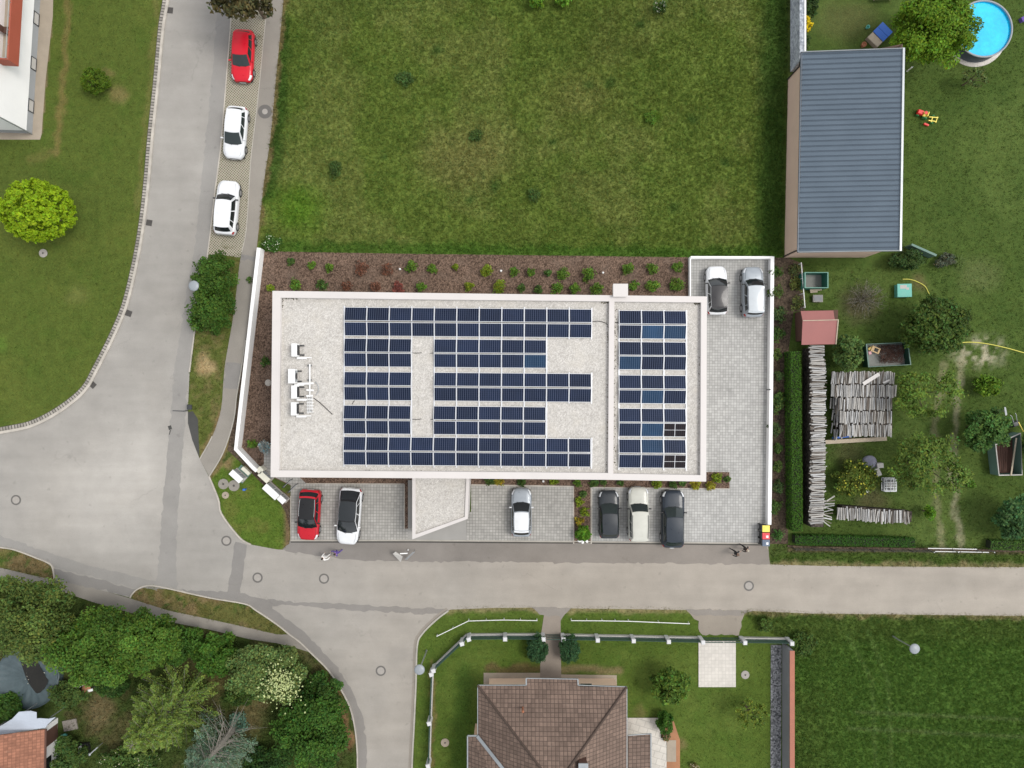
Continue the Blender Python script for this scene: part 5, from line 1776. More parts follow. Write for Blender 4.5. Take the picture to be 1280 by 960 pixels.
    if spec.get('spoiler', True):
        bb = MB(); bb.grid(lambda i, j: Vector(roof(i * 2 - 1, 0.0, 0.012)).lerp(Vector(rear(i * 2 - 1, 0.90)) + Vector((0, -0.10, 0.04)), j), 8, 2)
        bb.build('spoiler', spec.get('spoilmat', rt or paint), root)
    # lights
    def deck(sg, y0_, y1_, k0, k1, nm, mat):
        def fn(i, j):
            y = lerp(y0_, y1_, j); s = sect(y); kk = lerp(k0, k1, i)
            q = int(min(len(s) - 2, math.floor(kk))); f = kk - q
            return (sg * lerp(s[q][0], s[q + 1][0], f) * 1.006, y, lerp(s[q][1], s[q + 1][1], f) + 0.012)
        bb = MB(); bb.grid(fn, 4, 4, flip=(sg < 0)); return bb.build(nm, mat, root)
    for sg in (-1, 1):
        deck(sg, hl - 0.50, hl - 0.10, 2.6, 4.3, 'headlight', M['lamp_clear'])
        deck(sg, -hl + 0.02, -hl + 0.24, 3.2, 5.0, 'tail_light', M['lamp_red'])
    bb = MB(); bb.grid(lambda i, j: (lerp(-0.5, 0.5, i) * hw(hl) * 1.1, hl + 0.014 - 0.02 * abs(i - 0.5), lerp(0.38, zn - 0.16, j)), 4, 2); bb.build('grille', M['black'], root)
    for yy, zz in ((hl + 0.022, 0.40), (-hl - 0.022, 0.62)):
        bb = MB(); bb.box((0, yy, zz), (0.52, 0.015, 0.11)); bb.build('number_plate', M['white_plastic'], root)
    # wipers, mirrors, door handles
    bb = MB()
    for s_ in (-0.55, 0.1):
        bb.bar(Vector(front(s_, 0.03)) + Vector((0, 0.03, 0.03)), Vector(front(s_ + 0.5, 0.13)) + Vector((0, 0.02, 0.03)), 0.02)
    bb.build('wiper', M['black'], root)
    for sg in (-1, 1):
        q = side(sg, 0.90, 0.12)
        bb = MB(); bb.box((q.x + sg * 0.15, q.y + 0.02, q.z + 0.05), (0.20, 0.10, 0.13)); bb.bar((q.x, q.y, q.z), (q.x + sg * 0.12, q.y, q.z + 0.02), 0.05)
        bb.build('wing_mirror', spec.get('mirror', M['black']), root, bevel=0.02)
    # hood seam lines
    bb = MB()
    for sg in (-1, 1):
        pts = []
        for y in [lerp(ycf, hl - 0.22, q / 6) for q in range(7)]:
            s = sect(y); pts.append((sg * s[2][0] * 1.04, y, s[2][1] + 0.004))
        bb.tube(pts, 0.007, 4)
    bb.build('hood_seam', M['black'], root)
    # wheels
    for sg in (-1, 1):
        for yy in (hl - 0.86, -hl + 0.78):
            wx_ = sg * (W / 2 - 0.10)
            bb = MB()
            r = spec.get('wheel', 0.32)
            prof = [(r * 0.66, -0.10), (r * 0.93, -0.11), (r, -0.07), (r, 0.07), (r * 0.93, 0.11), (r * 0.66, 0.10)]
            bb.lathe((wx_, yy, r), prof, 20, axis='X')
            wh_ = bb.build('wheel', M['rubber'], root)
            bb = MB(); bb.lathe((wx_ + sg * 0.10, yy, r), [(r * 0.66, -0.005 * sg), (r * 0.60, 0.012 * sg), (r * 0.16, 0.006 * sg), (0.0, 0.02 * sg)], 16, axis='X')
            bb.build('rim', M['rim'], wh_)
            bb = MB()
            n_ = 14
            vs2 = [(sg * (hw(yy) + 0.006), yy + (r + 0.07) * math.cos(PI * k / n_), r + (r + 0.07) * math.sin(PI * k / n_)) for k in range(n_ + 1)]
            vs3 = [(sg * (hw(yy) + 0.006), yy + (r + 0.01) * math.cos(PI * k / n_), r + (r + 0.01) * math.sin(PI * k / n_)) for k in range(n_ + 1)]
            m0 = len(vs2)
            bb.add(vs2 + vs3, [(k, k + 1, m0 + k + 1, m0 + k) for k in range(n_)])
            bb.build('wheel_arch', M['black'], root)
    if spec.get('towbar'):
        bb = MB(); bb.bar((0, -hl, 0.38), (0, -hl - 0.16, 0.38), 0.06); bb.lathe((0, -hl - 0.16, 0.38), [(0.0, -0.04), (0.04, -0.02), (0.045, 0.02), (0.0, 0.06)], 10)
        bb.box((0, -hl - 0.08, 0.46), (0.34, 0.20, 0.10)); bb.build('tow_hitch', M['steel'], root)
    return root


PT = {
    'red': paint_mat('red_car_paint', (0.50, 0.010, 0.022)), 'dred': paint_mat('crimson_car_paint', (0.40, 0.008, 0.018)),
    'white': paint_mat('white_car_paint', (0.60, 0.61, 0.62)), 'silver': paint_mat('silver_car_paint', (0.27, 0.295, 0.32), 0.2),
    'pearl': paint_mat('pearl_car_paint', (0.40, 0.43, 0.45), 0.0), 'grey': paint_mat('grey_car_paint', (0.026, 0.030, 0.035), 0.0), 'blue': paint_mat('blue_grey_car_paint', (0.020, 0.027, 0.037), 0.0),
    'cream': paint_mat('cream_car_paint', (0.45, 0.45, 0.40)), 'roofgrey': paint_mat('dark_roof_paint', (0.022, 0.021, 0.023), 0.0), 'black': paint_mat('black_roof_paint', (0.012, 0.012, 0.013)),
}
gs = 'cars parked in the street lay-by'; ga = 'cars parked in the bays before the office'; gu = 'cars at the top of the paved yard'
CARS = [
    dict(px=(303.2, 69.5), dir=(-0.05, 1), L=4.30, W=1.80, H=1.48, paint=PT['red'], label='bright red hatchback with red roof parked in the street lay-by', group=gs, glass=M['glass_green'], mirror=PT['red'],
         hoodlen=1.10, rake=0.85),
    dict(px=(294.0, 165.5), dir=(-0.09, 1), L=4.36, W=1.80, H=1.50, paint=PT['white'], label='white hatchback facing down the street, between the red and other white car', group=gs, glass=M['glass_green'], hoodlen=1.02, rake=0.95, mirror=PT['white']),
    dict(px=(283.4, 259.5), dir=(0.09, -1), L=4.55, W=1.84, H=1.62, paint=PT['white'], label='white crossover facing up the street, nearest the round roadside bushes', group=gs, hoodlen=1.15, rake=0.65, mirror=M['black'], wheel=0.35),
    dict(px=(386.3, 643.5), dir=(-0.06, 1), L=4.25, W=1.82, H=1.58, paint=PT['dred'], label='red crossover with black roof and silver roof rails', group=ga, roof=PT['black'], cabin=PT['black'], rails=M['steel'], wroof=0.74, hoodlen=1.0, rake=0.9, wheel=0.34, spoilmat=PT['dred']),
    dict(px=(436.3, 645.3), dir=(-0.085, 1), L=4.78, W=1.92, H=1.60, paint=PT['white'], label='large white car with full black glass roof', group=ga, roof=M['glass'], cabin=PT['black'], wroof=0.72, hoodlen=0.95, rake=1.15, rrake=0.85,
         bow=0.22, wheel=0.36, roofu=0.97, spoiler=False, rfront=1.0, mirror=M['white_plastic'], cuts=((0.06, 0.24), (0.27, 0.57), (0.60, 0.94)), hood=0.90, belt=1.02),
    dict(px=(651.7, 640.5), dir=(0.0, -1), L=4.05, W=1.74, H=1.50, paint=PT['silver'], label='silver hatchback with white roof standing alone in its bay', group=ga, roof=PT['white'], roofspan=(0.03, 0.97), roofu=0.92, mirror=PT['white'], hoodlen=1.08, rake=0.75, wroof=0.72),
    dict(px=(761.2, 643), dir=(-0.01, -1), L=4.02, W=1.74, H=1.48, paint=PT['grey'], label='small dark grey hatchback beside the planted strip, left of the cream car', group=ga, glass=M['glass_green'], hoodlen=0.98, rake=0.85),
    dict(px=(797.8, 642.5), dir=(0.0, -1), L=4.55, W=1.72, H=1.82, paint=PT['cream'], label='boxy cream estate car with long roof between two dark cars', group=ga, rails=M['dark_steel'], wroof=0.80, hoodlen=1.30, rake=0.60, rrake=0.18, tail=0.10, glass=M['glass_green'],
         bow=0.12, rfront=0.6, hood=1.06, belt=1.14, wheel=0.35),
    dict(px=(841.0, 648.5), dir=(0.01, -1), L=4.80, W=1.92, H=1.62, paint=PT['blue'], label='large dark blue grey estate with tow hitch, right of the cream car', group=ga, glass=M['glass_green'], towbar=True, hoodlen=1.28, rake=0.85, rrake=0.6, wheel=0.36),
    dict(px=(896.0, 363), dir=(-0.02, -1), L=4.08, W=1.76, H=1.52, paint=PT['white'], label='white hatchback with dark grey roof in the paved yard corner', group=gu, roof=PT['roofgrey'], cabin=PT['black'], hoodlen=1.0, rake=0.72, wroof=0.76, mirror=M['black'], wbelt=0.94),
    dict(px=(941.0, 365), dir=(-0.01, -1), L=4.22, W=1.76, H=1.66, paint=PT['silver'], label='silver compact car with pale roof beside the right yard wall', group=gu, roof=PT['pearl'], hoodlen=1.02, rake=0.65, rrake=0.25, wroof=0.78, rails=M['steel'], wheel=0.34),
]
for c in CARS:
    make_car(c)


# ------------------------------------------------------------------ people
def make_person(px, py, face, label, shirt, trousers, hair, pose, shoes=None, h=1.72, dress=False):
    """px, py = where the feet stand; face = image direction the person walks"""
    x, y = P(px, py)
    rz = math.atan2(-face[1], face[0]) - PI / 2
    k = h / 1.72
    st = pose.get('stride', 0.22)
    J = {'pelvis': ((0, 0, 0.93), 0.135), 'waist': ((0, 0.01, 1.08), 0.125), 'chest': ((0, 0.02, 1.28), 0.150), 'neck0': ((0, 0.02, 1.43), 0.085), 'neck': ((0, 0.03, 1.50), 0.052),
         'headb': ((0, 0.04, 1.56), 0.065)}
    E = [('pelvis', 'waist'), ('waist', 'chest'), ('chest', 'neck0'), ('neck0', 'neck'), ('neck', 'headb')]
    for sg, nm in ((-1, 'l'), (1, 'r')):
        f = st * sg
        J['hip' + nm] = ((sg * 0.10, 0, 0.88), 0.098)
        J['knee' + nm] = ((sg * 0.105, f * 0.55 + 0.03, 0.49), 0.062)
        J['ank' + nm] = ((sg * 0.105, f, 0.10), 0.043)
        J['toe' + nm] = ((sg * 0.125, f + 0.17, 0.035), 0.036)
        E += [('pelvis', 'hip' + nm), ('hip' + nm, 'knee' + nm), ('knee' + nm, 'ank' + nm), ('ank' + nm, 'toe' + nm)]
        a = pose.get('arm' + nm)
        sh = (sg * 0.19, 0.02, 1.385)
        if a is None:
            el_ = (sg * 0.245, -f * 0.25 - 0.01, 1.12); wr_ = (sg * 0.255, -f * 0.75 + 0.08, 0.88)
        else:
            el_, wr_ = a
        J['sh' + nm] = (sh, 0.062); J['el' + nm] = (el_, 0.046); J['wr' + nm] = (wr_, 0.030)
        dv = (Vector(wr_) - Vector(el_)).normalized()
        J['palm' + nm] = (tuple(Vector(wr_) + dv * 0.075), 0.036)
        E += [('neck0', 'sh' + nm), ('sh' + nm, 'el' + nm), ('el' + nm, 'wr' + nm), ('wr' + nm, 'palm' + nm)]
    names = list(J)
    me = bpy.data.meshes.new('person')
    me.from_pydata([Vector(J[n_][0]) * k for n_ in names], [(names.index(a), names.index(c)) for a, c in E], [])
    o = bpy.data.objects.new('person', me); COL.objects.link(o)
    sk = o.modifiers.new('skin', 'SKIN'); sk.use_smooth_shade = True
    if not me.skin_vertices:
        me.skin_vertices.new()
    sv = me.skin_vertices[0].data
    for i, n_ in enumerate(names):
        r = J[n_][1] * k
        r *= 1.12 if n_ in ('chest', 'neck0', 'waist', 'pelvis') else 1.0
        sv[i].radius = (r, r * (0.8 if n_ in ('chest', 'waist', 'pelvis') else 1.0))
        sv[i].use_root = (n_ == 'pelvis')
    ss = o.modifiers.new('sub', 'SUBSURF'); ss.levels = 1; ss.render_levels = 1
    dg = bpy.context.evaluated_depsgraph_get()
    m2 = bpy.data.meshes.new_from_object(o.evaluated_get(dg))
    bpy.data.objects.remove(o)
    bm = bmesh.new(); bm.from_mesh(m2)
    # head with face, hands with fingers, joined into the same mesh
    extra = MB()
    hc = Vector((0, 0.05, 1.635)) * k

    def ball(c, r, n_=12, m_=8, mi=0):
        vs = []; fs = []
        for j in range(m_ + 1):
            t = PI * j / m_
            for i in range(n_):
                a = 2 * PI * i / n_
                vs.append((c[0] + r[0] * math.sin(t) * math.cos(a), c[1] + r[1] * math.sin(t) * math.sin(a), c[2] + r[2] * math.cos(t)))
        for j in range(m_):
            for i in range(n_):
                fs.append((j * n_ + i, (j + 1) * n_ + i, (j + 1) * n_ + (i + 1) % n_, j * n_ + (i + 1) % n_))
        extra.add(vs, fs, mi, True)
    ball(hc, (0.078 * k, 0.098 * k, 0.118 * k), 14, 10)
    ball(hc + Vector((0, 0.098, -0.012)) * k, (0.014, 0.022, 0.024), 8, 6)
    for sg in (-1, 1):
        ball(hc + Vector((sg * 0.030, 0.086, 0.012)) * k, (0.013, 0.010, 0.009), 8, 6, 4)
        ball(hc + Vector((sg * 0.080, -0.005, -0.005)) * k, (0.012, 0.025, 0.034), 8, 6)
    ball(hc + Vector((0, 0.088, -0.055)) * k, (0.024, 0.012, 0.008), 8, 6, 5)
    for sg, nm in ((-1, 'l'), (1, 'r')):
        wr_ = Vector(J['wr' + nm][0]) * k; el_ = Vector(J['el' + nm][0]) * k
        dv = (wr_ - el_).normalized()
        side_ = dv.cross(Vector((sg, 0, 0))).normalized() if abs(dv.x) < 0.9 else Vector((0, 1, 0))
        base = wr_ + dv * 0.085 * k
        curl = side_.cross(dv).normalized() * (-sg)
        for q, ln in enumerate((0.062, 0.072, 0.068, 0.054)):
            s_ = (q - 1.5) * 0.018
            p0 = base + side_ * s_; p1 = p0 + dv * ln * 0.55 + curl * 0.006; p2 = p1 + dv * ln * 0.42 + curl * 0.022
            extra.tube([p0, p1, p2], [0.0095, 0.009, 0.007], 6)
        p0 = wr_ + dv * 0.03 + side_ * 0.028
        extra.tube([p0, p0 + dv * 0.03 + side_ * 0.022, p0 + dv * 0.06 + side_ * 0.024 + curl * 0.01], [0.012, 0.0105, 0.008], 6)
    bvs = [bm.verts.new(v) for v in extra.v]
    for f, mi in zip(extra.f, extra.m):
        try:
            fc = bm.faces.new([bvs[i] for i in f]); fc.material_index = mi; fc.smooth = True
        except ValueError:
            pass
    bm.normal_update()
    hand_pts = [Vector(J[n_ + s_][0]) * k for n_ in ('palm',) for s_ in 'lr']
    nb = len(bvs)
    for fc in bm.faces:
        c = fc.calc_center_median()
        if fc.material_index in (4, 5):
            continue
        if c.z > 1.475 * k or min((c - p).length for p in hand_pts) < 0.10:
            fc.material_index = 0
        elif c.z < 0.09:
            fc.material_index = 3
        elif c.z < (0.55 if dress else 0.95) * k and abs(c.x) < 0.24:
            fc.material_index = 2
        else:
            fc.material_index = 1
    me3 = bpy.data.meshes.new('person'); bm.to_mesh(me3); bm.free()
    for m in (M['skin'], shirt, trousers, shoes or M['black'], M['black'], M['toy_red']):
        me3.materials.append(m)
    o = bpy.data.objects.new('person', me3); COL.objects.link(o)
    o.location = (x, y, 0); o.rotation_euler = (0, 0, rz)
    tag(o, label, 'person')
    b = MB()
    vs = []; fs = []
    n_, m_ = 16, 7
    for j in range(m_ + 1):
        t = 0.60 * PI * j / m_
        for i in range(n_):
            a = 2 * PI * i / n_
            front_ = max(0, math.sin(a))
            tt = t * (1 - 0.38 * front_)
            vs.append((hc.x + 0.088 * k * math.sin(tt) * math.cos(a), hc.y - 0.006 + 0.108 * k * math.sin(tt) * math.sin(a), hc.z + 0.008 + 0.126 * k * math.cos(tt)))
    for j in range(m_):
        for i in range(n_):
            fs.append((j * n_ + i, (j + 1) * n_ + i, (j + 1) * n_ + (i + 1) % n_, j * n_ + (i + 1) % n_))
    b.add(vs, fs, 0, True)
    b.build('hair', hair, o)
    return o


make_person(409.5, 692.5, (-0.75, 0.45), 'person in white clothes with black hair walking on the asphalt apron', M['cloth_pale'], M['cloth_pale'], M['hair_dark'],
            dict(stride=0.26, arml=((-0.30, -0.20, 1.22), (-0.26, -0.42, 1.10))), shoes=M['cloth_pale'])
make_person(424.8, 687.0, (-0.8, 0.45), 'person in purple clothes walking just behind the person in white', M['cloth_purple'], M['cloth_purple'], M['hair_dark'],
            dict(stride=0.24, armr=((0.30, 0.18, 1.20), (0.30, 0.40, 1.05))), shoes=M['cloth_pale'])
make_person(915.0, 688.0, (0.8, 0.35), 'person in dark clothes with brown hair and white shoes, lower of the pair', M['cloth_black'], M['cloth_black'], M['hair_grey'],
            dict(stride=0.30), shoes=M['cloth_pale'])
make_person(926.5, 682.5, (0.75, 0.4), 'person in dark clothes with pale fair hair beside the paving edge', M['cloth_brown'], M['cloth_black'], M['hair_fair'],
            dict(stride=0.26), shoes=M['black'])

# ------------------------------------------------------------------ bins
for (py, lid, lab) in ((661.0, M['yellow'], 'black wheelie bin with yellow lid at the yard corner'), (670.2, M['red'], 'black wheelie bin with red lid between yellow and blue lids'),
                       (678.8, M['slate'], 'black wheelie bin with slate blue lid nearest the road')):
    x, y = P(957.6, py, 1.05)
    o = empty('wheelie_bin', (x, y, 0)); tag(o, lab, 'bin', 'wheelie bins at the yard corner')
    b = MB(); b.box((0.0, 0, 0.53), (0.50, 0.46, 0.90), top=(1.18, 1.18)); b.build('body', M['bin_body'], o, bevel=0.02)
    b = MB(); b.box((0.01, 0, 1.01), (0.64, 0.57, 0.06), top=(0.94, 0.94)); b.box((0.03, 0, 1.055), (0.44, 0.40, 0.04), top=(0.85, 0.85))
    l_ = b.build('lid', lid, o, bevel=0.015)
    if lid is not M['yellow']:
        b = MB(); b.box((0.10, -0.04, 1.0785), (0.18, 0.20, 0.004)); b.build('sticker', M['white_plastic'], l_)
    b = MB(); b.tube([(-0.36, -0.24, 0.98), (-0.36, 0.24, 0.98)], 0.02, 8)
    b.bar((-0.30, -0.2, 0.98), (-0.36, -0.2, 0.98), 0.03); b.bar((-0.30, 0.2, 0.98), (-0.36, 0.2, 0.98), 0.03); b.build('handle', M['bin_body'], o)
    for sg in (-1, 1):
        b = MB(); b.lathe((-0.26, sg * 0.24, 0.10), [(0.04, -0.03), (0.10, -0.03), (0.10, 0.03), (0.04, 0.03)], 14, axis='Y'); b.build('wheel', M['rubber'], o)

# ------------------------------------------------------------------ street lamps
def lamp(head, base, hgt, label):
    bx, by = P(*base); hx, hy = P(head[0], head[1], hgt)
    o = empty('street_lamp', (bx, by, 0)); tag(o, label, 'street lamp', 'street lamps with round heads')
    b = MB(); b.tube([(0, 0, 0), (0, 0, 0.9), (hx - bx, hy - by, hgt - 0.35)], [0.07, 0.055, 0.04], 10); b.build('pole', M['steel'], o)
    c = (hx - bx, hy - by, hgt)
    b = MB(); b.lathe(c, [(0.16, -0.34), (0.30, -0.10), (0.41, -0.02), (0.42, 0.02), (0.36, 0.08), (0.2, 0.13), (0.0, 0.15)], 28); b.build('lamp_head', M['lamp_head'], o)
    b = MB(); b.lathe(c, [(0.08, -0.42), (0.15, -0.36), (0.20, -0.26), (0.15, -0.20)], 20); b.build('lamp_glass', M['lamp_clear'], o)


lamp((242.2, 357.3), (258, 352.5), 4.3, 'street lamp with round pale head rising beside the roadside bushes')
lamp((524.3, 837), (533.3, 812.8), 4.2, 'street lamp with round pale head at the side street kerb')
lamp((1143.2, 811), (1116, 795), 3.6, 'street lamp with round pale head in the green crop field')

# ------------------------------------------------------------------ manholes, lids and drains
def manhole(px, py, r, lab, ri=0.70):
    x, y = P(px, py)
    b = MB(); b.lathe((0, 0, 0), [(r, 0.0), (r, 0.004), (r * 0.72, 0.006)], 28, smooth=False)
    o = b.build('manhole', M['manhole_ring']); o.location = (x, y, 0.006)
    b = MB(); b.lathe((0, 0, 0.004), [(r * ri, 0.0), (r * ri, 0.006), (0.0, 0.0062)], 28, smooth=False); b.build('cover', M['manhole'], o)
    for k in range(4):
        b_ = None
    tag(o, lab, 'manhole', 'round manhole covers')


manhole(20, 625, 0.44, 'round manhole cover alone at the left side of the junction')
manhole(283, 676, 0.44, 'round manhole cover just left of the grass corner')
manhole(322, 722, 0.44, 'round manhole cover near the dark road patch, left of two')
manhole(405, 723.3, 0.44, 'round manhole cover in the road below the walking people')
manhole(936, 732.3, 0.44, 'round manhole cover in the east road before the paved yard')
manhole(476, 838.5, 0.44, 'round manhole cover in the middle of the side street')
manhole(331.2, 139.5, 0.60, 'round manhole with dark surround on the footpath beside parked cars', 0.40)
def lid(px, py, r, lab, mat=None):
    x, y = P(px, py); b = MB(); b.lathe((0, 0, 0), [(r, -0.03), (r, 0.025), (r * 0.93, 0.04), (0.0, 0.041)], 24, smooth=False)
    o = b.build('inspection_cover', mat or M['manhole']); o.location = (x, y, 0); tag(o, lab, 'lid', 'round concrete lids in the grass')
    b = MB(); b.lathe((0, 0, 0.045), [(r * 0.2, -0.002), (r * 0.2, 0.006), (0, 0.008)], 12); b.build('lifting_eye', M['drain'], o)


lid(54, 316.5, 0.36, 'round concrete lid in the lawn below the yellow green tree')
lid(279.3, 605.0, 0.45, 'round brownish lid in the grass corner, nearest the footpath', M['footpath'])
lid(292.5, 607.0, 0.48, 'round brownish lid in the grass corner, beside the cabinet', M['footpath'])
lid(281.8, 619, 0.30, 'small pale lid in the grass corner beside the kerb', M['beige'])
lid(556.3, 928.3, 0.36, 'round sandy lid in the lawn left of the tiled house', M['beige'])
lid(931.5, 843.5, 0.36, 'round grey lid in the lawn right of the pale slab')
for (x, y, a, lab) in ((212.6, 13, 0.1, 'uppermost'), (186.5, 278.5, 0.17, 'second'), (161, 391.7, 0.35, 'third'), (116, 481, 0.75, 'lowest')):
    X, Y = P(x, y); o = None
    b = MB()
    for k in range(6):
        b.box((0, -0.19 + k * 0.076, 0.016), (0.44, 0.035, 0.014))
    for sx in (-1, 1):
        b.box((sx * 0.235, 0, 0.016), (0.03, 0.50, 0.018)); b.box((0, sx * 0.235, 0.016), (0.44, 0.03, 0.016))
    b.add([(-0.23, -0.23, 0.010), (0.23, -0.23, 0.010), (0.23, 0.23, 0.010), (-0.23, 0.23, 0.010)], [(0, 1, 2, 3)])
    o = b.build('storm_drain', M['drain']); o.location = (X, Y, 0.002); o.rotation_euler = (0, 0, -a)
    tag(o, 'square iron storm drain at the curved left kerb, %s one' % lab, 'drain', 'storm drains along the left kerb')

# ------------------------------------------------------------------ utility cabinets on the grass corner
def cabinet(pxq, h, ang, size, label, mat, name='utility_cabinet', door=True):
    x, y = P(pxq[0], pxq[1], h)
    o = empty(name, (x, y, 0), ang); tag(o, label, 'cabinet', 'utility cabinets on the grass corner')
    b = MB(); b.box((0, 0, h / 2 + 0.04), (size[0], size[1], h - 0.08)); b.build('body', mat, o, bevel=0.015)
    b = MB(); b.box((0, 0, h - 0.02), (size[0] + 0.06, size[1] + 0.06, 0.05)); b.build('lid', mat, o, bevel=0.01)
    b = MB(); b.box((0, 0, 0.05), (size[0] + 0.12, size[1] + 0.12, 0.14)); b.build('base', M['manhole'], o)
    if door:
        for sx in (-0.25, 0.25):
            b = MB(); b.box((sx * size[0], size[1] / 2 + 0.008, h * 0.52), (size[0] * 0.46, 0.012, h * 0.76)); dd = b.build('door', M['plinth_grey'], o)
            b = MB(); b.box((sx * size[0] * 0.3, size[1] / 2 + 0.022, h * 0.55), (0.03, 0.02, 0.14)); b.build('handle', M['dark_steel'], dd)
    return o


AC = -0.74
cabinet((338.4, 614.8), 1.05, AC, (1.42, 0.52), 'long white utility cabinet, largest on the grass corner', M['white_plastic'])
cabinet((351.8, 624.6), 0.95, AC, (0.62, 0.42), 'small white utility cabinet beside the long one, nearest the paving', M['white_plastic'])
cabinet((294.8, 595.6), 1.0, AC, (1.12, 0.46), 'white utility cabinet standing apart near the round brown lids', M['white_plastic'])
cabinet((329.8, 596.6), 0.95, AC, (0.98, 0.42), 'cream meter cabinet against the end of the white wall', M['cream'])
cabinet((324.6, 587.8), 0.95, AC, (0.42, 0.46), 'small cream box at the tip of the white wall', M['cream'], door=False)
x, y = P(302.5, 592.5); b = MB(); b.box((0, 0, 0.02), (1.15, 1.15, 0.08), 0)
o = b.build('concrete_pad', M['trailer_green']); o.location = (x, y, 0); o.rotation_euler = (0, 0, AC); tag(o, 'grey green pad in the grass beside the lone white cabinet', 'pad')
x, y = P(309.5, 588); b = MB(); b.box((0, 0, 0.22), (0.78, 0.26, 0.44)); b.box((0, 0, 0.45), (0.84, 0.30, 0.03))
o = b.build('meter_box', M['cream']); o.location = (x, y, 0); o.rotation_euler = (0, 0, AC); tag(o, 'low cream meter box on the far side of the grey green pad', 'meter box')
x, y = P(308, 611); b = MB(); b.tube([(0, 0, -0.02), (0, 0, 0.5)], 0.05, 8); b.box((0, 0, 0.52), (0.22, 0.16, 0.10))
o = b.build('valve_post', M['blue_board']); o.location = (x, y, 0); tag(o, 'tiny blue valve post standing in the grass corner', 'post')
# bike stands / handrail on the paving
for (a, c, lab) in (((351.9, 610.4), (362.4, 600.3), 'upper'), ((358.7, 616.6), (369.2, 606.2), 'lower')):
    p, q = P(*a, 0.8), P(*c, 0.8); mx, my = (p[0] + q[0]) / 2, (p[1] + q[1]) / 2
    o = empty('bike_stand', (mx, my, 0)); tag(o, 'grey steel hoop stand on the paving beside the cabinets, %s one' % lab, 'bike stand', 'steel hoop stands')
    A = Vector((p[0] - mx, p[1] - my, 0)); B = Vector((q[0] - mx, q[1] - my, 0))
    b = MB(); b.tube([A + Vector((0, 0, 0)), A + Vector((0, 0, 0.72)), A.lerp(B, 0.08) + Vector((0, 0, 0.8)), A.lerp(B, 0.92) + Vector((0, 0, 0.8)), B + Vector((0, 0, 0.72)), B], 0.028, 8)
    b.build('hoop', M['dark_steel'], o)
    b = MB(); b.tube([A + Vector((0, 0, 0.4)), B + Vector((0, 0, 0.4))], 0.02, 8); b.build('cross_bar', M['steel'], o)

# folding stand on the asphalt apron
x, y = P(503, 692); o = empty('folding_stand', (x, y, 0)); tag(o, 'pale grey folding stand with tilted panel on the asphalt apron', 'stand')


def lf(px, py, z):
    X, Y = P(px, py, z); return Vector((X - x, Y - y, z))


b = MB(); q = [lf(491, 692.5, 0.95), lf(494.5, 689.5, 1.0), lf(503.2, 696.0, 1.0), lf(500.8, 702.6, 0.55)]
b.add([*q, *[p + Vector((0, 0, -0.04)) for p in q]], [(0, 1, 2, 3), (7, 6, 5, 4), (0, 4, 5, 1), (1, 5, 6, 2), (2, 6, 7, 3), (3, 7, 4, 0)]); b.build('panel', M['plinth_white'], o, recalc=True)
b = MB(); b.bar(lf(500, 692, 0.98), lf(509.5, 691.6, 0.9), 0.09, 0.05); b.build('cross_bar', M['white_plastic'], o)
b = MB(); b.bar(lf(518.5, 689.5, 0.9), lf(508.2, 699.5, 0.5), 0.06, 0.05); b.bar(lf(516.5, 690, 0.85), lf(506.5, 699.2, 0.5), 0.05, 0.05); b.build('frame_bar', M['steel'], o)
b = MB()
for p in (q[0], q[2], lf(518.0, 690, 0.9), lf(508.5, 699, 0.5)):
    b.tube([p + Vector((0, 0, -0.03)), Vector((p.x * 0.92, p.y * 0.92, 0.0))], 0.02, 6)
b.build('leg', M['steel'], o)
b = MB(); b.lathe((0, 0, 0), [(0.06, 0.0), (0.07, 0.10), (0.05, 0.16), (0.0, 0.17)], 12); o2 = b.build('white_bottle', M['white_plastic']); X, Y = P(510.3, 687); o2.location = (X, Y, 0.005); tag(o2, 'tiny white bottle on the asphalt beside the folding stand', 'bottle')

# ------------------------------------------------------------------ garden fence of the tiled house
gf = empty('garden_fence', (*P(700, 797), 0)); tag(gf, 'low fence of white posts and dark green mesh round the tiled house garden', 'fence')
fx, fy = gf.location.x, gf.location.y


def lg(px, py, z=0.0):
    X, Y = P(px, py); return Vector((X - fx, Y - fy, z))


PH = 1.25
runs = [[(536, 1040), (537, 948), (538.7, 896), (541, 838)], [(541, 838), (545.5, 829.5), (577, 799.5), (583.5, 793)], [(583.5, 793), (631.5, 792.6), (680.5, 792.8)],
        [(700.8, 793.2), (745, 794), (789, 794.8), (832, 795.8), (872.5, 796.6)], [(924, 797), (955, 797.3), (984.5, 798)]]
for rn in runs:
    b = MB(); c = MB()
    for a, d in zip(rn[:-1], rn[1:]):
        A, D = lg(*a), lg(*d)
        b.bar(A + Vector((0, 0, 0.17)), D + Vector((0, 0, 0.17)), 0.20, 0.34)
        for z_ in (0.42, 0.58, 0.74, 0.90, 1.06, 1.2):
            c.bar(A + Vector((0, 0, z_)), D + Vector((0, 0, z_)), 0.03, 0.05)
        nn_ = max(2, int((D - A).length / 0.12))
        for k in range(nn_):
            p = A.lerp(D, (k + 0.5) / nn_); c.bar(p + Vector((0, 0, 0.36)), p + Vector((0, 0, 1.2)), 0.022, 0.022)
    b.build('plinth', M['plinth_white'], gf); c.build('mesh_panel', M['fence_green'], gf)
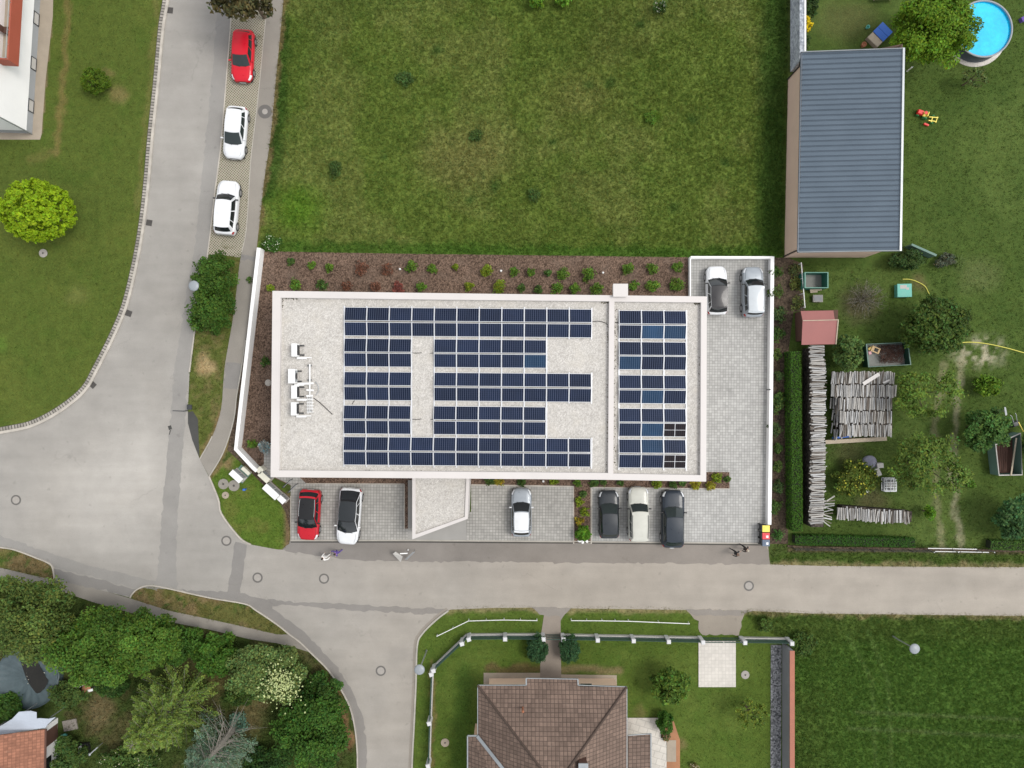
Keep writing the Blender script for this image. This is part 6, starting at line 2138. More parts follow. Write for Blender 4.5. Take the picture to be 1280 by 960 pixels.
for (px, py) in ((587, 793), (631.5, 792.6), (678.5, 792.8), (702.8, 793.2), (745, 794), (789, 794.8), (832, 795.8), (874, 796.6), (925.5, 797), (983, 798), (541, 836), (543.5, 831.5), (578.5, 798.5), (538.4, 896), (537, 948)):
    p = lg(px, py); b = MB(); b.box((p.x, p.y, PH / 2), (0.30, 0.30, PH), 0.0 if px > 590 else 0.3); b.box((p.x, p.y, PH + 0.03), (0.36, 0.36, 0.06), 0.0 if px > 590 else 0.3, top=(0.8, 0.8)); b.build('post', M['fence_post'], gf)
for (a, d, lab, nm) in (((682, 792.9), (699.5, 793.1), 'narrow dark green garden gate between two dark trimmed bushes', 'gate'), ((875.5, 796.8), (924, 797), 'wide dark green driveway gate above the pale slab', 'gate')):
    X, Y = P((a[0] + d[0]) / 2, a[1]); o = empty('garden_gate', (X, Y, 0)); tag(o, lab, 'gate')
    A = Vector((P(*a)[0] - X, P(*a)[1] - Y, 0)); D = Vector((P(*d)[0] - X, P(*d)[1] - Y, 0))
    nlf = 1 if d[0] - a[0] < 30 else 2
    for j in range(nlf):
        A2, D2 = A.lerp(D, j / nlf + 0.01), A.lerp(D, (j + 1) / nlf - 0.01)
        b = MB()
        for z_ in (0.12, 0.66, 1.18):
            b.bar(A2 + Vector((0, 0, z_)), D2 + Vector((0, 0, z_)), 0.05, 0.06)
        for k in range(int((D2 - A2).length / 0.11)):
            p = A2.lerp(D2, (k + 0.5) / int((D2 - A2).length / 0.11)); b.bar(p + Vector((0, 0, 0.1)), p + Vector((0, 0, 1.2)), 0.025, 0.025)
        b.build('leaf', M['fence_green'], o)
# low white tube barriers on the verge
for pts, lab in (([(546.8, 793), (586, 774), (630, 772.8), (671, 773.6)], 'low white tube barrier on the corner verge, with a bend'), ([(713.8, 773.6), (752, 773.8), (785, 774.4), (860, 777.5)], 'low white tube barrier on the verge left of the driveway')):
    X, Y = P(*pts[0]); o = empty('tube_barrier', (X, Y, 0)); tag(o, lab, 'barrier', 'low white tube barriers on the verge')
    w_ = [Vector((P(*p)[0] - X, P(*p)[1] - Y, 0.45)) for p in pts]
    b = MB(); b.tube(w_, 0.035, 8); b.build('rail', M['white_plastic'], o)
    for i in range(len(w_)):
        b = MB(); b.tube([w_[i], Vector((w_[i].x, w_[i].y, -0.02))], 0.04, 8); b.build('post', M['white_plastic'], o)
        if i + 1 < len(w_):
            m_ = (w_[i] + w_[i + 1]) / 2; b = MB(); b.tube([m_, Vector((m_.x, m_.y, -0.02))], 0.035, 8); b.build('post', M['white_plastic'], o)
# wall with orange coping on the right of that garden
o = empty('coped_wall', (*P(980, 900), 0)); tag(o, 'grey concrete garden wall with orange brick coping beside the field', 'wall')
X, Y = o.location.x, o.location.y
b = MB(); ya = P(980, 804)[1] - Y; yb = P(980, 1040)[1] - Y
xw = P(977.5, 900)[0] - X
b.box((xw + 0.16, (ya + yb) / 2, 0.85), (0.30, ya - yb, 1.7)); b.build('masonry', M['wall_grey'], o)
b = MB(); b.box((xw + 0.19, (ya + yb) / 2, 1.73), (0.40, ya - yb, 0.07)); b.build('coping', M['brick_cap'], o)

# ------------------------------------------------------------------ swimming pool
x, y = P(1230, 35.8, 1.2); o = empty('swimming_pool', (x, y, 0)); tag(o, 'round above ground pool with bright blue water', 'pool')
rp_ = 35.2 * (H - 1.2) / F
b = MB(); b.lathe((0, 0, 0), [(rp_ - 0.02, 0.0), (rp_ - 0.02, 1.17)], 64)
b.f = b.f[:-2]; b.m = b.m[:-2]; b.sm = b.sm[:-2]
b.build('wall', M['pool_wall'], o)
b = MB(); b.lathe((0, 0, 0), [(rp_ - 0.05, 0.05), (rp_ - 0.05, 1.17)], 64); b.f = b.f[:-2]; b.m = b.m[:-2]; b.sm = b.sm[:-2]
b.f = [f[::-1] for f in b.f]; b.build('liner', M['pool_liner'], o)
b = MB(); b.lathe((0, 0, 0), [(rp_ - 0.07, 1.16), (rp_ - 0.07, 1.22), (rp_ + 0.06, 1.22), (rp_ + 0.06, 1.14)], 64); b.f = b.f[:-2]; b.m = b.m[:-2]; b.sm = b.sm[:-2]; b.build('rim', M['lamp_head'], o)
b = MB(); b.lathe((0, 0, 0), [(rp_ - 0.06, 1.03), (0.0, 1.032)], 64); b.f = b.f[:64] ; b.m = b.m[:64]; b.sm = b.sm[:64]; b.build('water', M['water'], o)
b = MB(); b.lathe((0, 0, 0), [(rp_ + 0.32, -0.02), (rp_ + 0.32, 0.05), (rp_ - 0.1, 0.055)], 64); b.f = b.f[:-2]; b.m = b.m[:-2]; b.sm = b.sm[:-2]; b.build('base_ring', M['white_pave'], o)

# ------------------------------------------------------------------ garden clutter, right side
def at(px, py, h=0.0):
    X, Y = P(px, py, h); return X, Y


# sandbox
X, Y = at(1099.6, 43.7, 0.4); ang = math.atan2(19.2, 19.3)
o = empty('sandbox', (X, Y, 0), ang); tag(o, 'wooden sandbox with blue cover boards on the lawn behind the shed', 'sandbox')
b = MB()
for (c, s) in (((0, 0.58, 0.2), (1.8, 0.06, 0.4)), ((0, -0.58, 0.2), (1.8, 0.06, 0.4)), ((0.87, 0, 0.2), (0.06, 1.10, 0.4)), ((-0.87, 0, 0.2), (0.06, 1.10, 0.4))):
    b.box(c, s)
b.build('frame', M['wood'], o)
for k in (0, 1):
    b = MB(); b.box((0.07 + 0.58 * k, 0, 0.43 + 0.01 * k), (0.56, 1.22, 0.04)); b.build('cover_board', M['blue_board'], o)
b = MB(); b.box((-0.55, 0, 0.40), (0.60, 1.15, 0.03)); b.build('seat_board', M['plank'], o)
X, Y = at(1085, 33.5, 0.2); b = MB(); b.lathe((0, 0, 0), [(0.11, 0), (0.16, 0.28), (0.14, 0.28), (0.10, 0.03)], 14); o = b.build('bucket', M['teal']); o.location = (X, Y, -0.02); tag(o, 'small turquoise bucket beside the blue sandbox', 'bucket')
X, Y = at(1079.5, 56, 0.2); b = MB(); b.lathe((0, 0, 0), [(0.15, 0), (0.22, 0.36), (0.19, 0.36), (0.17, 0.30), (0.0, 0.30)], 16); o = b.build('flower_pot', M['terracotta']); o.location = (X, Y, -0.02); tag(o, 'terracotta pot beside the sandbox near the shed roof', 'pot')
X, Y = at(1137.5, 86, 0.5); o = empty('garden_tap', (X, Y, 0)); tag(o, 'small white garden tap stand at the shed corner below the tree', 'tap')
b = MB(); b.tube([(0, 0, 0), (0, 0, 0.8)], 0.05, 8); b.build('stand', M['white_plastic'], o); b = MB(); b.tube([(0, 0, 0.75), (0.12, 0.05, 0.78), (0.15, 0.06, 0.68)], 0.03, 8); b.build('spout', M['steel'], o)
b = MB(); b.bar((*P(1089, 0.8), 0.45), (*P(1115, 0.2), 0.45), 0.35, 0.05); b.bar((*P(1092, 0.8), 0.0), (*P(1092, 0.8), 0.45), 0.06); b.bar((*P(1112, 0.4), 0.0), (*P(1112, 0.4), 0.45), 0.06)
tag(b.build('garden_bench', M['wood']), 'narrow grey bench at the top edge beside the large tree', 'bench')
X, Y = at(1279, 24, 0.2); b = MB(); b.box((0, 0, 0.16), (0.42, 0.36, 0.36), 0.4); o = b.build('storage_tub', M['cloth_purple']); o.location = (X, Y, 0); tag(o, 'purple tub at the right edge beside the pool', 'tub')
# toy tractor
X, Y = at(1155.5, 144, 0.3); o = empty('toy_tractor', (X, Y, -0.02), -0.35); tag(o, 'red and yellow toy tractor with green wheels on the lawn', 'toy tractor')
b = MB(); b.box((-0.42, 0.1, 0.34), (0.52, 0.40, 0.24), top=(0.85, 0.85)); b.build('hood', M['toy_red'], o, bevel=0.03)
b = MB(); b.box((0.03, 0.06, 0.36), (0.38, 0.42, 0.10)); b.box((0.18, 0.06, 0.50), (0.08, 0.40, 0.24)); b.build('seat', M['yellow'], o, bevel=0.02)
for (wx_, wy_, r) in ((0.1, 0.33, 0.22), (0.1, -0.2, 0.22), (-0.5, 0.3, 0.14), (-0.5, -0.12, 0.14)):
    b = MB(); b.lathe((wx_, wy_, r), [(r * 0.4, -0.05), (r, -0.05), (r, 0.05), (r * 0.4, 0.05)], 14, axis='Y'); b.build('wheel', M['green_plastic'], o)
b = MB(); b.tube([(-0.15, 0.08, 0.42), (-0.08, 0.08, 0.62)], 0.02, 8); b.lathe((-0.06, 0.08, 0.63), [(0.13, -0.01), (0.15, 0.01), (0.12, 0.02)], 14); b.build('steering_wheel', M['toy_red'], o)
X, Y = at(1166, 149, 0.2); o = empty('toy_trailer', (X, Y, -0.02), -0.2); tag(o, 'yellow toy trailer frame behind the red toy tractor', 'toy trailer')
b = MB(); b.bar((-0.35, 0.12, 0.22), (0.42, 0.22, 0.22), 0.07); b.bar((-0.35, -0.18, 0.22), (0.35, -0.14, 0.22), 0.07); b.bar((0.3, -0.25, 0.22), (0.36, 0.28, 0.22), 0.06); b.bar((-0.1, -0.28, 0.22), (-0.04, 0.2, 0.22), 0.06); b.build('frame', M['yellow'], o)
b = MB(); b.box((-0.42, -0.52, 0.12), (0.42, 0.14, 0.16), -0.2); b.build('bumper', M['toy_red'], o)
for wy_ in (-0.3, 0.32):
    b = MB(); b.lathe((0.0, wy_, 0.13), [(0.04, -0.04), (0.13, -0.04), (0.13, 0.04), (0.04, 0.04)], 12, axis='Y'); b.build('wheel', M['green_plastic'], o)


# open containers
def skip(pxs, h, name, label, cat, wall, floor, rim, thick=0.07):
    w = [Vector((*P(x, y, h), 0)) for x, y in pxs]
    c = sum(w, Vector()) / 4
    o = empty(name, (c.x, c.y, 0)); tag(o, label, cat)
    q = [p - c for p in w]
    if area2([(p.x, p.y) for p in q]) < 0:
        q = q[::-1]
    i_ = [p * (1 - thick / max(0.1, p.length) * 1.5) for p in q]
    b = MB()
    for k in range(4):
        a, d, e, f = q[k], q[(k + 1) % 4], i_[(k + 1) % 4], i_[k]
        z = lambda p, zz: (p.x, p.y, zz)
        b.add([z(a, 0), z(d, 0), z(d, h), z(a, h)], [(0, 1, 2, 3)]); b.add([z(e, 0.1), z(f, 0.1), z(f, h), z(e, h)], [(0, 1, 2, 3)])
    b.build('side_wall', wall, o)
    b = MB()
    for k in range(4):
        a, d, e, f = q[k], q[(k + 1) % 4], i_[(k + 1) % 4], i_[k]
        z = lambda p, zz: (p.x * 1.004, p.y * 1.004, zz)
        b.add([z(a, h + 0.02), z(d, h + 0.02), z(e, h + 0.02), z(f, h + 0.02), z(a, h - 0.05), z(d, h - 0.05)], [(0, 1, 2, 3), (4, 5, 1, 0)])
    b.build('rim', rim, o)
    b = MB(); b.add([(p.x, p.y, 0.12) for p in i_], [(0, 1, 2, 3)]); b.build('floor', floor, o)
    return o, i_


o, _ = skip([(1005.8, 340.2), (1035.4, 340.2), (1035.4, 360), (1005.8, 360)], 1.25, 'waste_container', 'open empty green container below the shed', 'container', M['skip_green'], M['skip_floor'], M['skip_rim'])
o, inn = skip([(1082.3, 430), (1135, 427.6), (1139, 456), (1085.3, 459)], 0.9, 'tipping_trailer', 'dark green open container filled with brushwood and planks', 'container', M['skip_dark'], M['skip_floor'], M['trailer_green'])
cpos = Vector(o.location)
b = MB()
for k in range(380):
    a = random.uniform(0, PI); c = Vector((random.uniform(-0.45, 1.45), random.uniform(-0.75, 0.75), random.uniform(0.2, 0.62)))
    d = Vector((math.cos(a), math.sin(a), random.uniform(-0.3, 0.3))) * random.uniform(0.2, 0.55)
    e = c + d; e.x = max(-0.5, min(1.6, e.x)); e.y = max(-0.85, min(0.85, e.y)); e.z = max(0.14, e.z)
    b.tube([c, (c + e) / 2 + Vector((0, 0, 0.05)), e], 0.014, 4)
br = b.build('brushwood', M['brown_wood']); br.location = cpos; tag(br, 'heap of brown twigs lying in the dark green container', 'brushwood', kind='stuff')
for nm, c, s, a, m_, lab in (('wooden_frame', (-0.85, 0.42, 0.42), (0.75, 0.50, 0.10), -0.4, 'plank', 'pale wooden frame lying in the dark green container'), ('pink_cushion', (-1.35, 0.15, 0.42), (0.30, 0.30, 0.16), 0.2, 'cloth', 'small pink cushion in the dark green container'),
                             ('yellow_board', (-1.25, 0.55, 0.36), (0.45, 0.22, 0.06), 0.5, 'yel', 'yellow board in the corner of the dark green container')):
    mt = {'plank': pm('pale_pine', (0.52, 0.37, 0.20), 0.8, 0.12), 'cloth': pm('pink_cloth', (0.52, 0.30, 0.32), 0.8, 0.1), 'yel': pm('ochre_board', (0.55, 0.40, 0.12), 0.7, 0.1)}[m_]
    b = MB()
    if nm == 'wooden_frame':
        for (cc, ss) in (((0, 0.2, 0), (0.75, 0.1, 0.1)), ((0, -0.2, 0), (0.75, 0.1, 0.1)), ((0.3, 0, 0), (0.15, 0.3, 0.1)), ((-0.25, 0, 0), (0.25, 0.3, 0.1))):
            b.box(cc, ss)
    else:
        b.box((0, 0, 0), s, top=(0.85, 0.85))
    q = b.build(nm, mt, bevel=0.02); q.location = cpos + Vector(c) + Vector((0, 0, 0.02)); q.rotation_euler = (0, 0, a); tag(q, lab, nm.split('_')[1])
o, inn = skip([(1244, 555), (1248.5, 594.6), (1278, 594.0), (1276, 541)], 1.1, 'farm_trailer', 'grey green flat trailer with open brown load bed at right', 'trailer', M['trailer_green'], M['brown_wood'], M['plinth_white'])
cpos = Vector(o.location)
b = MB(); b.bar((0.55, 1.6, 1.16), (0.1, -1.55, 1.16), 0.12, 0.05); q = b.build('plank', M['plank']); q.location = cpos; tag(q, 'long pale plank laid across the grey green trailer', 'plank')
b = MB()
for k in range(7):
    b.bar((-0.85 + 0.16 * k, -1.3, 0.5), (-0.75 + 0.16 * k, 0.9 + 0.1 * (k % 3), 0.52), 0.13, 0.05)
q = b.build('board_load', M['brown_wood']); q.location = cpos; tag(q, 'load of brown boards lying inside the grey green trailer', 'boards')
o = empty('tiller', (*P(1269, 530, 0.5), 0), 0.3); tag(o, 'dark garden tiller with yellow bar behind the trailer', 'tiller')
b = MB(); b.box((0, 0, 0.45), (0.55, 0.45, 0.35), top=(0.8, 0.8)); b.build('engine', M['dark_steel'], o, bevel=0.03)
b = MB(); b.bar((0.25, 0.1, 0.6), (0.3, -0.75, 0.75), 0.06); b.build('yellow_bar', M['yellow'], o)
for sx in (-1, 1):
    b = MB(); b.lathe((sx * 0.35, 0, 0.22), [(0.06, -0.06), (0.22, -0.06), (0.22, 0.06), (0.06, 0.06)], 14, axis='X'); b.build('wheel', M['rubber'], o)
b = MB(); b.tube([(-0.15, 0.2, 0.6), (-0.35, 0.8, 0.9), (-0.45, 0.95, 0.9)], 0.03, 6); b.tube([(0.15, 0.2, 0.6), (0.05, 0.85, 0.9), (0.0, 1.0, 0.9)], 0.03, 6); b.build('handlebar', M['steel'], o)
X, Y = at(1254.5, 514, 0.6); b = MB(); b.bar((0, 0.35, 0.75), (0.1, -0.35, 0.75), 0.12, 0.03); b.bar((0.14, 0.3, 0.6), (0.24, -0.3, 0.62), 0.1, 0.03); b.bar((0.05, 0, 0.74), (0.05, 0, 0.0), 0.05); b.bar((0.18, 0.1, 0.6), (0.18, 0.1, 0.0), 0.05)
o = b.build('folded_chair', M['lamp_head']); o.location = (X, Y, 0); tag(o, 'pale blue folded garden chair above the trailer, under the tree', 'chair')
# basin, boards, red hut
X, Y = at(1022.2, 373.2, 0.3); b = MB(); b.box((0, 0, 0.2), (0.70, 0.52, 0.36), top=(1.18, 1.18)); b.box((0, 0, 0.386), (0.72, 0.52, 0.02), mi=1); o = b.build('wash_basin', [M['manhole'], M['grey_plastic']], bevel=0.05); o.location = (X, Y, -0.02); tag(o, 'pale grey basin between the green container and red hut', 'basin')
X, Y = at(1020, 362.5, 0.4); b = MB(); b.bar((-0.5, 0.0, 0.35), (0.45, 0.06, 0.5), 0.2, 0.04); b.bar((-0.4, -0.15, 0.2), (0.2, -0.1, 0.25), 0.15, 0.04); b.bar((0.3, 0.03, 0.0), (0.3, 0.03, 0.45), 0.06); o = b.build('board_scrap', M['plank']); o.location = (X, Y, 0); tag(o, 'light board scraps leaning at the green container', 'boards')
b = MB(); p, q = P(1001.5, 328, 0.9), P(1006.3, 385, 0.9); b.tube([(*p, 0.9), (*q, 0.9)], 0.04, 8)
for t in (0.02, 0.35, 0.68, 0.98):
    b.tube([(lerp(p[0], q[0], t), lerp(p[1], q[1], t), 0.9), (lerp(p[0], q[0], t), lerp(p[1], q[1], t), -0.02)], 0.035, 6)
tag(b.build('rail_fence', M['white_plastic']), 'thin white rail on posts beside the green container', 'fence')
ht = empty('garden_hut', (*P(1020, 409), 0)); tag(ht, 'small brown garden hut with reddish tin gable roof', 'hut')


def lh(px, py, z):
    X, Y = P(px, py, z); return Vector((X - ht.location.x, Y - ht.location.y, z))


b = MB(); w_ = [lh(993.5, 391, 0), lh(1036, 390, 0), lh(1035, 426, 0), lh(994.5, 427, 0)]
b.prism([(p.x, p.y) for p in w_], 0, 1.75); b.build('wall', M['brown_wood'], ht)
zr_, ze = 2.75, 2.05
r0, r1 = lh(1003.0, 400.5, zr_), lh(1045, 399.5, zr_)
b = MB()
u = [lh(1001, 388.8, ze + 0.25), lh(1041.7, 388.2, ze + 0.25), lh(1043.5, 400, zr_ - 0.04), lh(1003.4, 401, zr_ - 0.04)]
v = [lh(1002, 431, ze), lh(1044.3, 430.2, ze), lh(1047.2, 399.2, zr_ + 0.05), lh(1003.4, 400.2, zr_ + 0.05)]
for f_ in (u, v):
    b.add([*f_, *[p + Vector((0, 0, -0.05)) for p in f_]], [(0, 1, 2, 3), (7, 6, 5, 4), (0, 4, 5, 1), (1, 5, 6, 2), (2, 6, 7, 3), (3, 7, 4, 0)])
hr2 = b.build('roof', M['tin_red'], ht, recalc=True)
b = MB(); b.bar(v[1] + Vector((0.02, 0, 0.02)), v[2] + Vector((0.02, 0, 0.02)), 0.08, 0.10); b.bar(v[2] + Vector((0, -0.04, 0.02)), v[3] + Vector((0, -0.04, 0.02)), 0.06, 0.05); b.build('verge_trim', M['plank'], hr2)
b = MB()
for k in range(2):
    pa, pb = (w_[0 if k == 0 else 3], w_[1 if k == 0 else 2])
b.add([(w_[0].x, w_[0].y, 1.75), (w_[3].x, w_[3].y, 1.75), ((w_[0].x + w_[3].x) / 2, (w_[0].y + w_[3].y) / 2 + 0.4, 2.55)], [(0, 1, 2)]); b.build('gable', M['brown_wood'], ht)
# low wall, teal crate, hoses
b = MB(); p, q = P(1131, 308.5), P(1161.5, 322); b.bar((*p, 0.5), (*q, 0.5), 0.12, 1.0); b.bar((*p, 1.03), (*q, 1.03), 0.18, 0.06)
tag(b.build('garden_screen', M['trailer_green']), 'grey green garden screen slanting from the shed corner', 'screen')
X, Y = at(1130.7, 363, 0.55); o = empty('garden_crate', (X, Y, -0.02), 0.02); tag(o, 'turquoise box with worn white lid on the lawn', 'box')
b = MB(); b.box((0, 0, 0.27), (1.15, 1.05, 0.54)); b.build('body', M['teal'], o, bevel=0.02); b = MB(); b.box((0, 0, 0.56), (1.22, 1.12, 0.05)); ll = b.build('lid', M['teal'], o, bevel=0.01)
b = MB(); b.box((-0.1, 0.3, 0.589), (0.55, 0.30, 0.006)); b.box((0.25, 0.15, 0.5895), (0.25, 0.2, 0.006)); b.build('worn_paint', M['plinth_white'], ll)
for pts, lab in (([(1128, 349), (1138, 349.5), (1148, 353), (1156, 358), (1160, 365), (1163.5, 372)], 'yellow garden hose curling past the turquoise box'), ([(1198, 428.5), (1215, 427.8), (1235, 430), (1258, 435), (1280, 441), (1295, 444)], 'pale yellow garden hose crossing the worn lawn')):
    b = MB(); b.tube([(*P(*p), 0.02) for p in cr(pts, 5)], 0.045, 6); tag(b.build('garden_hose', M['hose']), lab, 'hose')
X, Y = at(1119, 329, 0.3); b = MB(); b.lathe((0, 0, 0.3), [(0.13, -0.02), (0.16, 0.0), (0.13, 0.02)], 16); b.tube([(0.15, 0, 0.3), (0.4, -0.1, 0.0)], 0.02, 6); o = b.build('hose_guide', M['white_plastic']); o.location = (X, Y, 0); tag(o, 'small white ring on a stick below the shed edge', 'ring')

# ------------------------------------------------------------------ firewood
log_me = []
for k in range(10):
    b = MB()
    Lg = 1.0 + random.uniform(-0.06, 0.06)
    nseg = random.choice((4, 5, 6)); r = random.uniform(0.038, 0.064)
    rad = [r * random.uniform(0.7, 1.2) for _ in range(nseg)]
    vs = []
    for s_ in (0, 0.5, 1):
        for i in range(nseg):
            a = 2 * PI * i / nseg + 0.3
            vs.append(((s_ - 0.5) * Lg, rad[i] * math.cos(a) + (0.012 if s_ == 0.5 else 0), rad[i] * math.sin(a)))
    fs = [(j * nseg + i, j * nseg + (i + 1) % nseg, (j + 1) * nseg + (i + 1) % nseg, (j + 1) * nseg + i) for j in range(2) for i in range(nseg)]
    b.add(vs, fs); b.add(vs[:nseg], [tuple(range(nseg))[::-1]]); b.add(vs[-nseg:], [tuple(range(nseg))])
    mats = LOGS[k % 4]
    t = b.build('firewood_log', mats); log_me.append(t.data); bpy.data.objects.remove(t)


def log(x, y, z, ang, label, group, ls=1.0, pitch=None):
    o = bpy.data.objects.new('firewood_log', random.choices(log_me, weights=[3, 3, 2.2, 3, 3, 3, 2.2, 3, 3, 3])[0]); COL.objects.link(o)
    o.location = (x, y, z); o.rotation_euler = (random.uniform(0, 6.28), pitch if pitch is not None else random.gauss(0, 0.03), ang + random.gauss(0, 0.045)); o.scale = (ls, random.uniform(0.85, 1.2), random.uniform(0.85, 1.2))
    tag(o, label, 'log', group)


def pile(pts, h, label):
    """the lower, hidden layers of a woodpile: countless log ends"""
    b = MB(); poly = [P(x, y) for x, y in pts]
    b.prism(poly, -0.02, h)
    o = b.build('firewood', M['log_mass'])
    me = o.data
    tag(o, label, 'firewood', kind='stuff')


def logs_filler(specs, name, label):
    b = MB()
    for (c, ang, Lg, r) in specs:
        d = Vector((math.cos(ang), math.sin(ang), 0)) * Lg / 2
        b.tube([Vector(c) - d, Vector(c) + d], r, 5, mi=random.choice((0, 1, 2)), cap=True)
    o = b.build(name, LOGS[:3]); tag(o, label, 'firewood', kind='stuff')


# stack A: long narrow pile beside the hedge (top at 1.75 m)
hA = 1.75
pile([(1003.0, 436), (1016.5, 436), (1019, 654), (1004, 654)], hA - 0.1, 'dark log ends forming the side of the long narrow woodpile')
t0_, t1_ = 433.0, 655.5
y_ = t0_
k_ = 0
fill = []
while y_ < t1_:
    t = (y_ - t0_) / (t1_ - t0_)
    cx_ = 1021.3 + 2.2 * math.sin(t * 3.1 + 0.2) - 0.5 * t
    X, Y = P(cx_ + random.gauss(0, 1.1), y_, hA)
    log(X, Y, hA + random.gauss(0, 0.03), random.gauss(0.03, 0.05), 'weathered split log lying across the top of the long narrow woodpile beside the hedge', 'logs on the long narrow woodpile', random.uniform(0.98, 1.28))
    for _ in range(2):
        X, Y = P(cx_ + random.gauss(0, 1.2), y_ + random.uniform(-1.5, 1.5), hA)
        fill.append(((X, Y, hA - 0.10 - 0.05 * _), random.gauss(0.03, 0.08), 1.15, 0.065))
    y_ += 2.5
# loose slanting logs at its lower end
for k in range(11):
    t = k / 10
    X, Y = P(lerp(1032, 1040, t), lerp(640, 610, t) + 14, 0.9)
    log(X, Y, lerp(1.0, 0.55, t) + random.gauss(0, 0.05), -0.35 + 0.6 * t + random.gauss(0, 0.2), 'loose tilted log slipped off the lower end of the long woodpile', 'slipped logs', 0.95, 0.25)
# stack B: wide square pile, five rows
hB = 1.45
pile([(1040, 470), (1105, 470), (1105, 540), (1043, 540)], hB - 0.12, 'dark log ends in the lower layers of the wide square woodpile')
for (ya, yb, xa, xb) in ((464, 480.5, 1040, 1118), (481, 496.5, 1040, 1120), (497, 513, 1048, 1116), (513.5, 530, 1050, 1115.5), (530.5, 546, 1050, 1115)):
    xx = xa
    while xx < xb:
        X, Y = P(xx, (ya + yb) / 2 + random.gauss(0, 0.7), hB)
        log(X, Y, hB + random.gauss(0, 0.04), PI / 2 - 0.05 + random.gauss(0, 0.05), 'split log in the rows on top of the wide square woodpile', 'logs on the wide square woodpile', random.uniform(0.95, 1.08))
        fill.append(((X + 0.05, Y, hB - 0.1), PI / 2, 1.0, 0.07))
        xx += 2.2
for k in range(26):
    X, Y = P(random.uniform(1040, 1050), random.uniform(498, 545), 0.9)
    fill.append(((X, Y, random.uniform(0.5, 1.2)), PI / 2 + random.gauss(0, 0.1), 0.9, 0.07))
# stack C: low row along the bottom
hC = 1.0
pile([(1047, 630), (1133, 637), (1132, 650), (1046, 645)], hC - 0.12, 'dark log ends in the lower layers of the bottom woodpile row')
xx = 1047.5
while xx < 1137:
    t = (xx - 1047) / 90
    X, Y = P(xx, 641.5 + 6 * t + random.gauss(0, 0.8), hC)
    log(X, Y, hC + random.gauss(0, 0.04), PI / 2 - 0.04 + random.gauss(0, 0.06), 'split log in the short low woodpile row along the bottom hedge', 'logs on the low bottom woodpile', 1.05)
    fill.append(((X + 0.04, Y, hC - 0.1), PI / 2, 1.0, 0.07))
    xx += 2.2
logs_filler(fill, 'firewood', 'under layers of split logs in the woodpiles')
# beam, boards and boxes round the woodpile
b = MB(); p, q = P(1031, 552.5, 0.25), P(1107.5, 548.2, 0.25); b.bar((*p, 0.2), (*q, 0.2), 0.34, 0.40); tag(b.build('timber_beam', M['plank'], bevel=0.01), 'pale squared timber beam before the wide woodpile', 'beam')
for (a, c, w_, lab) in (((1079, 480), (1099, 467.5), 0.30, 'pale board lying slanted on the wide woodpile'), ((1104, 478.5), (1112, 475), 0.14, 'thin short board on the right of the wide woodpile')):
    p, q = P(*a, hB + 0.16), P(*c, hB + 0.16); b = MB(); b.bar((*p, hB + 0.15), (*q, hB + 0.15), w_, 0.04); tag(b.build('board', M['render_white']), lab, 'board')
b = MB(); p, q = P(1040, 547.5, 0.4), P(1064, 545, 0.4); b.bar((*p, 0.45), (*q, 0.5), 0.16, 0.05); tag(b.build('blue_tarp', M['blue_board']), 'strip of blue sheeting under the wide woodpile edge', 'tarp')
X, Y = at(1087.5, 578, 0.3); b = MB(); b.lathe((0, 0, 0), [(0.55, -0.02), (0.60, 0.30), (0.45, 0.42), (0.2, 0.50), (0.0, 0.47)], 18); o = b.build('covered_tub', pm('grey_violet_sheet', (0.20, 0.20, 0.25), 0.6, 0.2)); o.location = (X, Y, 0); tag(o, 'round tub under a grey violet sheet beside the yellow green bush', 'tub')
for (a, an, s, lab) in (((1100.5, 582), 0.1, (0.55, 0.42, 0.5), 'pale box beside the grey covered tub, upper of two'), ((1097.5, 590.5), 0.45, (0.50, 0.70, 0.45), 'pale box leaning under the other box beside the bush')):
    X, Y = at(a[0], a[1], 0.5); b = MB(); b.box((0, 0, s[2] / 2 - 0.01), s, top=(0.92, 0.92)); b.box((0, 0, s[2] + 0.01), (s[0] * 0.98, s[1] * 0.98, 0.03)); o = b.build('storage_box', M['plinth_white'], bevel=0.02); o.location = (X, Y, 0); o.rotation_euler = (0, 0, an); tag(o, lab, 'box')
X, Y = at(1112.5, 606, 0.5); o = empty('wire_crate', (X, Y, -0.02)); tag(o, 'grey slatted crate with pale contents below the boxes', 'crate')
b = MB()
for sx in (-0.5, 0.5):
    for z_ in (0.1, 0.35, 0.6):
        b.bar((sx, -0.55, z_), (sx, 0.55, z_), 0.05)
for sy in (-0.55, 0.55):
    for z_ in (0.1, 0.35, 0.6):
        b.bar((-0.5, sy, z_), (0.5, sy, z_), 0.05)
for k in range(5):
    b.bar((-0.5, -0.44 + 0.22 * k, 0.61), (0.5, -0.44 + 0.22 * k, 0.61), 0.05)
for k in range(3):
    b.bar((-0.35 + 0.35 * k, -0.55, 0.64), (-0.35 + 0.35 * k, 0.55, 0.64), 0.05)
b.build('frame', M['steel'], o); b = MB(); b.box((0.05, -0.02, 0.25), (0.5, 0.55, 0.45)); b.build('contents', M['plinth_white'], o); b = MB(); b.box((0, 0, 0.04), (1.0, 1.1, 0.05)); b.build('floor', M['dark_steel'], o)
X, Y = at(1083, 612, 0.2); b = MB(); b.lathe((0, 0, 0), [(0.2, -0.02), (0.26, 0.3), (0.22, 0.3), (0.0, 0.24)], 14); o = b.build('white_pot', M['white_plastic']); o.location = (X, Y, 0); tag(o, 'white pot at the lower edge of the yellow green bush', 'pot')
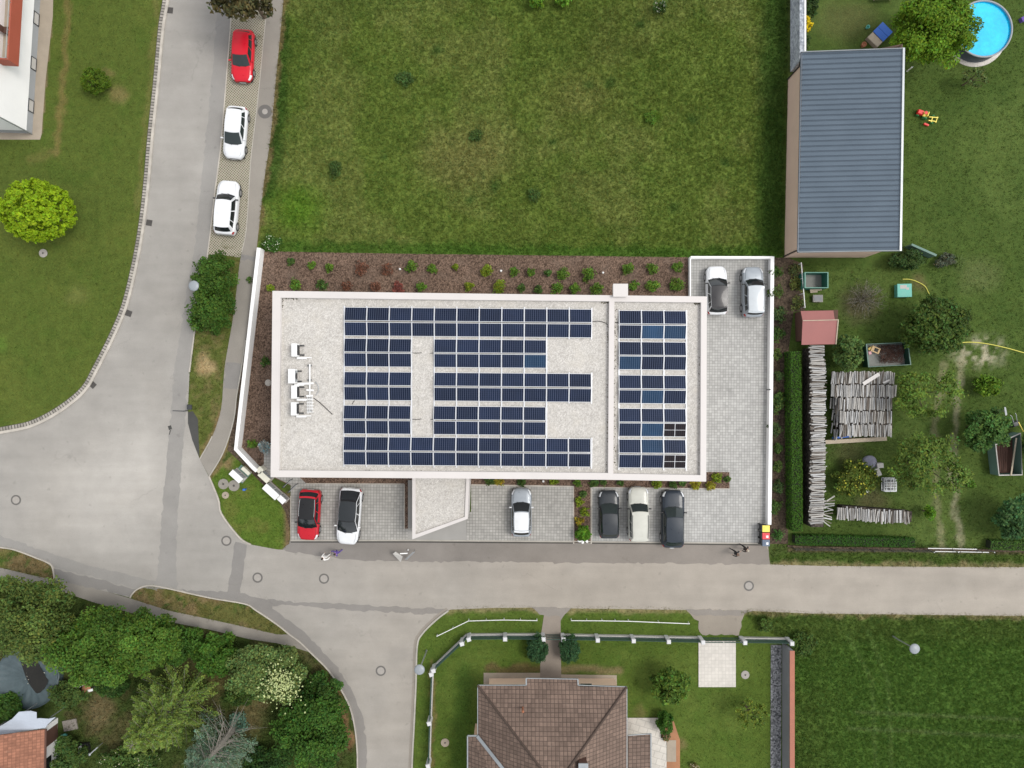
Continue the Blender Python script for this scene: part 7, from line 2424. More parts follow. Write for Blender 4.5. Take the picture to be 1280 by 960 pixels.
# field gate and wire fence by the road
gt = empty('field_gate', (*P(1196, 687), 0)); tag(gt, 'pale double bar gate lying along the roadside hedge', 'gate')
for (a, c, z_) in (((1160, 685.4), (1190, 685.8), 0.8), ((1191, 685.9), (1221, 686.6), 0.8), ((1169, 689.3), (1200, 689.7), 0.35), ((1201, 689.7), (1236, 690.4), 0.35)):
    p, q = P(*a, z_), P(*c, z_); b = MB(); b.tube([(p[0] - gt.location.x, p[1] - gt.location.y, z_), (q[0] - gt.location.x, q[1] - gt.location.y, z_)], 0.035, 8); b.build('bar', M['white_plastic'], gt)
for px in (1161, 1190.5, 1221, 1235):
    p = P(px, 687.5); b = MB(); b.tube([(p[0] - gt.location.x, p[1] - gt.location.y, -0.02), (p[0] - gt.location.x, p[1] - gt.location.y, 0.85)], 0.04, 8); b.build('post', M['steel'], gt)
wf = empty('wire_fence', (*P(1060, 686), 0)); tag(wf, 'thin dark wire fence between hedge and roadside grass', 'fence')
b = MB()
for z_ in (0.3, 0.6, 0.9):
    p, q = P(990, 684.5), P(1158, 687)
    b.tube([(p[0] - wf.location.x, p[1] - wf.location.y, z_), (q[0] - wf.location.x, q[1] - wf.location.y, z_)], 0.012, 4)
b.build('wire', M['dark_steel'], wf)
for k in range(8):
    p = P(lerp(990, 1158, k / 7), lerp(684.5, 687, k / 7)); b = MB(); b.tube([(p[0] - wf.location.x, p[1] - wf.location.y, -0.02), (p[0] - wf.location.x, p[1] - wf.location.y, 1.0)], 0.03, 6); b.build('post', M['dark_steel'], wf)
b = strip('x', [(984, 682.5), (1010, 684), (1140, 686), (1300, 689)], 0.18, -0.03, 0.10, M['soil'], build=False); tag(b.build('bed_edging', M['soil']), 'low brown edging boards under the roadside fence', 'edging')

# ------------------------------------------------------------------ covered pool and clutter, bottom left
X, Y = P(33, 848, 0.9); o = empty('covered_pool', (X, Y, 0)); tag(o, 'round garden pool under a sagging dark tarpaulin with murky water', 'pool')
r = 38.5 * (H - 0.9) / F
b = MB(); b.lathe((0, 0, 0), [(r, -0.02), (r, 0.86)], 48); b.f = b.f[:-2]; b.m = b.m[:-2]; b.sm = b.sm[:-2]; b.build('wall', M['tarp'], o)


def tarp(i, j):
    a = 2 * PI * i; rr = (0.02 + j) * r * 1.03 if j < 1 else r * 1.03
    rr = r * 1.03 * (0.02 + 0.98 * j)
    fold = (0.05 * math.sin(a * 5 + 1.7 * math.sin(a * 3) + j * 4) + 0.03 * math.sin(a * 23 + 2 * math.sin(a * 2) + j * 3) + 0.02 * math.sin(a * 11 - j * 9)) * j
    sag = -0.42 * (1 - (rr / (r * 1.03)) ** 2)
    return (rr * math.cos(a), rr * math.sin(a), 0.93 + sag + fold - (0.12 if j > 0.99 else 0))


b = MB(); b.grid(tarp, 96, 16); b.build('tarpaulin', M['tarp'], o)
pool_open = [(26, 812), (34, 813), (42, 820), (50, 835), (56, 845), (60, 852), (54, 862), (46, 867), (38, 860), (32, 851), (28, 840), (25, 825)]
b = MB(); q = [P(x, y, 0.75) for x, y in cr(pool_open, 4, True)]; q = [(x - X, y - Y) for x, y in q]
q = [(x, y) for x, y in q]
if area2(q) < 0:
    q = q[::-1]
b.add([(x, y, 0.93 - 0.42 * (1 - min(1, (math.hypot(x, y) / (r * 1.03)) ** 2)) + 0.05) for x, y in q], [fix(t, q) for t in tessellate_polygon([[Vector((p[0], p[1], 0)) for p in q]])]); b.build('water', M['pond'], o)
b = MB()
for k in range(26):
    a = random.choice(((37, 852), (31, 843), (51, 842), (46, 848), (36, 851), (33, 845))); u = P(a[0] + random.gauss(0, 2), a[1] + random.gauss(0, 2), 0.8)
    dx, dy = u[0] - X, u[1] - Y; z = 0.93 - 0.42 * (1 - min(1, (math.hypot(dx, dy) / (r * 1.03)) ** 2)) + 0.065
    s = random.uniform(0.03, 0.08); b.add([(dx - s, dy, z), (dx, dy - s * 0.6, z), (dx + s, dy, z), (dx, dy + s * 0.6, z)], [(0, 1, 2, 3)])
b.build('floating_leaves', M['cream'], o)
b = MB(); X, Y = P(40, 876, 0.4); b.box((0, 0, 0.15), (1.05, 0.22, 0.32), 0.06); q = b.build('blue_step', M['blue_board']); q.location = (X, Y, 0); tag(q, 'bright blue step at the lower rim of the covered pool', 'step')
X, Y = P(108, 862, 0.7); o = empty('garden_table', (X, Y, 0)); tag(o, 'dark red garden table with white things beside the trees', 'table')
b = MB(); b.lathe((0, 0, 0.68), [(0.40, 0.0), (0.40, 0.04), (0.0, 0.045)], 20); b.build('table_top', M['clay'], o)
for k in range(3):
    a = k * 2.1; b = MB(); b.tube([(0.1 * math.cos(a), 0.1 * math.sin(a), 0.68), (0.42 * math.cos(a), 0.42 * math.sin(a), -0.02)], 0.03, 6); b.build('leg', M['dark_steel'], o)
for (px, py, lab) in ((99, 858.5, 'white folded chair at the upper left of the red garden table'), (105.5, 855, 'white chair just above the red garden table'), (112.5, 863, 'white tray standing on the red garden table')):
    z_ = 0.74 if 'tray' in lab else 0.42
    X, Y = P(px, py, z_); b = MB(); b.box((0, 0, 0), (0.48, 0.20, 0.04), random.uniform(0, 1.5))
    if 'chair' in lab:
        b.bar((0, 0, 0), (0.05, 0, -z_), 0.04); b.bar((0.12, 0.1, 0), (0.15, 0.1, -z_), 0.04); b.bar((-0.1, 0.12, 0), (-0.1, 0.14, 0.4), 0.2, 0.03)
    q = b.build('white_tray' if 'tray' in lab else 'garden_chair', M['white_plastic']); q.location = (X, Y, z_); tag(q, lab, 'tray' if 'tray' in lab else 'chair')
X, Y = P(101.5, 937, 0.5); o = empty('garden_barrel', (X, Y, 0)); tag(o, 'black garden tub carrying three round white pots', 'tub')
b = MB(); b.box((0, 0, 0.2), (1.0, 0.8, 0.44), 0.1, top=(1.05, 1.05)); b.build('body', M['black'], o, bevel=0.04)
for (px, py, lab) in ((99.5, 935, 'round white pot on the black tub, upper of three'), (104, 937.4, 'round white pot on the black tub, right of three'), (99.8, 940, 'round white pot on the black tub, lowest of three')):
    X, Y = P(px, py, 0.6); b = MB(); b.lathe((0, 0, 0), [(0.10, 0), (0.16, 0.16), (0.14, 0.20), (0.0, 0.19)], 16); q = b.build('white_pot', M['white_plastic']); q.location = (X, Y, 0.42); tag(q, lab, 'pot', 'white pots on the black tub')
b = MB(); p, q = P(112, 943, 0.9), P(121, 935, 0.9); b.tube([(*p, 0.9), (*q, 0.75)], 0.06, 8); b.lathe((*p, 0.9), [(0.0, -0.05), (0.12, -0.02), (0.12, 0.04), (0.0, 0.07)], 14); b.tube([(*p, 0.9), (p[0], p[1], 0)], 0.03, 6); b.tube([(*q, 0.75), (q[0], q[1], 0)], 0.03, 6)
tag(b.build('garden_pump', M['steel']), 'pale grey hand pump beside the black tub', 'pump')
X, Y = P(78, 922, 0.4); b = MB(); b.lathe((0, 0, 0), [(0.18, -0.02), (0.24, 0.34), (0.20, 0.34), (0.0, 0.28)], 14); o = b.build('watering_can', M['teal']); o.location = (X, Y, 0); tag(o, 'turquoise watering can beside the small white walled house', 'watering can')
b = MB(); X, Y = P(88, 906); b.box((0, 0, 0.03), (1.2, 0.9, 0.10), 0.2); q = b.build('stone_step', M['path_slab']); q.location = (X, Y, 0); tag(q, 'flat sandy stone step before the small white walled house', 'step')
# boulders, bed lights, small marks
X, Y = P(334.8, 478.5, 0.2); b = MB(); b.lathe((0, 0, 0), [(0.25, 0.0), (0.30, 0.10), (0.24, 0.2), (0.0, 0.25)], 14); o = b.build('round_stone', M['rock']); o.location = (X, Y, 0); tag(o, 'pale round stone in the bark bed left of the office', 'stone')
for (px, py, lab) in ((626.3, 338.6, 'left of two'), (753.7, 341, 'right of two'), (500, 336.5, 'near the brown shrubs'), (679, 601.5, 'below the front parapet')):
    X, Y = P(px, py, 0.3); o = empty('garden_light', (X, Y, 0)); tag(o, 'tiny white garden light in the bark bed, ' + lab, 'garden light', 'garden lights in the bark bed')
    b = MB(); b.tube([(0, 0, 0), (0, 0, 0.3)], 0.03, 8); b.build('stem', M['dark_steel'], o); b = MB(); b.lathe((0, 0, 0.3), [(0.06, 0), (0.10, 0.05), (0.07, 0.10), (0, 0.11)], 12); b.build('lamp_head', M['white_plastic'], o)
for k, (px, py) in enumerate(((724.5, 676), (728.5, 677), (733, 676), (730, 674.6))):
    X, Y = P(px, py); b = MB(); s = 0.16; b.lathe((0, 0, 0), [(s * 0.8, 0), (s, 0.07), (s * 0.6, 0.15), (0, 0.17)], 9, smooth=False); o = b.build('white_stone', M['render_bright']); o.location = (X, Y, 0.0); o.rotation_euler = (0, 0, k * 1.1); o.scale = (1.2, 0.8, 1)
    tag(o, 'white stone at the kerb end of the planted strip beside the paving', 'stone', 'white stones at the strip end')
b = MB(); X, Y = P(212.5, 534.5); b.box((0, 0, 0.03), (0.28, 0.34, 0.05), 0.3, top=(0.7, 0.7)); b.bar((0.05, -0.2, 0.03), (-0.05, -0.6, 0.02), 0.05, 0.03); o = b.build('rubber_mat', M['asphalt_dark']); o.location = (X, Y, 0.004); tag(o, 'small dark scrap lying on the street beside the lighter lane strip', 'scrap')
b = MB(); b.bar((*P(220, 513), 0.6), (*P(234, 513.6), 0.6), 0.06, 0.05); b.tube([(*P(235, 513.4), -0.02), (*P(235, 513.4), 0.75)], 0.04, 8); b.box((*P(236.5, 509, 0.8), 0.75), (0.42, 0.42, 0.10))
tag(b.build('barrier_post', M['dark_steel']), 'grey barrier post with short arm at the worn verge edge', 'post')

# ------------------------------------------------------------------ trees and shrubs
def limbs(root_h, trunk_r, targets, mat, parent, lean=(0, 0)):
    b = MB()
    top = Vector((lean[0], lean[1], root_h))
    b.tube([(0, 0, -0.05), (lean[0] * 0.4, lean[1] * 0.4, root_h * 0.5), top], [trunk_r, trunk_r * 0.8, trunk_r * 0.6], 9)
    for t in targets:
        t = Vector(t)
        m_ = top.lerp(t, 0.5) + Vector((random.gauss(0, 0.1), random.gauss(0, 0.1), 0.15))
        st = Vector((lean[0] * 0.8, lean[1] * 0.8, root_h * random.uniform(0.6, 0.98)))
        b.tube([st, m_, t], [trunk_r * 0.42, trunk_r * 0.25, trunk_r * 0.08], 6)
    return b.build('trunk', mat, parent)


def tree(name, label, cat, px, py, rx, ry, h, n, leaf, col, nclump=40, cl=0.32, core=0.2, zfrac=0.6, trunk=None, group=None, var=0.2, lv=0.2, warm=0.22, bark='bark',
         up=0.5, flowers=None, aspect=0.55, tone=0.18, base_h=None, lump=(0.58, 0.98)):
    """px, py = where the crown shows in the photo; rx, ry = its half sizes in pixels; h = tree height"""
    rz_ = h * zfrac / 2
    hc = h - rz_
    X, Y = P(px, py, hc)
    k = (H - hc) / F
    o = empty(name, (X, Y, 0)); tag(o, label, cat, group)
    pts, tn, nr, cc = cloud_pts(n, (0, 0, hc), (rx * k, ry * k, rz_), nclump, cl, core, var=tone, lump=lump)
    pts[:, 2] = np.maximum(pts[:, 2], 0.03)
    c = tint(col, n, lv, warm) * np.clip(tn, 0.5, 1.6)[:, None]
    V, Fc, Cc = leaf_quads(pts, leaf, c, up, aspect, nr * 0.55)
    if flowers:
        nf, fc, fs, ctr, spread = flowers
        if ctr is None:
            q = pts[RNG.integers(0, n, nf)] + nr[RNG.integers(0, n, nf)] * 0.02 + np.array([0, 0, 0.12])
        else:
            fx_, fy_ = P(ctr[0], ctr[1], h * 0.92)
            q = np.array([fx_ - X, fy_ - Y, h * 0.9]) + RNG.normal(size=(nf, 3)) * np.array([spread, spread, 0.15])
        V2, F2, C2 = leaf_quads(q, fs, tint(fc, nf, 0.08, 0.03), 1.2, 0.95)
        V = np.concatenate([V, V2]); Fc = np.concatenate([Fc, F2 + len(Fc) * 4]); Cc = np.concatenate([Cc, C2])
    np_mesh('crown', V, Fc, M['leaf'], o, Cc)
    limbs(max(0.15, (base_h if base_h is not None else (h - 2 * rz_) * 0.9 + 0.15)), trunk or (0.03 + 0.02 * h), [cc[i] * 0.85 + np.array([0, 0, hc * 0.15 - 0.05]) for i in range(0, len(cc), max(1, len(cc) // 9))], M[bark], o)
    return o


def shrub(px, py, r, h, n, leaf, col, label, group, name='shrub', cat='shrub', fl=None):
    X, Y = P(px, py, h * 0.6)
    k = S
    col = tuple(q * 1.2 for q in col)
    pts, tn, nr, cc = cloud_pts(n, (0, 0, h * 0.5), (r * k, r * k, h * 0.5), 12, 0.45, 0.25, zmin=-0.3)
    pts[:, 2] = np.maximum(pts[:, 2], 0.02)
    c = tint(col, n, 0.25, 0.25) * np.clip(tn, 0.5, 1.6)[:, None]
    V, Fc, Cc = leaf_quads(pts, leaf, c, 0.4, 0.5, nr * 0.5)
    if fl:
        q = pts[RNG.integers(0, n, fl[0])] + np.array([0, 0, 0.05])
        V2, F2, C2 = leaf_quads(q, fl[2], tint(fl[1], fl[0], 0.1, 0.05), 1.0, 0.9)
        V = np.concatenate([V, V2]); Fc = np.concatenate([Fc, F2 + len(Fc) * 4]); Cc = np.concatenate([Cc, C2])
    o = np_mesh(name, V, Fc, M['leaf'], None, Cc)
    o.location = (X, Y, 0)
    tag(o, label, cat, group)
    b = MB()
    for k_ in range(4):
        a = k_ * 1.57 + random.random(); b.tube([(0, 0, -0.02), (0.35 * r * S * math.cos(a), 0.35 * r * S * math.sin(a), h * 0.6)], [0.018, 0.006], 5)
    b.build('stem', M['bark'], o)
    return o


# west lawn
tree('globe_tree', 'round bright yellow green tree standing on the left lawn', 'tree', 45.5, 263, 45, 38, 5.2, 12000, 0.13, (0.135, 0.205, 0.007), nclump=270, cl=0.085, core=0.25, zfrac=0.8, lv=0.14, warm=0.12, up=0.2, aspect=0.6, tone=0.07, lump=(0.90, 0.98))
tree('round_bush', 'small round green bush on the left lawn above the large tree', 'bush', 119, 101.5, 17.5, 17, 1.9, 4200, 0.075, (0.046, 0.078, 0.006), nclump=110, cl=0.13, zfrac=0.95, tone=0.12, lump=(0.85, 0.97))
# street tree and roadside bushes
tree('street_tree', 'dark olive brown tree overhanging the top of the street', 'tree', 300, -24, 48, 46, 8.0, 8000, 0.17, (0.040, 0.036, 0.014), nclump=70, cl=0.22, zfrac=0.62, tone=0.22)
tree('roadside_bush', 'dense green roadside bush, upper of two grown together', 'bush', 268.5, 346, 26, 28, 2.9, 6500, 0.11, (0.034, 0.070, 0.010), nclump=60, cl=0.24, zfrac=0.92, group='bushes at the street lamp')
tree('roadside_bush', 'dense green roadside bush, lower of two and behind the lamp', 'bush', 263.5, 387, 28, 31, 3.0, 7000, 0.11, (0.034, 0.070, 0.010), nclump=60, cl=0.24, zfrac=0.92, group='bushes at the street lamp')
# overgrown garden, bottom left
tree('garden_tree', 'dull olive green tree at the far left of the overgrown garden', 'tree', 28, 772, 60, 48, 6.5, 18000, 0.12, (0.050, 0.074, 0.016), nclump=60, cl=0.25, zfrac=0.7)
tree('garden_tree', 'pale olive tree between the covered pool and the far left tree', 'tree', 62, 803, 36, 28, 5.0, 6000, 0.14, (0.056, 0.082, 0.020), nclump=40, cl=0.26, zfrac=0.75)
tree('broadleaf_tree', 'large vivid green tree below the lower footpath, left one', 'tree', 125, 808, 55, 46, 6.5, 24000, 0.125, (0.042, 0.082, 0.011), nclump=60, cl=0.24, zfrac=0.75)
tree('broadleaf_tree', 'large vivid green tree below the lower footpath, beside the feathery conifer', 'tree', 180, 802, 42, 38, 6.0, 18000, 0.125, (0.045, 0.086, 0.012), nclump=50, cl=0.24, zfrac=0.75)
tree('hedge_shrub', 'dark green shrub along the lower footpath, right of the vivid trees', 'shrub', 228, 806, 26, 24, 3.4, 5000, 0.13, (0.028, 0.064, 0.009), nclump=40, cl=0.25, zfrac=0.9)
tree('hedge_shrub', 'mid green shrub along the lower footpath beside the flowering elder', 'shrub', 268, 818, 30, 26, 3.2, 6500, 0.13, (0.034, 0.076, 0.010), nclump=40, cl=0.25, zfrac=0.9)
tree('elder_bush', 'large pale leaved elder bush with white blossom at the junction corner', 'bush', 336, 841, 48, 36, 4.2, 16000, 0.115, (0.072, 0.106, 0.030), nclump=60, cl=0.24, zfrac=0.85, flowers=(420, (0.42, 0.47, 0.22), 0.075, (351, 856), 0.75))
tree('dark_shrub', 'broad dark green shrub beside the side street kerb', 'shrub', 392, 915, 48, 44, 3.8, 13000, 0.13, (0.030, 0.068, 0.010), nclump=60, cl=0.24, zfrac=0.9)
tree('dark_shrub', 'small dark green shrub between elder and side street kerb', 'shrub', 402, 868, 26, 26, 2.4, 4500, 0.12, (0.026, 0.058, 0.010), nclump=36, cl=0.26, zfrac=0.9)
tree('garden_shrub', 'green shrub beside the small white walled house', 'shrub', 85, 945, 20, 26, 2.4, 3600, 0.12, (0.040, 0.070, 0.016), nclump=30, cl=0.28, zfrac=0.9)
tree('garden_shrub', 'green shrub with cream flowers near the bottom edge left of the spruce', 'shrub', 165, 955, 40, 22, 2.2, 6000, 0.11, (0.042, 0.072, 0.016), nclump=40, cl=0.25, zfrac=0.9, flowers=(160, (0.55, 0.52, 0.36), 0.05, None, 0))
tree('garden_shrub', 'dark green shrub at the left edge below the covered pool', 'shrub', 8, 885, 22, 18, 2.0, 3200, 0.12, (0.028, 0.062, 0.010), nclump=30, cl=0.28, zfrac=0.9)
tree('garden_shrub', 'low green shrub between the pool and the red garden table', 'shrub', 82, 868, 24, 16, 1.8, 3000, 0.11, (0.042, 0.068, 0.016), nclump=30, cl=0.28, zfrac=0.9)
tree('garden_shrub', 'dark shrub behind the red garden table under the vivid trees', 'shrub', 142, 858, 20, 16, 2.0, 2800, 0.12, (0.022, 0.048, 0.009), nclump=30, cl=0.28, zfrac=0.9)
tree('garden_shrub', 'dark shrub in the shade between the spruce and the broad dark shrub', 'shrub', 330, 955, 30, 20, 2.2, 3800, 0.12, (0.020, 0.046, 0.010), nclump=30, cl=0.28, zfrac=0.9)
tree('garden_shrub', 'low green shrub below the flowering elder', 'shrub', 300, 868, 22, 14, 1.3, 2400, 0.11, (0.034, 0.062, 0.012), nclump=30, cl=0.28, zfrac=0.9)


def sprays(o, specs, leaf, col, name='crown', tone=0.15, wid=0.16):
    """conifer fronds: (start, end, leaves, width) ; flat scale leaves crowded along each frond"""
    P_, C_, T_ = [], [], []
    for a, b, n, w in specs:
        a = np.array(a); b = np.array(b); d = b - a
        t = RNG.uniform(0.05, 1, size=(n, 1)) ** 0.8
        side = np.cross(d, [0, 0, 1.0]); side /= max(1e-6, np.linalg.norm(side))
        up_ = np.cross(side, d); up_ /= max(1e-6, np.linalg.norm(up_))
        prof = np.sin(np.pi * np.clip(t * 0.85 + 0.12, 0, 1))
        p = a + d * t + side * RNG.normal(0, 1, size=(n, 1)) * w * prof + up_ * RNG.normal(0, 0.35, size=(n, 1)) * w - np.array([0, 0, 1]) * (t ** 2) * 0.12 * np.linalg.norm(d)
        P_.append(p); T_.append(np.repeat(d[None] / np.linalg.norm(d), n, 0) + side * np.sign(RNG.normal(size=(n, 1))) * 0.5)
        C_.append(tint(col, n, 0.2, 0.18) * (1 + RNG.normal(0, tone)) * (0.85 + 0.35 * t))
    P_ = np.concatenate(P_); C_ = np.concatenate(C_); T_ = np.concatenate(T_)
    P_[:, 2] = np.maximum(P_[:, 2], 0.05)
    V, Fc, Cc = leaf_quads(P_, leaf, C_, 0.9, 0.34, None, T_)
    return np_mesh(name, V, Fc, M['leaf'], o, Cc)


# feathery conifer: stands at its base, leans outwards in the wide view
def conifer(name, label, base, h, r, levels, per, leaf, col, n_leaf, w, bark, first=0.06, droop=-0.1, bare=None, trunk_r=0.16, rise=0.35):
    X, Y = P(*base)
    o = empty(name, (X, Y, 0)); tag(o, label, 'conifer')
    sp = []; bb = MB(); tw = bb
    bb.tube([(0, 0, -0.05), (0.03, 0.02, h * 0.5), (0, 0, h)], [trunk_r, trunk_r * 0.6, 0.02], 9)
    for i in range(levels):
        f = first + (1 - first) * (i + random.uniform(-0.3, 0.3)) / levels
        f = min(0.985, max(first, f))
        rr = r * (1 - f) ** 0.75 * random.uniform(0.75, 1.1) + 0.12
        for k in range(per):
            a = 2 * PI * (k + random.random() * 0.8) / per + i * 0.7
            dirv = Vector((math.cos(a), math.sin(a), 0))
            z0 = f * h
            st = Vector((0, 0, z0)) + dirv * 0.05
            en = dirv * rr + Vector((0, 0, z0 + rise * rr + droop))
            tw.tube([st, st.lerp(en, 0.5) + Vector((0, 0, 0.05)), en], [0.028, 0.018, 0.006], 5)
            if bare and bare(a, f):
                if random.random() < 0.35:
                    continue
                for q in range(2):
                    m_ = st.lerp(en, random.uniform(0.3, 0.9)); tw.tube([m_, m_ + Vector((random.gauss(0, 0.3), random.gauss(0, 0.3), random.gauss(0.1, 0.15)))], [0.012, 0.004], 4)
                continue
            sp.append((tuple(st.lerp(en, 0.12)), tuple(en + dirv * 0.1), n_leaf, w * (0.6 + rr / r)))
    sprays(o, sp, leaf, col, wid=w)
    bb.build('trunk', M[bark], o)
    return o


conifer('feathery_conifer', 'tall yellow green feathery conifer in the overgrown garden', (236, 864), 9.5, 3.4, 20, 8, 0.10, (0.092, 0.130, 0.028), 150, 0.19, 'bark_grey', first=0.05, rise=0.55)
conifer('blue_spruce', 'half bare blue green spruce with grey dead branches at the bottom edge', (296, 905), 10.0, 3.1, 17, 8, 0.10, (0.078, 0.118, 0.078), 120, 0.22, 'bark_grey', first=0.10, rise=0.10,
        bare=lambda a, f: math.sin(a + 0.5) > 0.4 and f < 0.70, trunk_r=0.30)
# blue tuft at the foot of the spruce
shrub(297, 905, 12, 1.4, 900, 0.10, (0.060, 0.105, 0.075), 'blue green young spruce tuft at the foot of the bare trunk', None, 'conifer_tuft', 'conifer')

# right garden
tree('poolside_tree', 'large bright green tree overhanging the blue round pool', 'tree', 1166, 36, 50, 46, 6.0, 22000, 0.13, (0.072, 0.130, 0.009), nclump=70, cl=0.23, zfrac=0.72)
tree('dark_garden_tree', 'dark green tree in the middle of the right garden beside the container', 'tree', 1170, 407, 42, 34, 4.6, 9500, 0.15, (0.036, 0.062, 0.011), nclump=60, cl=0.25, zfrac=0.8)
tree('small_garden_tree', 'small light green tree between red hut and dark container', 'tree', 1061, 443, 17.5, 22, 3.0, 2600, 0.14, (0.055, 0.092, 0.024), nclump=30, cl=0.28, zfrac=0.75)
tree('corner_shrub', 'dark green shrub at the lower right shed corner', 'shrub', 1132, 325, 22, 12, 1.8, 2400, 0.12, (0.026, 0.048, 0.012), nclump=30, cl=0.3, zfrac=0.9)
tree('loose_tree', 'thin leaved airy tree right of the wide woodpile', 'tree', 1160, 492, 42, 32, 4.6, 2600, 0.13, (0.066, 0.106, 0.017), nclump=46, cl=0.20, core=0.05, zfrac=0.6)
tree('loose_tree', 'thin leaved airy tree below the woodpile, larger of the two', 'tree', 1164, 583, 46, 40, 5.0, 4200, 0.13, (0.062, 0.098, 0.017), nclump=50, cl=0.21, core=0.08, zfrac=0.6)
tree('gold_shrub', 'yellow green shrub on the right lawn above the trailer tree', 'shrub', 1236, 482, 17, 12, 1.8, 2200, 0.12, (0.062, 0.115, 0.010), nclump=26, cl=0.3, zfrac=0.9)
tree('fruit_tree', 'mid green fruit tree beside the grey green trailer', 'tree', 1232, 536, 27, 27, 3.8, 4200, 0.15, (0.042, 0.086, 0.019), nclump=40, cl=0.25, zfrac=0.75)
tree('edge_tree', 'blue green tree at the lower right edge above the hedge', 'tree', 1275, 648, 30, 28, 4.2, 5200, 0.16, (0.036, 0.080, 0.026), nclump=40, cl=0.25, zfrac=0.8)
tree('edge_tree', 'dark green tree touching the right edge beside the trailer', 'tree', 1300, 562, 18, 30, 3.6, 3400, 0.15, (0.024, 0.056, 0.014), nclump=30, cl=0.26, zfrac=0.8)
tree('yellow_bush', 'yellow green flowering bush beside the pale boxes', 'bush', 1072, 598, 28, 22, 1.9, 3600, 0.12, (0.056, 0.078, 0.012), nclump=36, cl=0.26, zfrac=0.9, flowers=(110, (0.42, 0.40, 0.05), 0.07, None, 0))
tree('sapling', 'slim yellow green sapling near the low woodpile row', 'sapling', 1163, 641, 5, 11, 1.8, 500, 0.12, (0.060, 0.125, 0.010), nclump=12, cl=0.35, zfrac=0.8)
tree('sapling', 'thin pale sapling on the lawn below the pool', 'sapling', 1219, 96, 18, 12, 2.4, 420, 0.12, (0.055, 0.075, 0.022), nclump=22, cl=0.2, core=0.02, zfrac=0.6)
tree('sapling', 'tiny bright sapling on the grass left of the edge tree', 'sapling', 1214, 606, 6, 5, 0.8, 240, 0.10, (0.06, 0.12, 0.014), nclump=10, cl=0.35, zfrac=0.8)
tree('yellow_flower_shrub', 'bright yellow flowering shrub beside the stone wall', 'shrub', 1006.5, 32, 6, 10, 1.2, 900, 0.09, (0.10, 0.10, 0.012), nclump=14, cl=0.35, zfrac=0.9, flowers=(420, (0.62, 0.46, 0.01), 0.07, None, 0))
tree('wall_shrub', 'dark shrub beside the stone wall above the yellow flowers', 'shrub', 1012, 6, 12, 14, 1.8, 1800, 0.11, (0.026, 0.050, 0.012), nclump=20, cl=0.3, zfrac=0.9)
tree('wall_shrub', 'low green shrub between yellow flowers and shed roof', 'shrub', 1008, 52, 6, 10, 1.0, 800, 0.09, (0.034, 0.058, 0.014), nclump=16, cl=0.3, zfrac=0.9)
tree('bed_shrub', 'grey green low shrub right of the garden screen', 'shrub', 1181, 326, 14, 9, 0.8, 1000, 0.09, (0.05, 0.058, 0.038), nclump=18, cl=0.3, zfrac=0.9)
# sparse twiggy shrub
X, Y = P(1076, 375); o = empty('twiggy_shrub', (X, Y, 0)); tag(o, 'bare grey brown twiggy shrub between hut and turquoise box', 'shrub')
b = MB()
for k in range(70):
    a = random.uniform(0, 2 * PI); r_ = random.uniform(0.6, 1.9); z_ = random.uniform(0.5, 1.5)
    e = Vector((r_ * math.cos(a), r_ * math.sin(a), z_)); m_ = e * 0.5 + Vector((random.gauss(0, 0.1), random.gauss(0, 0.1), 0.25))
    b.tube([(0.04 * math.cos(a), 0.04 * math.sin(a), -0.02), m_, e], [0.018, 0.010, 0.004], 4, cap=False)
    for q in range(3):
        s_ = m_.lerp(e, random.random()); b.tube([s_, s_ + Vector((random.gauss(0, 0.22), random.gauss(0, 0.22), 0.15))], [0.007, 0.003], 4, cap=False)
b.build('branches', M['bark_grey'], o)
pts = RNG.normal(size=(900, 3)) * np.array([0.8, 0.75, 0.3]) + np.array([0, 0, 0.9]); V, Fc, Cc = leaf_quads(pts, 0.055, tint((0.05, 0.048, 0.028), 900), 0.4)
np_mesh('leaves', V, Fc, M['leaf'], o, Cc)
# yucca
X, Y = P(1197.5, 327); b = MB()
for k in range(34):
    a = k * 2.4; l_ = random.uniform(0.5, 0.8); e = random.uniform(0.2, 1.1)
    d = Vector((math.cos(a) * math.cos(e), math.sin(a) * math.cos(e), math.sin(e))); s_ = Vector((-math.sin(a), math.cos(a), 0)) * 0.045
    b.add([Vector((0, 0, 0.12)) - s_ * 0.6, Vector((0, 0, 0.12)) + s_ * 0.6, d * l_ * 0.6 + s_ + Vector((0, 0, 0.1)), d * l_ + Vector((0, 0, 0.02)), d * l_ * 0.6 - s_ + Vector((0, 0, 0.1))], [(0, 1, 2, 3, 4)])
o = b.build('yucca', pm('yucca_leaf', (0.10, 0.15, 0.035), 0.5, 0.2)); o.location = (X, Y, 0); tag(o, 'spiky yucca rosette on the lawn right of the shed', 'yucca')


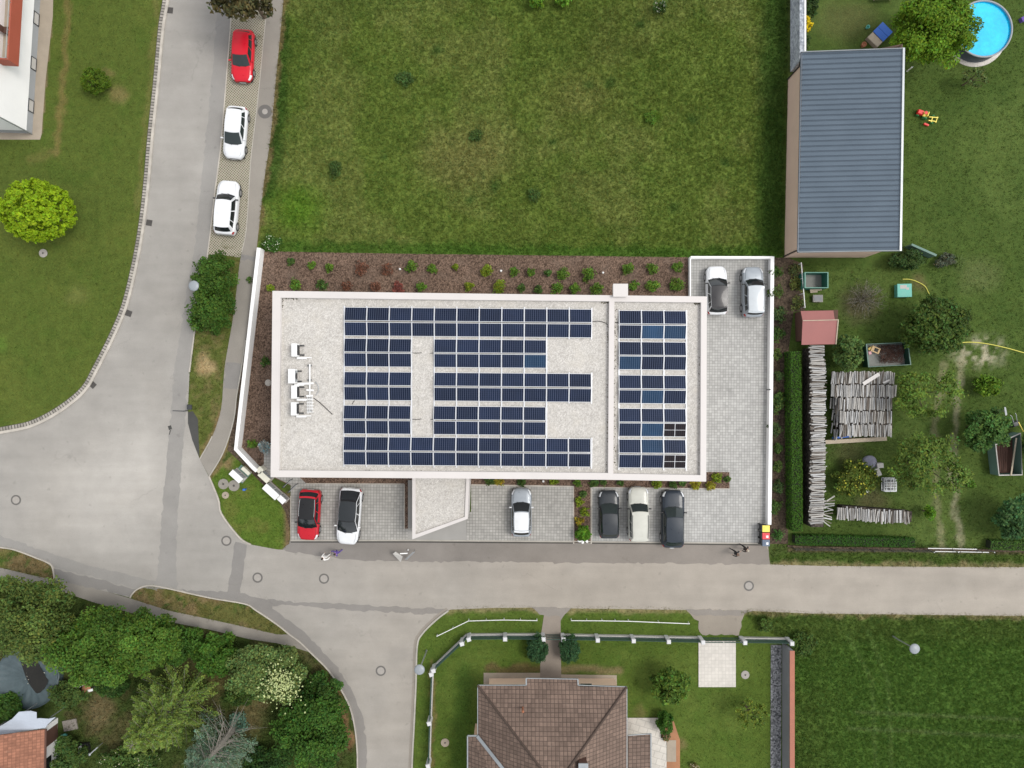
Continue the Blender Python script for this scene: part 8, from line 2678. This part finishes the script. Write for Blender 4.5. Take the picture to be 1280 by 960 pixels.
# clipped hedges
def hedge(pix, wid, h, col, label, leaf=0.07, dens=900, name='hedge'):
    w = [P(*p) for p in pix]
    P_ = []; N_ = []
    for (x0, y0), (x1, y1) in zip(w[:-1], w[1:]):
        L = math.hypot(x1 - x0, y1 - y0); n = int(L * (wid + 2 * h * 0.6) * dens / 4)
        t = RNG.uniform(0, 1, n); s = RNG.uniform(-1, 1, n)
        top = RNG.uniform(0, 1, n) < wid / (wid + 1.2 * h)
        z = np.where(top, h + RNG.normal(0, 0.035, n), RNG.uniform(0.05, h, n))
        off = np.where(top, s * wid / 2, np.sign(s) * wid / 2 + RNG.normal(0, 0.035, n))
        bul = 1 + 0.12 * (fbm(t * L / 0.8, np.zeros(n), 5) - 0.5)
        nx, ny = -(y1 - y0) / L, (x1 - x0) / L
        P_.append(np.stack([x0 + (x1 - x0) * t + nx * off * bul, y0 + (y1 - y0) * t + ny * off * bul, z * (1 + 0.06 * (fbm(t * L / 0.7, t * 0, 8) - 0.5))], 1))
        N_.append(np.stack([nx * np.sign(off) * (~top), ny * np.sign(off) * (~top), top * 1.0], 1))
    P_ = np.concatenate(P_); N_ = np.concatenate(N_)
    c = tint(col, len(P_), 0.2, 0.15)
    V, Fc, Cc = leaf_quads(P_, leaf, c, 0.2, 0.55, N_ * 0.8)
    X, Y = w[0]
    o = empty(name, (X, Y, 0)); tag(o, label, 'hedge')
    V = V - np.array([X, Y, 0])
    np_mesh('foliage', V, Fc, M['leaf'], o, Cc)
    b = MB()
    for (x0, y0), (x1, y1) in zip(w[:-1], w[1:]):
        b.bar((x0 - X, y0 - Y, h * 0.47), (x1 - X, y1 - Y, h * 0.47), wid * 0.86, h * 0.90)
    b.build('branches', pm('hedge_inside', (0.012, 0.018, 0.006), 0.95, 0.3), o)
    return o


hedge([(986.3, 440), (987.3, 550), (988.6, 660)], 0.84, 1.45, (0.030, 0.072, 0.008), 'tall narrow clipped green hedge beside the long woodpile')
hedge([(990, 672.5), (1060, 674), (1138, 676.5)], 0.75, 0.75, (0.022, 0.060, 0.008), 'low dark clipped hedge along the bottom of the right garden')
hedge([(1232, 679), (1300, 681)], 0.75, 0.7, (0.038, 0.082, 0.014), 'low lighter green hedge at the lower right edge')
# trimmed gate bushes and garden bushes of the tiled house
for (px, py, lab) in ((672.8, 811, 'left'), (711.2, 811, 'right')):
    tree('gate_bush', 'dense blue green trimmed bush at the garden gate, %s side' % lab, 'bush', px, py, 13.5, 17.5, 1.9, 5200, 0.075, (0.022, 0.052, 0.020), nclump=70, cl=0.22, core=0.3, zfrac=0.96, group='trimmed bushes at the gate', tone=0.12)
tree('lawn_tree', 'small dark green tree on the lawn left of the pale slab', 'tree', 838, 857, 24, 23, 3.4, 4200, 0.15, (0.048, 0.084, 0.012), nclump=46, cl=0.25, zfrac=0.72)
tree('terrace_bush', 'round green bush at the terrace corner', 'bush', 831, 903, 10.5, 13, 1.5, 2200, 0.09, (0.026, 0.066, 0.008), nclump=36, cl=0.26, zfrac=0.95)
tree('airy_tree', 'thin yellow green young tree beside the dark gravel strip', 'tree', 940, 893, 21, 20, 3.0, 900, 0.12, (0.068, 0.098, 0.014), nclump=34, cl=0.18, core=0.03, zfrac=0.55)
tree('verge_bush', 'scruffy green bush on the roadside verge beside the driveway', 'bush', 957, 781, 10, 9, 0.9, 1200, 0.10, (0.042, 0.070, 0.014), nclump=20, cl=0.3, zfrac=0.9)
tree('verge_bush', 'larger pale green weedy bush at the coped wall corner', 'bush', 1003, 806, 18, 16, 0.9, 2000, 0.11, (0.040, 0.070, 0.014), nclump=26, cl=0.28, zfrac=0.9)
shrub(832.5, 921, 5, 0.5, 520, 0.08, (0.05, 0.055, 0.02), 'small flowering plant with pink blooms below the terrace bush', None, 'flower_clump', 'flowers', fl=(50, (0.55, 0.28, 0.22), 0.05))
shrub(868, 958, 5, 0.5, 520, 0.08, (0.07, 0.07, 0.02), 'pale flowering clump at the bottom edge beside the clay bed', None, 'flower_clump', 'flowers', fl=(70, (0.58, 0.48, 0.34), 0.05))
# meadow edge
shrub(670, 1, 9, 1.4, 500, 0.14, (0.06, 0.12, 0.012), 'light green bush tip at the top edge of the meadow, left of two', 'bush tips at the meadow edge', 'meadow_bush', 'bush')
shrub(704, -1, 8, 1.4, 420, 0.14, (0.06, 0.115, 0.012), 'light green bush tip at the top edge of the meadow, right of two', 'bush tips at the meadow edge', 'meadow_bush', 'bush')
shrub(825, 8, 7, 1.2, 420, 0.12, (0.03, 0.055, 0.012), 'dark bush with white blossom at the top edge of the meadow', None, 'meadow_bush', 'bush', fl=(60, (0.6, 0.6, 0.52), 0.06))
for (px, py, r, c, lab) in ((505, 98, 13, (0.024, 0.056, 0.014), 'dark leafy weed clump in the upper left meadow'), (812, 146, 10, (0.06, 0.125, 0.010), 'bright light green weed clump in the right half of the meadow'),
                            (595, 168, 9, (0.022, 0.046, 0.010), 'dark weed clump in the middle of the meadow'), (420, 211, 11, (0.020, 0.044, 0.010), 'dark weed clump in the lower left meadow'),
                            (668, 243, 10, (0.024, 0.050, 0.011), 'dark weed clump in the lower middle meadow')):
    shrub(px, py, r * 0.85, 0.45, 700, 0.08, tuple(0.55 * q + 0.45 * w for q, w in zip(c, (0.045, 0.066, 0.016))), lab, 'weed clumps in the meadow', 'weed_clump', 'weeds')
shrub(340, 304, 10, 0.7, 1300, 0.08, (0.03, 0.07, 0.012), 'white flowering clump at the upper end of the white wall', None, 'flower_clump', 'flowers', fl=(90, (0.62, 0.66, 0.50), 0.05))

# bark bed shrubs behind the office
G_, BR = (0.050, 0.092, 0.012), (0.085, 0.042, 0.028)
YG = (0.085, 0.115, 0.010); DK = (0.034, 0.062, 0.014)
BACK = [(363, 327.5, 5, DK), (389.5, 331, 5, G_), (411.5, 334.5, 5.5, G_), (451.5, 336, 8, BR), (484.5, 337, 7, BR), (513.8, 333, 6.5, G_), (539.8, 335.8, 5.5, G_), (570, 334, 3.5, YG), (607.7, 338.2, 7.5, YG),
        (642.7, 340, 5.5, G_), (663.4, 340.5, 5, G_), (685, 341, 4, DK), (704, 342.5, 7.5, G_), (736, 343.5, 7.8, G_), (785.5, 336.8, 6.8, G_), (815.5, 335.2, 6.8, G_), (846, 333.2, 6.5, G_)]
FRONT = [(338.8, 360, 5, YG), (369.3, 354.5, 7, G_), (403, 356.5, 6.5, DK), (433.5, 358.5, 6.5, BR), (468, 358.5, 6.5, BR), (497, 361, 8, (0.11, 0.035, 0.028)), (526.3, 359, 6, G_), (587, 359, 5.5, YG), (624, 358.5, 8, YG),
         (651.4, 360, 5, DK), (673.5, 362, 5, DK), (696, 360, 7.2, G_), (719, 360, 6.5, G_), (745.8, 361, 7.8, G_), (792.3, 356, 6, G_), (816, 358, 7.4, G_), (845.5, 356.5, 8.2, G_)]
CNAME = {G_: 'green', BR: 'brown withered', YG: 'yellow green', DK: 'dull green'}
for rown, lst in (('outer', BACK), ('inner', FRONT)):
    half = len(lst) // 2
    for i, (px, py, r, c) in enumerate(lst):
        pos = '%s from the left' % ORD[i] if i <= half else ('%s from the right' % ORD[len(lst) - 1 - i] if i < len(lst) - 1 else 'rightmost')
        shrub(px, py, r, 0.32 + 0.055 * r, int(70 + 55 * r), 0.085, c, 'small %s shrub in the bark bed, %s row, %s' % (CNAME.get(c, 'reddish'), rown, pos), 'shrubs in the bark bed behind the office', 'bed_shrub')
# front beds
for (px, py, r, c, lab) in ((612, 601, 6, DK, 'dull green shrub under the front parapet right of the porch'), (624.3, 600.5, 6, (0.15, 0.125, 0.014), 'yellow orange shrub under the front parapet near the porch'),
                            (652.4, 603, 5, DK, 'dull green shrub just above the silver car'), (692, 601, 5.5, YG, 'yellow green shrub in the front bed right of the silver car'), (721.5, 604, 5, G_, 'green shrub at the top of the planted strip'),
                            (742, 604.5, 5.5, DK, 'dull green shrub above the small dark hatchback'), (728.8, 617, 4.5, DK, 'dull green plant in the planted strip, uppermost'), (724, 627.5, 5, YG, 'yellow green plant in the planted strip, second from top'),
                            (731, 640.5, 5.5, YG, 'yellow green plant in the planted strip, middle one'), (724, 651.5, 5.5, (0.12, 0.10, 0.012), 'golden plant in the planted strip above the big bush'), (821.8, 605, 6.5, YG, 'yellow green shrub in the front bed above the cream car'),
                            (842, 606, 5, DK, 'dull green shrub in the front bed above the large dark car'), (853, 604, 5, DK, 'dull green shrub near the right end of the front bed'), (869, 606, 6, (0.13, 0.12, 0.012), 'golden shrub at the office front right corner'),
                            (888.7, 606.7, 6, (0.13, 0.12, 0.014), 'golden shrub in the bed tip, lower left'), (896.8, 597, 6, YG, 'yellow green shrub in the bed tip, upper one'), (909, 599, 4, DK, 'dull green shrub at the far right bed tip'),
                            (755, 603, 4.5, DK, 'dull green shrub in the front bed, right of the planted strip'), (775, 604, 4, DK, 'dull green shrub in the front bed between small hatchback and cream car')):
    shrub(px, py, r, 0.3 + 0.05 * r, int(60 + 50 * r), 0.085, c, lab, 'shrubs in the front bed', 'bed_shrub')
tree('strip_bush', 'vivid round green bush at the road end of the planted strip', 'bush', 728.8, 667, 8.8, 9.5, 1.15, 2000, 0.10, (0.050, 0.115, 0.010), nclump=36, cl=0.28, zfrac=0.95)
shrub(331, 558, 7, 0.6, 600, 0.085, (0.26, 0.30, 0.30), 'silvery pale blue shrub in the bark bed near the wall bend', None, 'silver_shrub')
shrub(331, 452, 6, 0.6, 350, 0.085, DK, 'dull green shrub in the bark bed left of the office', None, 'bed_shrub')
shrub(315, 554, 6, 0.35, 300, 0.085, G_, 'green creeping plant inside the white wall bend', None, 'bed_shrub')
shrub(312, 350, 4, 0.3, 0 + 200, 0.07, DK, 'small dull plant between footpath and white wall', None, 'bed_shrub')
# planting outside the right yard wall
for i, py in enumerate((340, 366, 392, 418, 443, 470, 496, 508, 536, 560, 584, 610, 634)):
    w_ = i % 3
    pos = '%s from the top' % ORD[i] if i < 7 else ('%s from the bottom' % ORD[12 - i] if i < 12 else 'lowest')
    shrub(971 + random.uniform(-1.5, 3), py, 7 + random.uniform(-1.5, 2.5), 0.7, 420, 0.10, ((0.030, 0.056, 0.012), (0.042, 0.066, 0.016), (0.030, 0.050, 0.016))[w_],
          'green plant in the strip outside the right yard wall, %s' % pos, 'plants outside the yard wall', 'bed_shrub')
shrub(973, 668, 7, 0.5, 320, 0.09, (0.03, 0.07, 0.016), 'green plant beside the wheelie bins', None, 'bed_shrub')
for (px, py, c, lab) in ((994, 335, (0.05, 0.06, 0.02), 'upper'), (996, 356, (0.06, 0.072, 0.018), 'middle'), (998, 378, (0.055, 0.068, 0.02), 'lower')):
    shrub(px, py, 9, 0.6, 420, 0.09, c, 'scruffy olive plant left of the thin white rail, %s one' % lab, 'plants at the white rail', 'rail_plant', 'plant')
